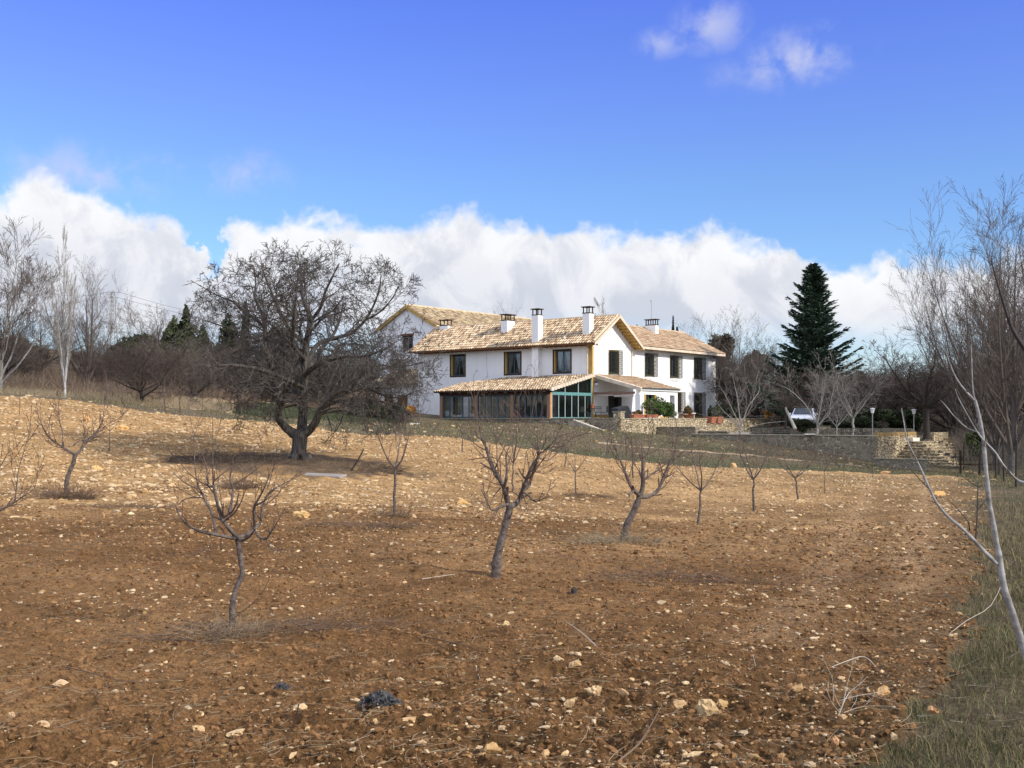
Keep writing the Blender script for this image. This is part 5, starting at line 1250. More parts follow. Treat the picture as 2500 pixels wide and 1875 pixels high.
z2 = lambda pts: z1(pts, 1100, 1000, k2)
b2 = hit(1209, 1407); D2 = b2[1]
custom_tree('orchard_tree', 'leaning young almond tree with a black wounded base and forked gnarled branches, centre foreground', b2, D2,
  z2([(403, 1530, .062), (408, 1480, .058), (415, 1380, .062), (422, 1320, .050), (445, 1220, .046), (470, 1130, .045), (490, 1050, .042), (510, 980, .042), (525, 910, .044), (532, 870, .04)]),
  [z2(l) for l in (
    [(530, 880, .036), (515, 830, .034), (500, 760, .032, -.05), (480, 690, .030, -.1), (440, 620, .028, -.1), (400, 560, .026, -.1), (370, 490, .024, -.1), (340, 400, .021, -.1), (318, 330, .016, -.1), (290, 280, .010, -.1), (260, 150, .006, -.1), (240, 20, .004, -.1)],
    [(530, 880, .032), (580, 860, .030, .1), (620, 810, .028, .15), (645, 740, .026, .1), (680, 640, .023, .05), (710, 560, .021, 0), (750, 480, .018, 0), (790, 420, .014, 0), (800, 370, .010, 0), (785, 280, .007, 0), (778, 150, .004, 0)],
    [(645, 730, .020, .1), (700, 705, .020, .2), (730, 620, .018, .2), (755, 540, .015, .2), (775, 470, .012, .1)],
    [(480, 700, .020, -.1), (500, 620, .017, -.2), (508, 520, .013, -.2), (500, 440, .008, -.2), (500, 370, .004, -.2)],
    [(520, 850, .018), (460, 860, .015, -.2), (380, 888, .012, -.3), (340, 820, .009, -.3), (280, 700, .005, -.3)],
    [(800, 400, .009, 0), (860, 350, .007, -.1), (930, 270, .005, -.2), (990, 160, .003, -.2)],
    [(795, 430, .009, 0), (870, 465, .007, .1), (960, 400, .006, .2), (1060, 300, .005, .2), (1135, 220, .003, .2)],
    [(640, 740, .014, .1), (700, 770, .011, 0), (760, 820, .009, -.1), (880, 770, .004, -.2)])],
  [z2(l) for l in (
    [(330, 370, .008, -.1), (250, 330, .006), (190, 280, .005), (155, 220, .003)], [(310, 300, .008, -.1), (240, 240, .005), (205, 155, .003)], [(330, 430, .007, -.1), (230, 440, .005), (150, 455, .003)],
    [(465, 680, .007, -.1), (380, 660, .005), (320, 620, .003)], [(450, 700, .008, -.1), (420, 740, .006), (383, 780, .003)], [(470, 700, .007, -.1), (470, 770, .005), (455, 830, .004)],
    [(820, 360, .006, 0), (850, 270, .004), (865, 160, .003)], [(740, 560, .007, .1), (800, 570, .005, .1), (870, 580, .004, .1), (950, 510, .003, .1)], [(640, 740, .006, .1), (655, 600, .004, .1), (670, 480, .003, .1), (680, 370, .002, .1)],
    [(640, 760, .008, .1), (625, 850, .006), (640, 910, .004)], [(660, 780, .007, .1), (680, 860, .005), (690, 920, .003)], [(620, 790, .007, .1), (560, 740, .005), (520, 740, .003)], [(360, 420, .006, -.1), (430, 450, .004), (440, 480, .003)])], 8, rmin=.0032, cnt=8)
k3 = 1/2.765
z3 = lambda pts: z1(pts, 1400, 1000, k3)
b3 = hit(1523, 1322); D3 = b3[1]
custom_tree('orchard_tree', 'young almond tree leaning right with dry stalks at its foot, second in the receding row', b3, D3,
  z3([(335, 900, .065), (345, 850, .055), (355, 790, .06), (385, 730, .052), (410, 680, .05), (435, 620, .048), (448, 575, .05)]),
  [z3(l) for l in (
    [(448, 580, .036), (465, 530, .034), (470, 470, .032), (468, 400, .026), (472, 340, .02), (500, 290, .012), (530, 200, .007), (545, 100, .004)],
    [(445, 580, .034), (400, 540, .03, -.2), (370, 500, .027, -.3), (340, 430, .023, -.3), (320, 380, .017, -.3), (290, 300, .010, -.3), (260, 230, .005, -.3)],
    [(450, 590, .032), (520, 592, .030, .2), (570, 570, .028, .3), (600, 530, .025, .3), (630, 450, .021, .3), (660, 380, .016, .3), (700, 310, .010, .3), (715, 220, .006, .3), (720, 150, .004, .3)],
    [(400, 540, .02, -.2), (370, 550, .016, -.4), (350, 560, .01, -.5)],
    [(470, 490, .02, .1), (540, 440, .015, .2), (600, 400, .010, .2), (690, 320, .006, .2)],
    [(420, 470, .014, .4), (418, 380, .011, .4), (420, 290, .007, .4), (400, 200, .004, .4)])],
  [], 12, rmin=.0042, cnt=8)
b4 = hit(163, 1212); D4 = b4[1]; k4 = 1/5.53
z4 = lambda pts: z1(pts, 0, 950, k4)
custom_tree('orchard_tree', 'young almond tree with a dry grass clump at its foot on the bright left slope', b4, D4,
  z4([(890, 1480, .055), (895, 1350, .05), (905, 1220, .05), (950, 1090, .048), (990, 1000, .045), (1015, 880, .045)]),
  [z4(l) for l in (
    [(1015, 880, .032), (960, 840, .03, -.1), (890, 770, .028, -.2), (800, 700, .022, -.3), (720, 620, .017, -.3), (650, 500, .011, -.3), (600, 370, .007, -.3), (580, 260, .004, -.3)],
    [(890, 770, .016, -.2), (870, 600, .011, -.1), (830, 430, .008, -.1), (790, 250, .006, 0), (785, 80, .004, 0)],
    [(1015, 880, .032), (1060, 830, .03, .1), (1095, 740, .028, .2), (1160, 670, .022, .3), (1240, 570, .018, .3), (1310, 450, .012, .3), (1335, 300, .008, .3), (1360, 90, .004, .3)],
    [(1095, 740, .02, .2), (1092, 620, .012, .2)], [(1020, 840, .014, .4), (1020, 650, .011, .5), (1010, 400, .006, .5)], [(960, 770, .014, .1), (1030, 700, .012, .2), (1090, 690, .01, .3), (1180, 600, .008, .5), (1330, 470, .005, .6), (1470, 380, .004, .7), (1485, 320, .003, .7)])],
  [], 15, rmin=.005, cnt=7)
# the tree whose branches reach in from the left edge
b5 = hit(-95, 1420); D5 = b5[1]
custom_tree('orchard_tree', 'young tree beyond the left edge of which only bare branch tips reach in', b5, D5,
  [(-95, 1430, .05), (-92, 1360, .045), (-85, 1300, .042), (-80, 1275, .04)],
  [[(-80, 1280, .03), (-30, 1262, .02), (0, 1246, .014), (36, 1226, .010), (60, 1210, .006), (95, 1187, .003)], [(36, 1226, .009), (41, 1185, .007), (46, 1145, .005), (65, 1080, .004), (78, 1045, .002)], [(-80, 1280, .02), (-40, 1200, .012), (0, 1140, .007), (22, 1100, .003)]], [], 19, rmin=.003, cnt=5)

# generic young trees: two or three bare, vase shaped prototypes
def vase_proto(seed, h, th=.45, lean=.15, nl=4, tk=.028, dens=1.0, upright=False):
    rg = random.Random(seed); t = thing('orchard_tree', 'tmp', 'young tree'); tp = h*th
    pl = []; x = y = 0; n_ = 7
    lx, ly = lean*rg.uniform(.5, 1), lean*rg.uniform(-.3, .3)
    for i in range(n_+1):
        q = i/n_; pl.append((lx*tp*q**1.4+rg.gauss(0, .012), ly*tp*q+rg.gauss(0, .012), tp*q-.05, tk*(1.25-.45*q)))
    L_ = []; out = []; top = pl[-1]
    for k in range(nl):
        a = 2*pi*k/nl+rg.uniform(-.4, .4); el = rg.uniform(.9, 1.3) if upright else rg.uniform(.45, .95); ln = (h-tp)*rg.uniform(.8, 1.15)/max(.75, sin(el)); d = (cos(a)*cos(el), sin(a)*cos(el), sin(el)); z0_ = top[:3]
        S = spec(SA, seg=.12, rmin=.004); l = []
        p = list(z0_); r = tk*.72
        for i in range(9):
            l.append((*p, max(.005, r*(1-i/10)))); d = nrm(d[0]+rg.gauss(0, .07), d[1]+rg.gauss(0, .07), d[2]+.10); p = [p[j]+d[j]*ln/8 for j in range(3)]
        L_.append(l); S = spec(SA, rmin=.0046, ratio=.50, fall=.2); spawn(rg, l, tangents(l), ln, 0, S, out, None, t0=.15, cnt=int(4.2*dens))
    tubemesh('trunk', [pl], M['bark_almond'], t, ((0, 8),)); tubemesh('limbs', L_, M['bark_almond'], t, ((0, 5),)); tubemesh('crown', out, M['twig_almond'], t, ((0, 3),))
    t['h'] = h; return t
protos = [vase_proto(1, 1.8), vase_proto(2, 1.8, .5, -.1), vase_proto(3, 1.8, .55, .05, 3), vase_proto(5, 1.8, .6, .02, 3, .016, .6), vase_proto(6, 2.4, .3, .03, 5, .02, 1.0, True)]
used = set()
# (px, base y, top y, prototype, turn, label)
OT = [(1706, 1281, 1085, 0, .2, 'fourth tree of the receding row, leaning slightly right with a dense fork'),
      (1839, 1252, 1080, 1, 1.0, 'slim young tree of the receding row with a short black side branch'),
      (1948, 1227, 1085, 0, 2.2, 'young tree leaning right with a clean open cup of branches in the receding row'),
      (2014, 1206, 1105, 3, 3.0, 'thin straight young tree just right of the open cupped one'),
      (2060, 1184, 1100, 3, .6, 'small upright sapling in front of the dark lower terrace wall'),
      (2131, 1168, 1100, 3, 4.0, 'rightmost tiny sapling near the pinkish stone at the field edge'),
      (963, 1258, 1040, 2, 1.4, 'straight young tree with grey tuft at its foot between the walnut and the centre'),
      (268, 1104, 1012, 3, 5.0, 'thin bent young tree with a dark stone at its foot on the left slope'),
      (1252, 1195, 968, 4, 0.4, 'tall upright many stemmed young tree behind the central leaning one'),
      (1379, 1141, 1062, 1, 2.8, 'small young tree below the glazed veranda corner'),
      (1406, 1208, 1100, 2, 3.6, 'small Y shaped young tree with a dark mound at its foot'),
      (1482, 1119, 1040, 2, .9, 'sapling on the field edge below the pale side steps'),
      (1129, 1104, 1012, 1, 4.4, 'young tree on the field edge in front of the middle veranda bay'),
      (1058, 1075, 1015, 0, 5.2, 'small forked tree on the field edge left of the veranda'),
      (930, 1071, 1000, 2, 1.9, 'sapling on the field edge in front of the dark hedge'),
      (1206, 1063, 990, 0, 2.5, 'dark stemmed young tree on the meadow in front of the veranda'),
      (1024, 1052, 985, 0, 3.1, 'dark stemmed young tree beside the pale log on the meadow'),
      (990, 1062, 1000, 3, 5.7, 'thin pale sapling between the hedge and the pale log'),
      (815, 1095, 1028, 3, .1, 'slanting thin sapling on the slope right of the walnut trunk'),
      (1808, 1143, 1070, 3, 1.2, 'sapling on the far field edge below the bench rail'),
      (1660, 1152, 1078, 3, 2.0, 'sapling on the far field edge right of the sunlit steps corner'),
      (1830, 1165, 1085, 3, 2.6, 'faint sapling between the row and the field edge'),
      (48, 1012, 940, 3, 3.3, 'leftmost sapling standing on the crest of the stony slope'),
      (590, 1010, 925, 3, 4.6, 'thin sapling in front of the green lawn'),
      (403, 1004, 915, 2, 3.9, 'pale sapling behind the crest, left of the path'),
      (440, 1012, 930, 1, 1.1, 'pale sapling on the crest at the start of the path'),
      (460, 1016, 950, 3, 2.1, 'short sapling beside the path start'),
      (258, 992, 915, 1, 3.5, 'pale sapling behind the crest right of the white poplar'),
      (95, 965, 905, 2, 5.0, 'thin sapling behind the crest left of the white poplar'),
      (1560, 1098, 1040, 3, 5.9, 'tiny sapling on the meadow near the light track'),
      (1300, 1112, 1045, 3, 1.7, 'tiny sapling on the field edge behind the central tree')]
for px, by, ty, k, rz, lb in OT:
    b = hit(px, by); h = (by-ty)*b[1]/F; s = h/protos[k]['h']
    if k not in used: o = protos[k]; used.add(k); o.location = b; o.rotation_euler = (0, 0, rz); o.scale = (s, s, s); o['label'] = lb; o['group'] = 'young trees of the bare orchard'
    else: copy_tree(protos[k], b, rz, s, lb, 'young trees of the bare orchard')
# tufts at the feet of some trees, brush heaps
def brush(name, label, c, rad, n_, l0, l1, r, mat, seed, up=.5, cat='brush heap', group=None, flatten=1.0):
    rg = random.Random(seed); pls = []
    for i in range(n_):
        q = rg.random()**.5; a = rg.uniform(0, 2*pi); x = q*rad[0]*cos(a); y = q*rad[1]*sin(a); z = float(Hf(c[0]+x, c[1]+y))-c[2]; L_ = rg.uniform(l0, l1); d = nrm(rg.gauss(0, 1)+x/rad[0]*.6, rg.gauss(0, 1)+y/rad[1]*.6, abs(rg.gauss(0, up))+.02); pl = []
        p = [x, y, z+rg.random()*.05*flatten]
        for j in range(5):
            pl.append((*p, r*(1-.16*j))); p = [p[m]+d[m]*L_/4 for m in range(3)]; d = nrm(d[0]+rg.gauss(0, .15), d[1]+rg.gauss(0, .15), d[2]+rg.gauss(0, .15)-.05)
        pls.append(pl)
    V, Q = tubes(pls, 3); o = mesh_np(name, V, Q, mat, None, smooth=True); o.location = c; return tag(o, label, cat, group)
def Hs2(x, y):        # cheap local plane of the terrain
    return Hs(x, y)
brush('dry_grass_clump', 'pale dry grass and prunings around the foot of the nearest young tree', hit(552, 1568), (.30, .2), 230, .10, .30, .0014, M['straw'], 71, .8, 'dry grass')
brush('pruned_twigs', 'thin brown prunings lying right of the nearest young tree foot', hit(690, 1555), (.55, .22), 150, .25, .7, .0026, M['dry_twig'], 72, .12, 'twig heap')
brush('pruned_twigs', 'thin dark prunings lying left of the nearest young tree foot', hit(440, 1575), (.38, .12), 60, .3, .7, .003, M['dry_twig'], 73, .18, 'twig heap')
brush('pruned_twigs', 'grey twig heap in front of the central leaning tree, left of the whitish wedge stone', hit(930, 1545), (.5, .25), 60, .15, .5, .0018, M['dry_twig'], 74, .12, 'twig heap')
brush('pruned_twigs', 'brown tangle of prunings in the middle distance right of the centre', hit(1610, 1418), (.7, .4), 170, .2, .6, .003, M['dry_twig'], 75, .2, 'twig heap')
brush('pruned_twigs', 'brown twig tangle trailing right of the brown prunings heap', hit(1900, 1425), (1.0, .25), 60, .25, .8, .0035, M['dry_twig'], 76, .15, 'twig heap')
brush('dry_grass_clump', 'dry stalks leaning at the foot of the second row tree', hit(1505, 1325), (.65, .3), 260, .2, .5, .003, M['straw'], 77, .4, 'dry grass')
brush('dry_grass_clump', 'dark grassy clump at the foot of the left slope tree', hit(166, 1216), (.55, .35), 600, .2, .55, .0035, M['dry_twig'], 78, .9, 'dry grass')
brush('dry_grass_clump', 'grey grass tuft at the foot of the straight tree between walnut and centre', hit(960, 1262), (.35, .2), 170, .15, .4, .003, M['dry_twig'], 79, .9, 'dry grass')
brush('dry_grass_clump', 'low flat brown weed patch on the left slope', hit(295, 1240), (1.1, .3), 420, .1, .3, .003, M['dry_twig'], 80, .2, 'dry grass')
brush('dry_grass_clump', 'brown dry patch in front of the straight young tree', hit(900, 1292), (1.0, .35), 350, .1, .35, .003, M['dry_twig'], 81, .2, 'dry grass')
brush('dry_grass_clump', 'small dark mound at the foot of the Y shaped young tree', hit(1432, 1212), (.7, .3), 260, .15, .35, .004, M['dry_twig'], 82, .3, 'dry grass')
brush('dry_grass_clump', 'rounded grey weed on the slope left of the grey slab', hit(585, 1190), (.45, .3), 320, .3, .6, .004, M['dry_twig'], 83, 1.2, 'dry weed')
brush('bramble_patch', 'dark tangled brush spreading left of the walnut trunk', (WAL[0]-2.0, WAL[1]-.3, Hs(WAL[0]-2.0, WAL[1]-.3)), (2.2, 1.3), 2300, .2, .7, .005, M['twig_dark'], 84, .45, 'brush')
brush('bramble_patch', 'low dark brush and leaf litter right of the walnut trunk', (WAL[0]+1.7, WAL[1]-.3, Hs(WAL[0]+1.7, WAL[1]-.3)), (1.8, 1.2), 1500, .15, .5, .005, M['twig_dark'], 85, .3, 'brush')
brush('dry_weed', 'bleached dead sapling lying beside the round orange stone', hit(2035, 1752), (.05, .05), 0 or 1, .1, .2, .002, M['grey_twig'], 86)
bpy.data.objects.remove(bpy.data.objects['dry_weed'])
bw = hit(2032, 1762); Dw = bw[1]
kk = 900/2212; zw = lambda pts: [(1600+p[0]*kk, 1400+p[1]*kk)+tuple(p[2:]) for p in pts]
RS[0] = .7
custom_tree('dead_sapling', 'bleached dead sapling standing in the near soil beside the round orange stone', bw, Dw,
   zw([(1065, 892, .006), (1095, 860, .007), (1110, 820, .0065), (1125, 790, .006)]),
   [zw(l) for l in ([(1120, 800, .0055), (1135, 740, .005), (1145, 690, .0045)], [(1115, 810, .004), (1190, 750, .003, .1), (1270, 680, .002, .1), (1310, 640, .0015, .1)], [(1105, 830, .003), (1060, 790, .0025, -.1), (1020, 730, .002, -.1), (995, 660, .0015, -.1)], [(1125, 790, .0035), (1150, 670, .0025), (1175, 580, .002), (1185, 480, .0015)], [(1130, 835, .002), (1290, 825, .0015, .1), (1480, 825, .001, .1)], [(1110, 800, .0025), (1080, 740, .002), (1068, 680, .0015), (1062, 610, .001)], [(1135, 790, .0025, .1), (1250, 760, .002, .1), (1400, 735, .0015, .1)])], [], 33, 'grey_twig', 'grey_twig', cat='dead sapling', rmin=.001, cnt=2, lr=.5)
RS[0] = 1.0
def stick(name, label, pts, cat='twig', mat='dry_twig', D=None, group=None):
    pl = []
    for px, py, r, h in pts:
        p = hit(px, py) if D is None else P(px, py, D)
        pl.append((p[0], p[1], p[2]+h, r))
    pl = smoothpl(pl, 3); c = pl[0][:3]
    V, Q = tubes([[(a-c[0], b-c[1], d-c[2], r) for a, b, d, r in pl]], 5); o = mesh_np(name, V, Q, M[mat], None, smooth=True); o.location = c; return tag(o, label, cat, group)
for nm, lb, pts, mt in (
    ('fallen_twig', 'long thin twig arcing over the soil at the lower left', [(155, 1634, .004, .02), (210, 1650, .004, .03), (290, 1668, .0035, .02), (360, 1672, .003, .02), (425, 1665, .002, .02)], 'dry_twig'),
    ('fallen_twig', 'dark twig slanting up at the bottom centre right', [(1505, 1872, .005, .02), (1560, 1840, .006, .05), (1590, 1815, .004, .1), (1615, 1790, .002, .15)], 'dry_twig'),
    ('fallen_twig', 'pale thin curved twig near the centre bottom', [(1160, 1617, .002, .05), (1163, 1645, .002, .03), (1172, 1665, .002, .02), (1176, 1680, .002, .0)], 'grey_twig'),
    ('fallen_twig', 'pale arching twig above the bleached dead sapling', [(2020, 1640, .003, .02), (2070, 1634, .0035, .06), (2110, 1628, .004, .07), (2140, 1640, .002, .03)], 'grey_twig'),
    ('fallen_twig', 'long reddish twig lying beside the grey twig heap', [(925, 1554, .004, .02), (1010, 1560, .005, .03), (1080, 1572, .005, .03), (1150, 1586, .003, .02)], 'dry_twig'),
    ('fallen_twig', 'pale forked twig in the soil right of the pale yellowish stone', [(1475, 1608, .005, .02), (1450, 1585, .005, .04), (1420, 1560, .004, .05), (1380, 1530, .002, .05)], 'grey_twig'),
    ('fallen_twig', 'pale straight stick lying left of the centre', [(1030, 1418, .005, .02), (1110, 1408, .004, .03)], 'grey_twig'),
    ('fallen_twig', 'thin pale vertical stalk in the near right soil', [(1855, 1670, .003, .0), (1848, 1655, .002, .04), (1838, 1640, .0015, .12)], 'grey_twig'),
    ('fallen_twig', 'pale twig crossing the soil left of the foreground sapling', [(2310, 1560, .003, .02), (2360, 1545, .003, .1), (2420, 1520, .0025, .15), (2455, 1480, .002, .3)], 'grey_twig')):
    stick(nm, lb, pts, mat=mt)
sp = hit(852, 1157); stick('stake', 'slanting dark stake standing in the brush right of the walnut', [(852, 1157, .03, 0)]*1+[(870, 1130, .028, 0)]+[(888, 1096, .02, 0)], 'stake', 'bark_dk', D=sp[1])
# tiny dark twig before the round cream stone
bw = hit(708, 1778); custom_tree('dark_seedling', 'tiny dark forked twig standing before the rounded cream stone', bw, bw[1], [(706, 1782, .003), (718, 1765, .003), (724, 1745, .003), (729, 1720, .004)], [[(718, 1762, .002), (700, 1748, .002), (686, 1725, .001)], [(722, 1755, .002), (735, 1742, .002), (742, 1730, .001)]], [], 44, 'twig_black', 'twig_black', cat='seedling', rmin=.001, cnt=2, lr=.3)
# charred tufts
def tuft(name, label, c, rad, h, n_, seed, mat, size, cat='charred tuft'):
    r = np.random.default_rng(seed); a = r.uniform(0, 2*pi, n_); q = r.random(n_)**.6; p = np.stack([np.cos(a)*q*rad[0], np.sin(a)*q*rad[1], (1-q**2)*h*r.uniform(.3, 1, n_)+.01], 1)
    o = leaves(name, p, size, r, M[mat], None, aspect=.28); o.location = c; return tag(o, label, cat)
tuft('charred_tuft', 'blackened grey heap of curled leaves on the near soil', hit(928, 1722), (.115, .09), .07, 420, 5, 'ashen', .028)
tuft('charred_tuft', 'small black burnt tuft beyond the rounded cream stone', hit(688, 1684), (.05, .04), .035, 120, 6, 'ashen', .018)
tr_ = hit(1402, 1458)
custom_tree('stump', 'short charred stump sticking out of the soil right of the centre', tr_, tr_[1], [(1402, 1462, .034), (1402, 1450, .030), (1401, 1440, .028), (1403, 1434, .015)], [[(1400, 1455, .012), (1392, 1448, .01, -.02), (1388, 1444, .004, -.03)], [(1404, 1445, .012), (1408, 1440, .006), (1409, 1437, .004)]], [], 45, 'bark_dk', 'bark_dk', cat='stump', cnt=1, lr=.1)
# slab plank by the walnut
a, b = hit(745, 1152), hit(832, 1180); mx_, my_ = (a[0]+b[0])/2, (a[1]+b[1])/2
pb = MB(); pb.box(-.72, .72, -.22, .22, -.02, .05); o = pb.build('plank', M['plank'], None, .01); o.location = (mx_, my_, Hs(mx_, my_)+.05); o.rotation_euler = (.10, .02, math.atan2(b[1]-a[1], b[0]-a[0])*.35); tag(o, 'weathered grey board lying on the slope right of the walnut foot', 'board')
rock('boulder', hit(668, 1112), .25, .15, .22, 'pale upright stone against the left of the walnut foot', seed=77, sub=2); rock('boulder', hit(705, 1150), .22, .15, .1, 'flat ochre stone just below the walnut foot', seed=78, sub=2, tone=(1.1, .9, .6))
# ---------------------------------------------------------------- larger bare trees
def bare(name, seed, h, th, tk, nl, el, up, n1, n2, n3, wob, bark, twig, spread=1.0, rmin=.012, r1=.5, leader=True, a1=42, cat='tree', lean=0.0, n4=0, forks=None):
    rg = random.Random(seed); t = thing(name, 'tmp', cat); tp = h*th; pl = []; n_ = 8
    for i in range(n_+1):
        q = i/n_; pl.append((lean*tp*q*q+rg.gauss(0, .03)*(i > 0), rg.gauss(0, .03)*(i > 0), tp*q-.15, tk*(1.35-.35*q if i == 0 else 1.05-.2*q)))
    top = pl[-1]; L_ = []; out = []
    S = [dict(n=1, ratio=r1*1.1, ang=a1, wob=wob, up=up, rr=.42, seg=h*.04, rmin=rmin*.72, fall=.3),
         dict(n=n1*.85, ratio=.55, ang=a1*.9, wob=wob*.8, up=up*.8, rr=.5, seg=h*.03, t0=.15, tip=.35, fall=.3),
         dict(n=n2*.72, ratio=.6, ang=a1*.85, wob=wob*.8, up=up*.6, rr=.6, seg=h*.022, t0=.15, tip=.5, fall=.3),
         dict(n=n3*.62, ratio=.68, ang=a1*.8, wob=wob*.9, up=up*.4, rr=.8, seg=h*.018, t0=.2, tip=.8, fall=.2),
         dict(n=0, ratio=.5, ang=40, wob=wob*1.3, up=up*.5, rr=.9, seg=h*.016, tip=.9)]
    if leader:
        l = []; d = nrm(rg.gauss(0, .05), rg.gauss(0, .05), 1); p = list(top[:3]); ln = h-tp
        for i in range(12):
            l.append((*p, max(rmin, tk*.85*(1-i/11.5)))); d = nrm(d[0]+rg.gauss(0, .04), d[1]+rg.gauss(0, .04), 1); p = [p[j]+d[j]*ln/11 for j in range(3)]
        L_.append(l); S2 = [dict(s) for s in S]; spawn(rg, l, tangents(l), ln*.8, 0, S2, out, None, t0=.05, cnt=nl*3)
    for k in range(nl):
        a = 2*pi*k/nl+rg.uniform(-.5, .5); e_ = radians(el)*rg.uniform(.75, 1.2); i0 = max(3, int(n_*(1-.45*rg.random()))) if leader else n_
        p = list(pl[i0][:3]); d = nrm(cos(a)*cos(e_), sin(a)*cos(e_), sin(e_)); ln = (h-p[2])*rg.uniform(.8, 1.1)*spread/max(.6, sin(min(1.3, e_+up*3))); r = tk*rg.uniform(.45, .68); l = []
        for i in range(11):
            l.append((*p, max(rmin, r*(1-i/11)))); d = nrm(d[0]+rg.gauss(0, wob), d[1]+rg.gauss(0, wob), d[2]+rg.gauss(0, wob)+up); p = [p[j]+d[j]*ln/10 for j in range(3)]
        L_.append(l); spawn(rg, l, tangents(l), ln, 0, S, out, None, t0=.12, cnt=int(7+n1))
    tubemesh('trunk', [pl], M[bark], t, ((0, 9),)); tubemesh('limbs', L_, M[bark], t, ((0, 6),)); tubemesh('crown', out, M[twig], t, ((.03, 5), (0, 3)))
    zs = [q[2] for p in L_+out for q in p]; t['h'] = max(zs); print(name, len(out), round(t['h'], 1)); return t
PR = {}
PR['wide'] = bare('bare_tree', 1, 8, .25, .22, 5, 42, .05, 6, 5, 3.5, .11, 'bark_dk', 'twig_bg')
PR['gnarl'] = bare('bare_tree', 2, 8, .32, .26, 5, 52, .04, 5, 5, 3, .2, 'bark_dk', 'twig_dark', leader=False, r1=.42)
PR['dense'] = bare('bare_tree', 3, 6, .16, .2, 7, 38, .06, 8, 7, 4, .12, 'bark_dk', 'twig_bg', rmin=.011)
PR['darkd'] = bare('bare_tree', 4, 6, .36, .17, 7, 34, .05, 7, 6, 4, .12, 'bark_dk', 'twig_dark', rmin=.011)
PR['pop'] = bare('poplar', 5, 11, .16, .15, 6, 74, .13, 5, 5, 3, .04, 'bark_poplar', 'twig_poplar', spread=.55, a1=20, r1=.28, rmin=.013)
PR['popw'] = bare('bare_tree', 6, 10, .14, .13, 7, 52, .10, 6, 5, 3.5, .08, 'bark_pale', 'twig_bg', spread=.8, a1=34, r1=.42, rmin=.011)
PR['tall'] = bare('bare_tree', 7, 15, .12, .28, 7, 60, .08, 6, 5, 3.4, .05, 'bark_grey', 'twig_bg', spread=.85, a1=36, r1=.36, rmin=.012)
PR['pale'] = bare('bare_tree', 8, 6, .28, .11, 5, 50, .05, 4, 3, 2, .10, 'bark_pale', 'twig_pale', leader=False, rmin=.011, spread=.95)
PR['pale2'] = bare('bare_tree', 9, 6.5, .22, .11, 4, 56, .03, 3.5, 3, 2, .12, 'bark_pale', 'twig_pale', leader=True, rmin=.011, spread=.9)
PR['red'] = bare('bare_shrub', 10, 3.2, .08, .06, 8, 45, .05, 6, 5, 3, .12, 'bark_dk', 'twig_red', leader=False, rmin=.009)
usedp = set()
def put(kind, px, py, top, D, rz, label, cat=None, group=None, wide=1.0, name=None):
    """base pixel (px, py) at distance D, crown top at pixel row `top`; py None = on the terrain"""
    b = Gd(px, D) if py is None else P(px, py, D)
    yb = HOR-(b[2]-EYE)/D*F; h = (yb-top)*D/F; s = h/PR[kind]['h']
    if kind not in usedp: usedp.add(kind); o = PR[kind]; o.location = b; o.rotation_euler = (0, 0, rz); o.scale = (s*wide, s*wide, s)
    else: o = copy_tree(PR[kind], b, rz, (s*wide, s*wide, s))
    o['label'] = label
    if cat: o['category'] = cat
    if group: o['group'] = group
    elif 'group' in o: del o['group']
    return o
g1 = 'bare trees beyond the crest of the left slope'; g2 = 'bare trees behind and right of the farmhouse'
put('popw', 2, 963, 520, 62, .3, 'pale barked bare tree cut by the left edge of the photograph', group=g1, wide=1.15)
put('gnarl', 14, 960, 735, 70, 2, 'dark stemmed tree just right of the pale tree at the left edge', group=g1)
put('pop', 158, 972, 536, 60, 1.0, 'tall slender white trunked poplar on the left slope', 'poplar', wide=.58)
put('tall', 212, None, 622, 74, 2.2, 'fine twigged grey tree close behind the white poplar', group=g1, wide=.9)
put('wide', 285, None, 772, 80, .5, 'dark spreading tree with a thick black trunk, second left of the short black trunked tree', group=g1, wide=1.3)
put('darkd', 345, 993, 800, 60, 1.5, 'short black trunked tree with a dense low reddish brown crown', group=g1, wide=1.25)
put('wide', 395, None, 692, 105, 3.4, 'round topped bare tree rising behind the green conifers', group=g1, wide=1.1)
put('wide', 100, None, 712, 92, 4.5, 'gnarled bare tree behind, between the two pale trees', group=g1, wide=1.3)
put('dense', 470, None, 800, 74, 5.1, 'grey twiggy tree between the conifers and the walnut', group=g1, wide=1.3)
put('gnarl', 582, 1000, 805, 62, 2.9, 'leaning dark tree at the edge of the lawn behind the walnut', group=g1)
put('dense', 60, None, 830, 76, .9, 'brown thicket tree at the far left', group=g1, wide=1.4)
put('dense', 225, None, 845, 78, 4.1, 'low brown thicket tree right of the white poplar', group=g1, wide=1.4)
put('dense', 410, None, 830, 82, 2.4, 'low grey thicket tree under the green conifers', group=g1, wide=1.5)
put('darkd', 690, None, 815, 88, 2.5, 'dark twiggy tree seen through the walnut crown', group=g1, wide=1.4)
put('dense', 790, None, 800, 96, 1.2, 'grey twiggy tree behind the right half of the walnut', group=g1, wide=1.4)
put('darkd', 560, None, 800, 92, .2, 'dark twiggy tree behind the left half of the walnut', group=g1, wide=1.4)
rgb = random.Random(9)
for i in range(20):
    px = -60+i*53+rgb.uniform(-20, 20)
    put(rgb.choice(['dense', 'darkd', 'wide']), px, None, rgb.uniform(800, 860)+(0 if px < 500 else 15), rgb.uniform(100, 140), rgb.uniform(0, 6), 'hazy bare tree in the far row on the left hillside', group='far row of bare trees on the left hillside', wide=rgb.uniform(1.1, 1.5))
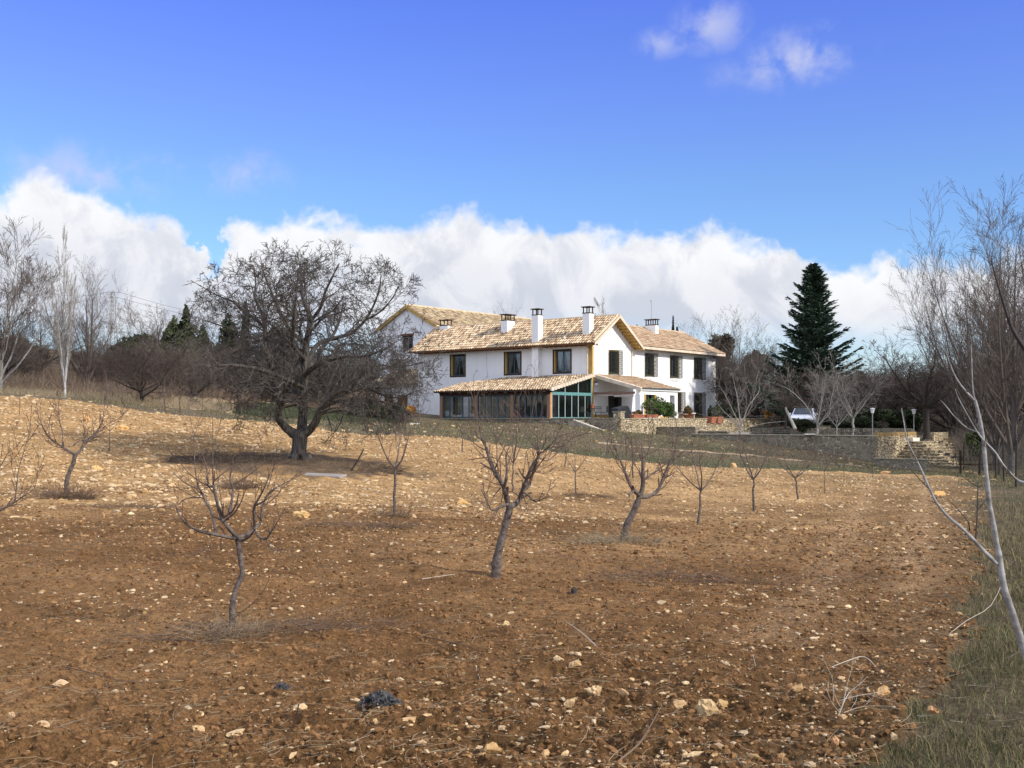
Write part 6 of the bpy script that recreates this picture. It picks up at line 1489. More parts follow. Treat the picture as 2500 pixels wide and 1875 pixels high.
# behind the house
put('tall', 1224, None, 733, 132, .4, 'round bare crown showing over the rear roof', group=g2, wide=.62)
put('pop', 1497, None, 718, 140, 2.0, 'bare poplar tips rising behind the front gable', 'poplar', wide=1.15)
put('pop', 1473, None, 762, 150, 3.0, 'small bare poplar tip left of the gable poplar', 'poplar')
put('tall', 1790, None, 742, 112, 1.3, 'tall fan shaped bare tree just right of the farmhouse', group=g2, wide=1.0)
put('gnarl', 1795, 1026, 850, 104, 4.0, 'tree with a massive black trunk beside the far right house corner', group=g2, wide=1.3)
put('wide', 1882, None, 785, 118, 5.0, 'thin bare tree between the farmhouse tree and the spruce', group=g2)
put('dense', 1740, None, 845, 118, 3.3, 'grey brown thicket tree touching the right house corner', group=g2, wide=1.2)
put('dense', 1850, None, 850, 108, .7, 'grey brown thicket tree left of the spruce', group=g2, wide=1.3)
put('gnarl', 2262, 1068, 765, 74, 5.6, 'gnarled bare tree with thick crooked arms above the stairs', group=g2, wide=1.05)
put('gnarl', 1917, 1046, 900, 79, 1.0, 'dark leaning tree beside the parked car', group=g2, wide=1.0)
put('wide', 2150, None, 860, 98, 2.6, 'grey twiggy tree behind the lamp posts', group=g2, wide=1.5)
put('dense', 2090, None, 880, 92, 1.9, 'low grey thicket tree right of the spruce', group=g2, wide=1.6)
put('darkd', 2210, None, 850, 88, .4, 'dark twiggy tree between the lamps and the stairs', group=g2, wide=1.5)
put('dense', 2330, None, 800, 84, 3.9, 'brown twiggy tree behind the stairs', group=g2, wide=1.4)
put('darkd', 2420, None, 850, 80, 4.9, 'brown twiggy tree right behind the stairs', group=g2, wide=1.4)
for k, (px, top, D, w) in enumerate(((2368, 610, 74, .85), (2432, 545, 66, .8), (2470, 430, 56, .85), (2560, 400, 60, .95), (2440, 690, 90, 1.0), (2530, 640, 84, 1.0))):
    put('tall', px, None if k != 2 else 1150, top, D, k*1.1+.3, ('tall bare tree leftmost of the big group at the right edge', 'tall bare tree second from the left in the big right hand group', 'huge bare tree with a thick dark trunk at the right edge behind the fence',
        'tall bare tree cut off by the right edge', 'bare tree filling in behind the big right hand group', 'farther bare tree at the right edge behind the huge one')[k], group=g2, wide=w)
for i in range(10):
    px = 1700+i*85+rgb.uniform(-25, 25); put(rgb.choice(['dense', 'wide', 'darkd']), px, None, rgb.uniform(880, 925), rgb.uniform(125, 150), rgb.uniform(0, 6), 'hazy bare tree in the far row right of the farmhouse', group='far row of bare trees right of the farmhouse', wide=1.4)
# pale young trees standing on the lower terrace
put('pale2', 1808, 1066, 845, 76, .6, 'pale stemmed bare tree on the lower terrace in front of the sunlit wall', wide=.9)
put('pale2', 1996, 1064, 842, 74, 2.4, 'tall pale stemmed bare tree right of the parked car', wide=1.05)
put('pale', 2083, 1064, 868, 73, 1.4, 'pale forked bare tree left of the first lamp post', wide=.95)
put('pale', 2043, 1064, 962, 72, 4.0, 'small twiggy pale tree between the two taller pale ones', wide=1.1)
put('red', 600, 1013, 950, 60, .5, 'reddish bare shrub at the edge of the lawn', 'shrub')
# scrub stems on the left hillside
def scrub(name, label, areas, n_, h0, h1, r, mat, seed):
    rg = random.Random(seed); pls = []
    for i in range(n_):
        px0, px1, d0, d1 = rg.choice(areas); D = rg.uniform(d0, d1); px = rg.uniform(px0, px1); b = (px-1250)/F*D, D
        pls.append((b[0], b[1], rg.uniform(h0, h1), rg.uniform(0, 2*pi)))
    zz = H(np.array([p[0] for p in pls]), np.array([p[1] for p in pls])); out = []
    for (x, y, h, a), z in zip(pls, zz):
        for k in range(3):
            d = nrm(rg.gauss(0, .35), rg.gauss(0, .35), 1); p = [x+rg.gauss(0, .15), y+rg.gauss(0, .15), z-.05]; l = []
            for j in range(5): l.append((*p, r*(1-.15*j))); p = [p[m]+d[m]*h/4 for m in range(3)]; d = nrm(d[0]+rg.gauss(0, .25), d[1]+rg.gauss(0, .25), d[2])
            out.append(l)
    V, Q = tubes(out, 3); return tag(mesh_np(name, V, Q, mat), label, kind='stuff')
scrub('scrub', 'brown leafless undergrowth on the left hillside', [(-80, 420, 64, 100), (250, 620, 78, 105), (-80, 1000, 88, 125)], 7500, .4, 1.6, .013, M['twig_red'], 5)
scrub('scrub', 'thin brown undergrowth behind the stairs and fence', [(2330, 2600, 66, 95), (2100, 2600, 84, 110), (1750, 2100, 105, 125)], 4200, .5, 2.2, .012, M['twig_bg'], 6)
scrub('dry_grass', 'tall dry grass along the foot of the left hillside', [(-80, 560, 58, 72)], 5000, .15, .55, .01, M['straw'], 7)

# ---------------------------------------------------------------- evergreens
def evergreen(name, label, loc, a, b, c, n_, size, mat, seed, lumps=16, lr=.42, trunk=.12, cat='evergreen tree', group=None, z0=0.0, taper=False, cmat='bark_dk'):
    r = np.random.default_rng(seed); t = thing(name, label, cat, loc, 0, group)
    p, tn = lumpy(r, n_, a, b, c, lumps, lr)
    if taper:
        k = np.clip(1.28-p[:, 2]/(2*c), .2, 1)**.7; p[:, 0] *= k; p[:, 1] *= k
    p[:, 2] += z0
    leaves('crown', p, size, r, M[mat], t, tn)
    m = MB(); m.bar((0, 0, -.3), (0, 0, z0+c), trunk, 8, trunk*.5); m.build('trunk', M[cmat], t)
    if mat != 'leaf_orange':
        rg = random.Random(seed); L_ = []
        for i in range(9): 
            aa = rg.uniform(0, 6.3); e = rg.uniform(.3, 1.1); z = z0+c*rg.uniform(.2, .8); L_.append([(0, 0, z, trunk*.4), (a*.4*cos(aa)*cos(e), b*.4*sin(aa)*cos(e), z+c*.3*sin(e), trunk*.25), (a*.75*cos(aa)*cos(e), b*.75*sin(aa)*cos(e), z+c*.6*sin(e), trunk*.12)])
        tubemesh('limbs', L_, M[cmat], t, ((0, 4),))
    return t
def ev(name, label, px, top, D, wpx, n_, size, mat, seed, py=None, **k):
    b = Gd(px, D) if py is None else P(px, py, D); yb = HOR-(b[2]-EYE)/D*F; h = (yb-top)*D/F; w = wpx*D/F
    return evergreen(name, label, b, w/2, w/2, h/2, n_, size, mat, seed, **k)
ev('juniper', 'green juniper left of the walnut crown, nearest of three', 452, 742, 84, 85, 6000, .16, 'leaf_cyp', 1, taper=True, group='junipers left of the walnut', lumps=22)
ev('juniper', 'shorter green juniper left in the group of three', 418, 775, 88, 80, 5000, .16, 'leaf_cyp', 2, taper=True, group='junipers left of the walnut', lumps=22)
ev('juniper', 'dark juniper right in the group of three, half hidden by the walnut', 500, 790, 90, 80, 4500, .16, 'leaf_dark', 3, taper=True, group='junipers left of the walnut', lumps=22)
ev('conifer', 'dark conifer seen through the left of the walnut crown', 555, 765, 96, 100, 6500, .18, 'leaf_dark', 4, taper=True, lumps=26)
ev('cypress', 'narrow dark cypress seen through the middle of the walnut crown', 600, 748, 100, 50, 4500, .15, 'leaf_dark', 5, taper=True, lumps=20)
ev('conifer', 'broad dark conifer behind the right half of the walnut', 680, 790, 104, 120, 6500, .2, 'leaf_dark', 6, taper=True, lumps=26)
ev('evergreen_oak', 'dark evergreen oak far left behind the pale tree', 60, 800, 110, 180, 7000, .22, 'leaf_oak', 7)
ev('evergreen_oak', 'dull evergreen oak behind the spreading dark tree on the left', 330, 815, 104, 170, 7000, .22, 'leaf_dark', 8)
ev('evergreen_oak', 'dull brown evergreen oak just right of the house', 1765, 815, 128, 100, 8000, .22, 'leaf_oak', 9, taper=False, lumps=22)
ev('evergreen_oak', 'dull brown evergreen oak left of the spruce', 1848, 838, 124, 90, 8000, .22, 'leaf_oak', 10, lumps=22)
ev('cypress', 'green cypress close against the left of the spruce', 1922, 850, 108, 95, 9500, .16, 'leaf_cyp', 11, taper=True, lumps=22)
ev('cypress', 'tiny dark cypress tip above the right wing roof, nearer the gable', 1555, 789, 150, 10, 2500, .14, 'leaf_dark', 12, taper=True)
ev('cypress', 'small dark cypress above the right wing ridge', 1644, 783, 150, 19, 6000, .15, 'leaf_dark', 13, taper=True)
ev('cypress', 'short dark cypress beside the small one above the ridge', 1653, 796, 150, 14, 4000, .15, 'leaf_dark', 14, taper=True)
for i, (px, top, w) in enumerate(((2110, 905, 90), (2190, 915, 110), (2290, 900, 120), (2380, 905, 120), (2040, 925, 80), (2480, 900, 120))):
    ev('evergreen_oak', ('dull evergreen oak behind the lamp posts', 'dull evergreen oak behind the second lamp post', 'dull evergreen oak behind the gnarled tree', 'dull evergreen oak behind the stairs at the right', 'dull evergreen oak right of the spruce foot', 'dull evergreen oak at the right edge')[i], px, top, 112, w, 5500, .22, 'leaf_oak', 20+i, lumps=18)
ev('conifer', 'dark conifer mass at the foot of the spruce', 1972, 905, 106, 180, 15000, .17, 'leaf_spruce', 50, lumps=26)
ev('hedge', 'dense dark hedge behind the first lamp post', 2128, 990, 80, 105, 9000, .10, 'leaf_dark', 31, py=1062, cat='hedge', trunk=.05)
ev('hedge', 'dense dark hedge behind the second lamp post', 2205, 1000, 81, 85, 7000, .10, 'leaf_dark', 32, py=1062, cat='hedge', trunk=.05)
ev('hedge', 'dark shrub under the small pale tree', 2058, 1015, 80, 60, 4000, .10, 'leaf_dark', 33, py=1062, cat='shrub', trunk=.05)
ev('shrub', 'bright green shrub right of the stairs', 2385, 1040, 70, 60, 4500, .08, 'leaf_green', 34, py=1125, cat='shrub', trunk=.04)
ev('shrub', 'black mass of evergreen shrub in front of the parked car', 1960, 1021, 80, 90, 8500, .06, 'leaf_dark', 35, py=1060, cat='shrub', trunk=.04)
ev('hedge', 'dark hedge left of the annex behind the walnut', 905, 972, 82, 120, 9000, .10, 'leaf_dark', 36, py=1027, cat='hedge', trunk=.05)
ev('hedge', 'small dark hedge end next to the orange bush', 970, 985, 80, 60, 4500, .09, 'leaf_dark', 37, py=1026, cat='hedge', trunk=.05)
ev('shrub', 'round orange leaved bush beside the annex', 1003, 992, 76, 26, 2600, .06, 'leaf_orange', 38, py=1019, cat='bush', trunk=.03, z0=.1)
# spruce
def spruce(px, top, D, wpx):
    b = Gd(px, D); yb = HOR-(b[2]-EYE)/D*F; h = (yb-top)*D/F; Wd = wpx*D/F/2; rg = random.Random(8); r = np.random.default_rng(8)
    t = thing('spruce', 'tall dark green spruce with a ragged conical crown right of the farmhouse', 'spruce', b)
    br = []; P_ = []; A_ = []; n_ = 430
    for i in range(n_):
        q = (i/n_)**.85; q = min(1.0, max(0, q+rg.gauss(0, .012)*(1-q))); z = h*(.06+.93*q); a = i*2.4+rg.uniform(-.6, .6); R = Wd*min(1.0, (1-q)**.8*1.08+.012)*rg.uniform(.5, 1.12)*(1+.16*sin(a*2+q*9)+.1*sin(a*3+q*23)); l = []; el = .45*q-.12+rg.gauss(0, .07)
        m_ = 6
        for j in range(m_+1):
            s = j/m_; l.append((R*s*cos(a), R*s*sin(a), z+R*(el*s+.30*s*s-.05), .05*(1-s)*(1-q)+.012))
        br.append(l)
        cnt = int(26*R/Wd*3.4)+18
        for k in range(cnt):
            s = rg.uniform(.12, 1.0); j = min(int(s*m_), m_-1); f = s*m_-j; c_ = [l[j][d_]+(l[j+1][d_]-l[j][d_])*f for d_ in range(3)]
            sd = rg.choice((-1, 1))*rg.uniform(.5, 1.2); lw = (.25+.80*R/Wd*(1-s*.8)*1.1)*rg.uniform(.3, 1)
            d_ = (cos(a+sd), sin(a+sd), rg.uniform(-.55, .3))
            for w in range(2):
                u = rg.uniform(.2, 1)*lw; P_.append((c_[0]+d_[0]*u, c_[1]+d_[1]*u, c_[2]+d_[2]*u)); A_.append((cos(a+sd*.8), sin(a+sd*.8), rg.uniform(-.1, .5)))
    P_ = np.array(P_); A_ = np.array(A_); A_ /= np.linalg.norm(A_, axis=1, keepdims=True); N_ = len(P_)
    side = r.normal(size=(N_, 3)); side -= (side*A_).sum(1, keepdims=True)*A_; side /= np.linalg.norm(side, axis=1, keepdims=True); L_ = r.uniform(.12, .30, (N_, 1)); w = r.uniform(.035, .07, (N_, 1))
    V = np.stack([P_-A_*L_, P_-side*w, P_+A_*L_, P_+side*w], 1).reshape(-1, 3); col = np.repeat(r.uniform(.5, 1.6, (N_, 1)), 3, 1)
    mesh_np('crown', V, np.arange(4*N_).reshape(-1, 4), M['leaf_spruce'], t, col); tubemesh('limbs', br, M['bark_dk'], t, ((0, 4),))
    m = MB(); m.bar((0, 0, -.3), (0, 0, h*.99), .24, 9, .02); m.build('trunk', M['bark_dk'], t); print('spruce', N_, h, Wd)
spruce(1986, 640, 98, 252)

# ---------------------------------------------------------------- near sapling at the right edge
Ds = 3.6; kz = 350/611; zs_ = lambda pts: [(2150+p[0]*kz, 650+p[1]*kz)+tuple(p[2:]) for p in pts]
bs = (P(2610, 1022, Ds)[0], Ds, Hs(P(2610, 1022, Ds)[0], Ds))
RS[0] = .54
custom_tree('foreground_sapling', 'pale grey barked sapling leaning in from the lower right corner with long bare branches', bs, Ds,
  [(2612, 2300, .030), (2590, 2050, .028), (2550, 1800, .026), (2515, 1640, .0245), (2494, 1565, .0235)]+[q for q in zs_([(585, 1550, .0225), (560, 1470, .0205), (535, 1400, .019), (520, 1340, .0175), (508, 1250, .0165), (495, 1180, .0155), (478, 1080, .0145), (462, 1000, .0135), (455, 920, .013), (447, 850, .0125), (440, 760, .012), (430, 690, .0115), (415, 620, .0105), (402, 570, .009)])],
  [zs_([(495, 1268, .0125), (450, 1225, .0115), (400, 1170, .0105), (350, 1120, .0095), (290, 1070, .0085), (240, 1010, .0078), (200, 930, .007), (165, 850, .0062), (135, 790, .0055), (110, 735, .0045), (100, 670, .0032), (88, 605, .0025)]),
   zs_([(402, 575, .0085), (370, 540, .0062), (330, 490, .0048), (300, 430, .0038), (280, 370, .0028), (265, 330, .0018)]),
   zs_([(408, 590, .0055), (395, 540, .0045), (390, 470, .0038), (388, 400, .003), (385, 335, .0025)]),
   [(2560, 1250, .011, -.5), (2500, 1215, .0085, -.4), (2440, 1175, .0075, -.3)]+[q+(-.2,) for q in zs_([(470, 900, .0068), (410, 840, .006), (370, 780, .005), (330, 740, .0045), (300, 700, .004), (260, 630, .0032), (225, 565, .0026), (213, 530, .0022)])],
   zs_([(430, 712, .005, 0), (395, 690, .0042, .05), (340, 640, .0035, .05), (300, 590, .003, .05), (278, 566, .0015, .05)])],
  [zs_(l) for l in ([(352, 1120, .005, -.05), (330, 1080, .004, -.08), (280, 1020, .0035, -.08), (243, 985, .0015, -.08)], [(135, 815, .0035, .03), (90, 790, .003, .03), (50, 765, .0025, .03), (32, 748, .0015, .03)],
    [(430, 652, .003), (455, 615, .0025), (480, 585, .0015)], [(447, 770, .004, .05), (480, 730, .003, .05), (505, 690, .0022, .05), (515, 640, .0012, .05)], [(300, 722, .0032, -.2), (250, 705, .0026, -.2), (202, 680, .0016, -.2)],
    [(325, 470, .003), (280, 460, .0025), (248, 443, .0012)], [(305, 440, .003), (270, 420, .0024), (243, 400, .0012)], [(388, 400, .002), (370, 375, .0018), (355, 362, .001)], [(236, 1010, .003), (210, 1000, .002), (192, 990, .0012)], [(190, 925, .003), (165, 910, .0015)],
    [(455, 950, .003, .05), (440, 935, .0025, .08), (400, 900, .002, .1), (372, 870, .0012, .1)], [(500, 905, .002, -.2), (520, 870, .002, -.2), (535, 850, .001, -.2)], [(375, 800, .0025, -.2), (372, 780, .0015, -.2)])],
  51, 'bark_sap', 'twig_black', cat='sapling', rmin=.0011, cnt=2.2, lr=.14)
RS[0] = 1.0
# a dark near branch crossing the right edge higher up
custom_tree('overhanging_branch', 'dark bare branch hanging in at the right edge against the sky', P(2620, 1100, 4.5), 4.5,
  [(2640, 1180, .014), (2600, 1080, .012), (2560, 960, .010), (2500, 850, .008)],
  [[(2500, 850, .008), (2470, 800, .007), (2450, 740, .0055), (2425, 655, .003), (2420, 630, .002)]], [], 52, 'twig_black', 'twig_black', cat='branch', rmin=.0012, cnt=2, lr=.15)

# ---------------------------------------------------------------- grass
def blades(name, label, x, y, h0, h1, w, seed, cols, z=None):
    r = np.random.default_rng(seed); n_ = len(x); z = Hm(x, y) if z is None else z
    a = r.uniform(0, 2*pi, n_); h = r.uniform(h0, h1, n_); ln = r.normal(0, .5, (n_, 2))*h[:, None]
    b = np.stack([x, y, z-.01], 1); dx = np.stack([np.cos(a), np.sin(a), 0*a], 1)*w
    mid = b+np.stack([ln[:, 0]*.35, ln[:, 1]*.35, h*.6], 1); tip = b+np.stack([ln[:, 0], ln[:, 1], h*.95], 1)
    V = np.stack([b-dx, b+dx, mid+dx*.7, mid-dx*.7, tip], 1).reshape(-1, 3); i = (np.arange(n_)*5)[:, None]
    cc = np.array(cols)[r.integers(0, len(cols), n_)]*r.uniform(.7, 1.3, (n_, 1))
    return tag(mesh_np(name, V, [i+np.array([[0, 1, 2, 3]]), i+np.array([[3, 2, 4]])], M['grass'], None, np.concatenate([cc, cc])), label, kind='stuff')
rg3 = np.random.default_rng(70)
def in_zone(n_, d0, d1, a0, a1, want, pw=2):
    d = np.sqrt(rg3.uniform(d0**2, d1**2, n_)) if pw == 1 else d0*(d1/d0)**rg3.random(n_); a = np.radians(rg3.uniform(a0, a1, n_)); x, y = d*np.sin(a), d*np.cos(a); z = zones(x, y); k = np.isin(z, want); return x[k], y[k]
GREENS = [(.85, 1.0, .8), (.65, .95, .55), (1.3, 1.2, 1.1), (.5, .75, .45), (1.8, 1.6, 1.45), (1.1, 1.05, 1.0)]; DRY = [(1.5, 1.35, 1.25), (1.1, 1.0, .9), (2.2, 1.95, 1.75), (.75, .7, .65)]
x, y = in_zone(150000, 3.5, 14, 5, 40, [1]); k = rg3.random(len(x)) < np.clip(1.6-(y-5)/6, .3, 1)*np.clip(.75+fbm(x*1.3, y*1.3, 3, 8)*1.6, .35, 1); x, y = x[k], y[k]; blades('verge_grass', 'short green and dry grass in the lower right corner', x, y, .03, .11, .0022, 71, GREENS+DRY)
x, y = in_zone(50000, 12, 50, 15, 34, [1]); k = rg3.random(len(x)) < .6; blades('verge_grass', 'dry grass verge under the fence at the right', x[k], y[k], .04, .17, .005, 72, DRY)
x, y = in_zone(90000, 44, 90, -22, 30, [1], 1); uu = (x-C0[0])*uR[0]+(y-C0[1])*uR[1]; vv = (x-C0[0])*uL[0]+(y-C0[1])*uL[1]; k = ~(((uu > -6.6) & (vv > -26) & (uu < 24)))&~((uu > -7) & (vv > -7)); blades('meadow_grass', 'thin olive grass over the meadow below the house', x[k], y[k], .04, .14, .012, 73, [(.85, .95, .8), (.7, .85, .65)]+DRY*2)
x, y = in_zone(26000, 50, 95, -20, 0, [2], 1); blades('lawn_grass', 'short dark green lawn behind the walnut', x, y, .04, .12, .014, 74, [(.5, .62, .5), (.38, .5, .38), (.65, .72, .6)])
# weeds creeping over the field edge
x, y = sample_field(60000, 3.8, 16, rg3, 2); vx = np.interp(y, [q[1] for q in sorted(VER+[(1.45, 4.2)], key=lambda q: q[1])], [q[0] for q in sorted(VER+[(1.45, 4.2)], key=lambda q: q[1])])
k = rg3.random(len(x)) < .55*np.exp(-np.maximum(vx-x, 0)/(.10*y)); blades('verge_weeds', 'sparse weeds thinning out over the soil edge', x[k], y[k], .03, .10, .002, 75, GREENS+DRY)
litter('verge_straw', 260, 4, 12, .05, .2, .001, M['grey_twig'], 63, 'bleached grass stalks in the right verge', center=(2.9, 6.8), rad=(.9, 1.6), up=.3, field=False)

# ---------------------------------------------------------------- fence at the right
rgf = random.Random(2); ft_ = thing('wire_fence', 'rusty wire mesh fence on thin posts running along the right side', 'fence', Gd(2385, 62)); fb = ft_.location
line = [(2352, 66), (2392, 58), (2432, 51), (2451, 46), (2480, 41), (2510, 36), (2560, 31)]
pts = [Gd(p, d) for p, d in line]
for (x, y, z) in pts:
    m = MB(); m.bar((x-fb[0], y-fb[1], z-.2-fb[2]), (x-fb[0]+rgf.uniform(-.05, .05), y-fb[1], z+1.75-fb[2]), .04, 6); m.build('post', M['bark_dk'], ft_)
m = MB()
for a, b in zip(pts[:-1], pts[1:]):
    for hgt in (.25, .5, .75, 1.0, 1.25, 1.5): m.bar((a[0]-fb[0], a[1]-fb[1], a[2]+hgt-fb[2]), (b[0]-fb[0], b[1]-fb[1], b[2]+hgt-fb[2]), .006, 3)
    for i in range(16):
        q = i/16; x, y, z = [a[j]+(b[j]-a[j])*q-fb[j] for j in range(3)]; m.bar((x, y, z+.2), (x, y, z+1.5), .005, 3)
m.build('wire_mesh', M['iron'], ft_)
sp_ = thing('rail_fence', 'low dark wooden rail fence at the foot of the stairs', 'fence', Gd(2345, 63)); fb = sp_.location
for i in range(3): m = MB(); m.box(i*1.1-.05, i*1.1+.05, -.05, .05, -.2, 1.35-.3*i*.5); m.build('post', M['dkwood'], sp_)
m = MB(); m.box(-.05, 2.3, -.03, .03, .5, .58); m.build('rail', M['dkwood'], sp_)

# ---------------------------------------------------------------- things on the terraces
def local_thing(name, label, cat, u, v, z=0, group=None, rz=0): return thing(name, label, cat, hw(u, v, z), TH+rz, group)
# terracotta window boxes with low plants on the porch wall
for i, (u, n_, lb) in enumerate(((-3.1, 2, 'left terracotta trough with reddish plants on the terrace wall'), (-1.2, 2, 'right terracotta trough with grey green plants on the terrace wall'))):
    t = local_thing('planter', lb, 'planter', u, -6.25, .0)
    m = MB(); m.add([(-.75, -.13, 0), (.75, -.13, 0), (.75, .13, 0), (-.75, .13, 0), (-.82, -.17, .24), (.82, -.17, .24), (.82, .17, .24), (-.82, .17, .24)], [(0, 3, 2, 1), (4, 5, 6, 7), (0, 1, 5, 4), (1, 2, 6, 5), (2, 3, 7, 6), (3, 0, 4, 7)])
    m.box(-.85, .85, -.19, .19, .2, .26); m.build('trough', M['terracotta'], t, .01)
    r = np.random.default_rng(i); p, tn = lumpy(r, 700, .75, .2, .2, 8, .5); p[:, 2] += .2; leaves('plants', p, .06, r, M['leaf_brown' if i == 0 else 'leaf_green'], t, tn)
# green bushes on the porch terrace
def bush(label, u, v, a, b, c, n_, size, mat, seed, z=0, cat='bush', pot=None):
    t = local_thing('bush', label, cat, u, v, z); r = np.random.default_rng(seed); p, tn = lumpy(r, n_, a, b, c, 14, .5); z0 = pot or 0; p[:, 2] += z0
    leaves('foliage', p, size, r, M[mat], t, tn); rg = random.Random(seed); L_ = []
    for k in range(8): aa = rg.uniform(0, 6.3); L_.append([(0, 0, z0-.02, .02), (a*.3*cos(aa), b*.3*sin(aa), z0+c*.7, .014), (a*.6*cos(aa), b*.6*sin(aa), z0+c*1.2, .008)])
    tubemesh('stems', L_, M['bark_dk'], t, ((0, 4),))
    return t
bush('large dark green bush on the porch terrace between the two white posts', 2.0, -4.9, 1.5, .7, .85, 5200, .07, 'leaf_green', 1)
bush('second green bush reaching out right of the large one on the porch terrace', 3.6, -5.0, .9, .6, .6, 3000, .07, 'leaf_green', 2)
bush('low dark bush beneath the large green bush', .9, -5.4, .7, .4, .35, 1500, .06, 'leaf_dark', 3)
# parasol in a black cover beside the right post
t = local_thing('folded_parasol', 'folded dark parasol in a black cover standing just left of the right porch post', 'parasol', 4.7, -3.3)
m = MB(); m.lathe([(.05, .0), (.05, .45), (.30, .55), (.34, .8), (.22, 1.1), (.10, 1.35), (.02, 1.5)], (0, 0, 0), 14); m.build('cover', M['black'], t, smooth=True); m = MB(); m.lathe([(.25, 0), (.25, .06), (.06, .1)], (0, 0, 0), 14); m.build('base', M['lampglass'], t)
# covered barbecue, table, chairs and pots under the porch
t = local_thing('covered_barbecue', 'black covered barbecue on the porch terrace behind the stone pier', 'barbecue', -2.2, -4.2)
m = MB(); m.add([(-1.1, -.45, 0), (1.1, -.45, 0), (1.1, .45, 0), (-1.1, .45, 0), (-.9, -.35, .75), (.5, -.35, .95), (.5, .35, .95), (-.9, .35, .75), (.95, -.3, .55), (.95, .3, .55)], [(0, 3, 2, 1), (0, 1, 8, 5, 4), (1, 2, 9, 8), (2, 3, 7, 6, 9), (3, 0, 4, 7), (4, 5, 6, 7), (5, 8, 9, 6)])
m.build('cover', M['black'], t, .06)
t = local_thing('patio_table', 'dark round patio table on the terrace left of the doorway', 'table', -3.6, -2.6)
m = MB(); m.lathe([(.6, .70), (.6, .74)], (0, 0, 0), 20); m.build('tabletop', M['iron'], t)
for k in range(3): m = MB(); a = k*2.1; m.bar((.1*cos(a), .1*sin(a), .70), (.42*cos(a), .42*sin(a), 0), .02, 5); m.build('leg', M['iron'], t)
def chair(label, u, v, rz):
    t = local_thing('patio_chair', label, 'chair', u, v, 0, 'dark patio chairs around the round table', rz)
    m = MB(); m.box(-.22, .22, -.22, .22, .42, .46); m.build('seat', M['iron'], t); m = MB()
    for i in range(5): m.box(-.2+i*.1-.012, -.2+i*.1+.012, .2, .23, .46, .88)
    m.box(-.22, .22, .2, .23, .86, .9); m.build('backrest', M['iron'], t)
    for sx in (-.2, .2):
        for sy in (-.2, .2): m = MB(); m.bar((sx, sy, .42), (sx*1.15, sy*1.15, 0), .014, 4); m.build('leg', M['iron'], t)
chair('dark patio chair left of the round table', -4.5, -2.4, 1.2); chair('dark patio chair in front of the round table', -3.5, -3.6, 3.3); chair('dark patio chair right of the round table near the doorway', -2.5, -2.3, -1.2)
for u, v, z, s, lb in ((-3.75, -2.6, .745, 1.0, 'terracotta flower pot standing on the dark patio table'), (-3.35, -2.45, .745, .7, 'small dark pot beside the flower pot on the patio table')):
    t = local_thing('flower_pot', lb, 'pot', u, v, z); m = MB(); m.lathe([(.10*s, 0), (.15*s, .24*s), (.17*s, .24*s), (.17*s, .29*s), (.13*s, .29*s)], (0, 0, 0), 14); m.build('pot', M['terracotta'] if s == 1 else M['black'], t)
# wide bowl planter with dead brown plant right of the right post
t = local_thing('bowl_planter', 'wide bowl planter with drooping brown plant right of the right porch post', 'planter', 4.6, -6.2, 0)
m = MB(); m.lathe([(.25, 0), (.42, .2), (.6, .3), (.56, .3)], (0, 0, 0), 18); m.build('bowl', M['terracotta'], t); r = np.random.default_rng(8); p, tn = lumpy(r, 2200, .75, .75, .42, 12, .45); p[:, 2] += .18
kk_ = np.clip(1.2-p[:, 2]/.95, .15, 1); p[:, 0] *= kk_; p[:, 1] *= kk_; leaves('plant', p, .06, r, M['leaf_brown'], t, tn)
# hammock like bench with slack ropes on the terrace
t = local_thing('garden_bench', 'pale topped bench with slack ropes on the terrace below the far french window', 'bench', 8.0, -4.2, 0)
m = MB(); m.box(-1.1, 1.1, -.25, .25, .36, .44); m.build('seat', M['slab'], t); 
for x in (-.95, .95): m = MB(); m.box(x-.08, x+.08, -.2, .2, 0, .36); m.build('leg', M['coping'], t)
tubemesh('rope', [[(1.1+i*.35, -.1, .55-.35*sin(i*pi/8)*.8, .02) for i in range(9)]], M['bark_grey'], t)
# two big terracotta pots
for u, lb, mt, h in ((8.25, 'left large square terracotta pot holding a small conical conifer', 'leaf_dark', .55), (9.35, 'right large square terracotta pot overflowing with olive green foliage', 'leaf_cyp', .5)):
    t = local_thing('terracotta_pot', lb, 'plant pot', u, -6.28, -.44, group='two large square terracotta pots on the low sunlit wall')
    m = MB(); m.add([(-.36, -.3, 0), (.36, -.3, 0), (.36, .3, 0), (-.36, .3, 0), (-.46, -.4, .52), (.46, -.4, .52), (.46, .4, .52), (-.46, .4, .52)], [(0, 3, 2, 1), (4, 5, 6, 7), (0, 1, 5, 4), (1, 2, 6, 5), (2, 3, 7, 6), (3, 0, 4, 7)]); m.box(-.49, .49, -.43, .43, .46, .54); m.build('pot', M['terracotta'], t, .015)
    r = np.random.default_rng(int(u*10)); p, tn = lumpy(r, 1800, .55, .5, h, 10, .5); 
    if u < 9: kk_ = np.clip(1.15-p[:, 2]/1.15, .1, 1); p[:, 0] *= kk_*.8; p[:, 1] *= kk_*.8
    p[:, 2] += .5; leaves('foliage', p, .06, r, M[mt], t, tn)
bush('brown dead bush on the terrace right of the terracotta pots', 12.6, -4.6, .8, .5, .35, 1500, .06, 'leaf_brown', 9)
bush('round orange bush at the far end of the sunlit terrace wall', 19.6, -6.0, .42, .42, .34, 1800, .05, 'leaf_orange', 10)
bush('olive green climbing shrub beside the far right house corner', 20.6, -2.0, 1.2, .8, .7, 2500, .09, 'leaf_cyp', 11)
bush('dark low shrub left of the orange bush on the terrace', 15.0, -5.2, 1.0, .5, .42, 1800, .07, 'leaf_dark', 12)
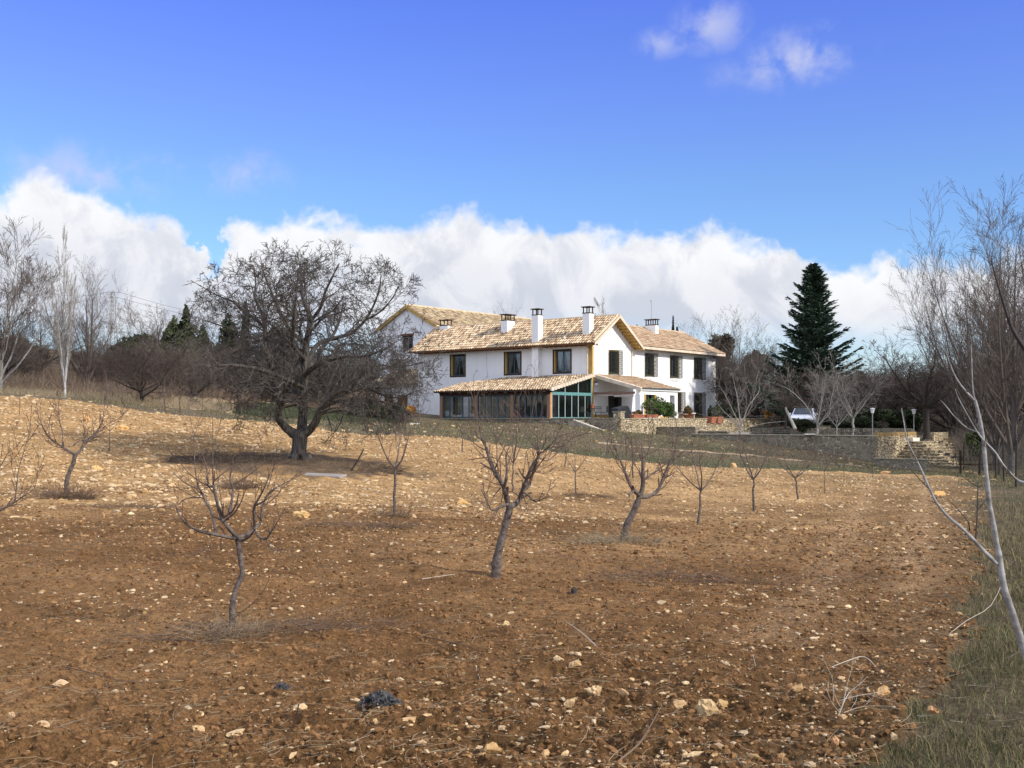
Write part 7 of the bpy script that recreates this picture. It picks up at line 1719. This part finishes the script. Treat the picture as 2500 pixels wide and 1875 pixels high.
# railing section (stacked dark metal chairs look) on the lower terrace
t = thing('metal_railing', 'dark metal railing section standing on the lower terrace in front of the sunlit wall', 'railing', P(1882, 1062, 75))
def rail(px0, px1, top, bot, D, nm, nb):
    o = t.location; a = P(px0, bot, D); b = P(px1, bot, D); hgt = (bot-top)*D/F
    m = MB(); z = a[2]-o[2]
    for i in range(nb+1):
        q = i/nb; x = a[0]+(b[0]-a[0])*q-o[0]; m.bar((x, a[1]-o[1], z), (x, a[1]-o[1], z+hgt), .022, 4)
    for zz_ in (.08, hgt): m.bar((a[0]-o[0], a[1]-o[1], z+zz_), (b[0]-o[0], b[1]-o[1], z+zz_), .03, 4)
    m.build(nm, M['iron'], t)
rail(1831, 1888, 1044, 1062, 75, 'panel', 16); rail(1890, 1928, 1046, 1062, 75.1, 'panel', 10)
m = MB()
for zz_ in (.12, .25, .38): 
    a = P(1890, 1062, 75); b = P(1926, 1062, 75); m.bar((a[0]-t.location[0], -.1, zz_), (b[0]-t.location[0], -.1, zz_), .02, 4)
m.build('crossbars', M['iron'], t)
for i, (px0, px1) in enumerate(((2055, 2072), (2078, 2094), (2100, 2118))):
    t = thing('iron_chair', ('left', 'middle', 'right')[i]+'most of three small dark garden chairs behind the lower terrace wall', 'chair', P((px0+px1)/2, 1063, 72), .4*i, 'garden chairs under the pale forked tree')
    m = MB(); m.box(-.2, .2, -.2, .2, .2, .23); m.build('seat', M['iron'], t); m = MB()
    for k in range(4): m.box(-.2+k*.13-.015, -.2+k*.13+.015, .18, .2, .23, .48)
    m.box(-.2, .2, .18, .2, .45, .48); m.build('backrest', M['iron'], t)
    for sx in (-.18, .18):
        for sy in (-.18, .18): m = MB(); m.bar((sx, sy, .2), (sx, sy, 0), .015, 4); m.build('leg', M['iron'], t)
wb = MB(); a = P(1977, 1065, 70.5); wb.box(-.33, .33, -.2, .2, 0, .07); o = wb.build('flat_stone', M['slab'], None, .01); o.location = (a[0], a[1], LZ+.11); tag(o, 'small white slab lying on the lower terrace wall top', 'slab')
# leaning pale beam and rope
a = P(1942, 1048, 77); b = P(1917, 995, 78.5)
t = thing('leaning_beam', 'pale thick beam leaning against the dark tree beside the parked car', 'beam', a); m = MB(); m.bar((0, 0, 0), (b[0]-a[0], b[1]-a[1], b[2]-a[2]), .12, 8, .08); m.build('timber', M['bark_pale'], t)
pr_ = [P(1800+i*13, 1052-i*2.6-5*sin(i*pi/9), 78) for i in range(10)]; c = pr_[0]
V, Q = tubes([[(p[0]-c[0], p[1]-c[1], p[2]-c[2], .008) for p in pr_]], 4); o = mesh_np('rope', V, Q, M['slab'], None); o.location = c; tag(o, 'pale slack rope stretched from the sunlit wall to the dark tree', 'rope')
# lamp posts
def lamp(label, px, top, py, D):
    b = P(px, py, D); h = (py-top)*D/F; t = thing('lamp_post', label, 'lamp post', b, 0, 'white shaded garden lamp posts')
    m = MB(); m.bar((0, 0, -.1), (0, 0, h-.32), .03, 7); m.build('post', M['steel'], t); m = MB(); m.lathe([(.08, h-.34), (.14, h-.08), (.02, h-.06)], (0, 0, 0), 12); m.build('shade', M['lampglass'], t); m = MB(); m.lathe([(.165, h-.07), (.165, h-.03), (.03, h)], (0, 0, 0), 12); m.build('cap', M['lampglass'], t)
lamp('first white shaded lamp post, standing before the left dark hedge', 2130, 996, 1060, 71); lamp('second white shaded lamp post, right of the first, under bare branches', 2231, 999, 1060, 76)
# parked car
def car():
    b = P(1962, 1046, 84); t = thing('parked_car', 'white car facing the viewer, parked behind the terrace and half hidden by shrubs', 'car', b, radians(-18))
    w = .88; prof = [(-1.9, .35), (-2.0, .75), (-1.8, .98), (-.75, 1.08), (-.1, 1.55), (1.3, 1.60), (2.0, 1.15), (2.1, .4)]     # y along the car, front at -y
    m = MB(); low = [(-2.0, .28), (-2.05, .72), (-1.85, .95), (-.8, 1.05), (2.05, 1.05), (2.12, .5), (2.05, .28)]
    m.prism(low, 0, -w, w); m.build('body', M['carpaint'], t, .07)
    m = MB(); n_ = 4; cab = [(-.85, 1.03, w-.02), (-.05, 1.54, w-.20), (1.35, 1.56, w-.20), (2.0, 1.03, w-.04)]
    V = [(s*x, y, z) for s in (-1, 1) for y, z, x in cab]; m.add(V, [(0, 1, 2, 3), (4, 7, 6, 5), (0, 4, 5, 1), (1, 5, 6, 2), (2, 6, 7, 3), (0, 3, 7, 4)]); m.build('cabin', M['carpaint'], t, .04)
    m = MB(); m.add([(-.72, -.80, 1.08), (.72, -.80, 1.08), (.60, -.13, 1.51), (-.60, -.13, 1.51)], [(0, 1, 2, 3)]); V_ = m.v; m.v = [(x, y-.03, z+.03) for x, y, z in V_]; m.build('windscreen', M['carglass'], t)
    for s in (-1, 1):
        m = MB(); m.add([(s*.875, -.6, 1.10), (s*.70, .0, 1.48), (s*.70, 1.2, 1.48), (s*.875, 1.65, 1.10)], [(0, 1, 2, 3)]); m.build('side_window', M['carglass'], t)
        m = MB(); m.box(s*.62-.16, s*.62+.16, -2.06, -1.98, .68, .84); m.build('headlight', M['lampglass'], t, .02)
        m = MB(); m.box(s*.98-.08, s*.98+.08, -.65, -.52, 1.03, 1.18); m.build('mirror', M['carpaint'], t, .03)
        for y in (-1.25, 1.3):
            m = MB(); m.bar((s*.72, y, .33), (s*.90, y, .33), .33, 18); wh = m.build('wheel', M['black'], t); m = MB(); m.bar((s*.90, y, .33), (s*.91, y, .33), .2, 14); m.build('rim', M['steel'], wh)
    m = MB(); m.box(-.5, .5, -2.07, -2.0, .5, .66); m.build('grille', M['black'], t, .01)
    m = MB(); m.bar((-.1, -.83, 1.10), (-.5, -.40, 1.39), .01, 4); m.build('wiper', M['black'], t)
car()
# pale log bench on the meadow and swing board
a = P(1001, 1043, 72); lg = MB(); lg.bar((0, 0, .0), (.62, .05, .0), .055, 8); o = lg.build('pale_log', M['slab'], None); z_ = Hs(a[0], a[1]); o.location = (a[0], a[1], z_+.06); tag(o, 'short pale log lying on the meadow in front of the orange bush', 'log')
# pylon with wires, far left
D_ = 260; b = P(275, 815, D_); t = thing('pylon', 'distant lattice electricity pylon between the poplar and the round topped tree', 'pylon', b); hp = (815-710)*D_/F
m = MB(); w0, w1 = .75, .38
def cn(z, s): w = w0+(w1-w0)*z/hp; return (s[0]*w, s[1]*w, z)
cs = [(-1, -1), (1, -1), (1, 1), (-1, 1)]; nl_ = 10
for s in cs: m.bar(cn(-6, s), cn(hp, s), .09, 4)
for i in range(nl_):
    for j in range(4):
        a_, b_ = cs[j], cs[(j+1) % 4]; m.bar(cn(hp*i/nl_, a_), cn(hp*(i+1)/nl_, b_), .05, 3); m.bar(cn(hp*i/nl_, b_), cn(hp*(i+1)/nl_, a_), .05, 3)
m.build('lattice_mast', M['steel'], t); m = MB(); m.bar((-1.4, 0, hp-.3), (1.9, 0, hp-.3), .08, 4); m.bar((-1.0, 0, hp-1.6), (1.4, 0, hp-1.6), .08, 4); m.build('crossarm', M['steel'], t)
for z_, x_, (ex, ey) in ((hp-.35, 1.8, (560, 775)), (hp-1.6, 1.3, (640, 800)), (hp-.35, -1.3, (120, 716))):
    e_ = P(ex, ey, 330 if ex > 200 else 240); pl = []
    for i in range(13):
        q = i/12; pl.append((x_+(e_[0]-b[0]-x_)*q, (e_[1]-b[1])*q, z_+(e_[2]-b[2]-z_)*q-3.0*q*(1-q), .035))
    V, Q = tubes([pl], 3); mesh_np('power_line', V, Q, M['iron'], t)
for o in list(bpy.data.objects):
    if 'h' in o.keys(): del o['h']
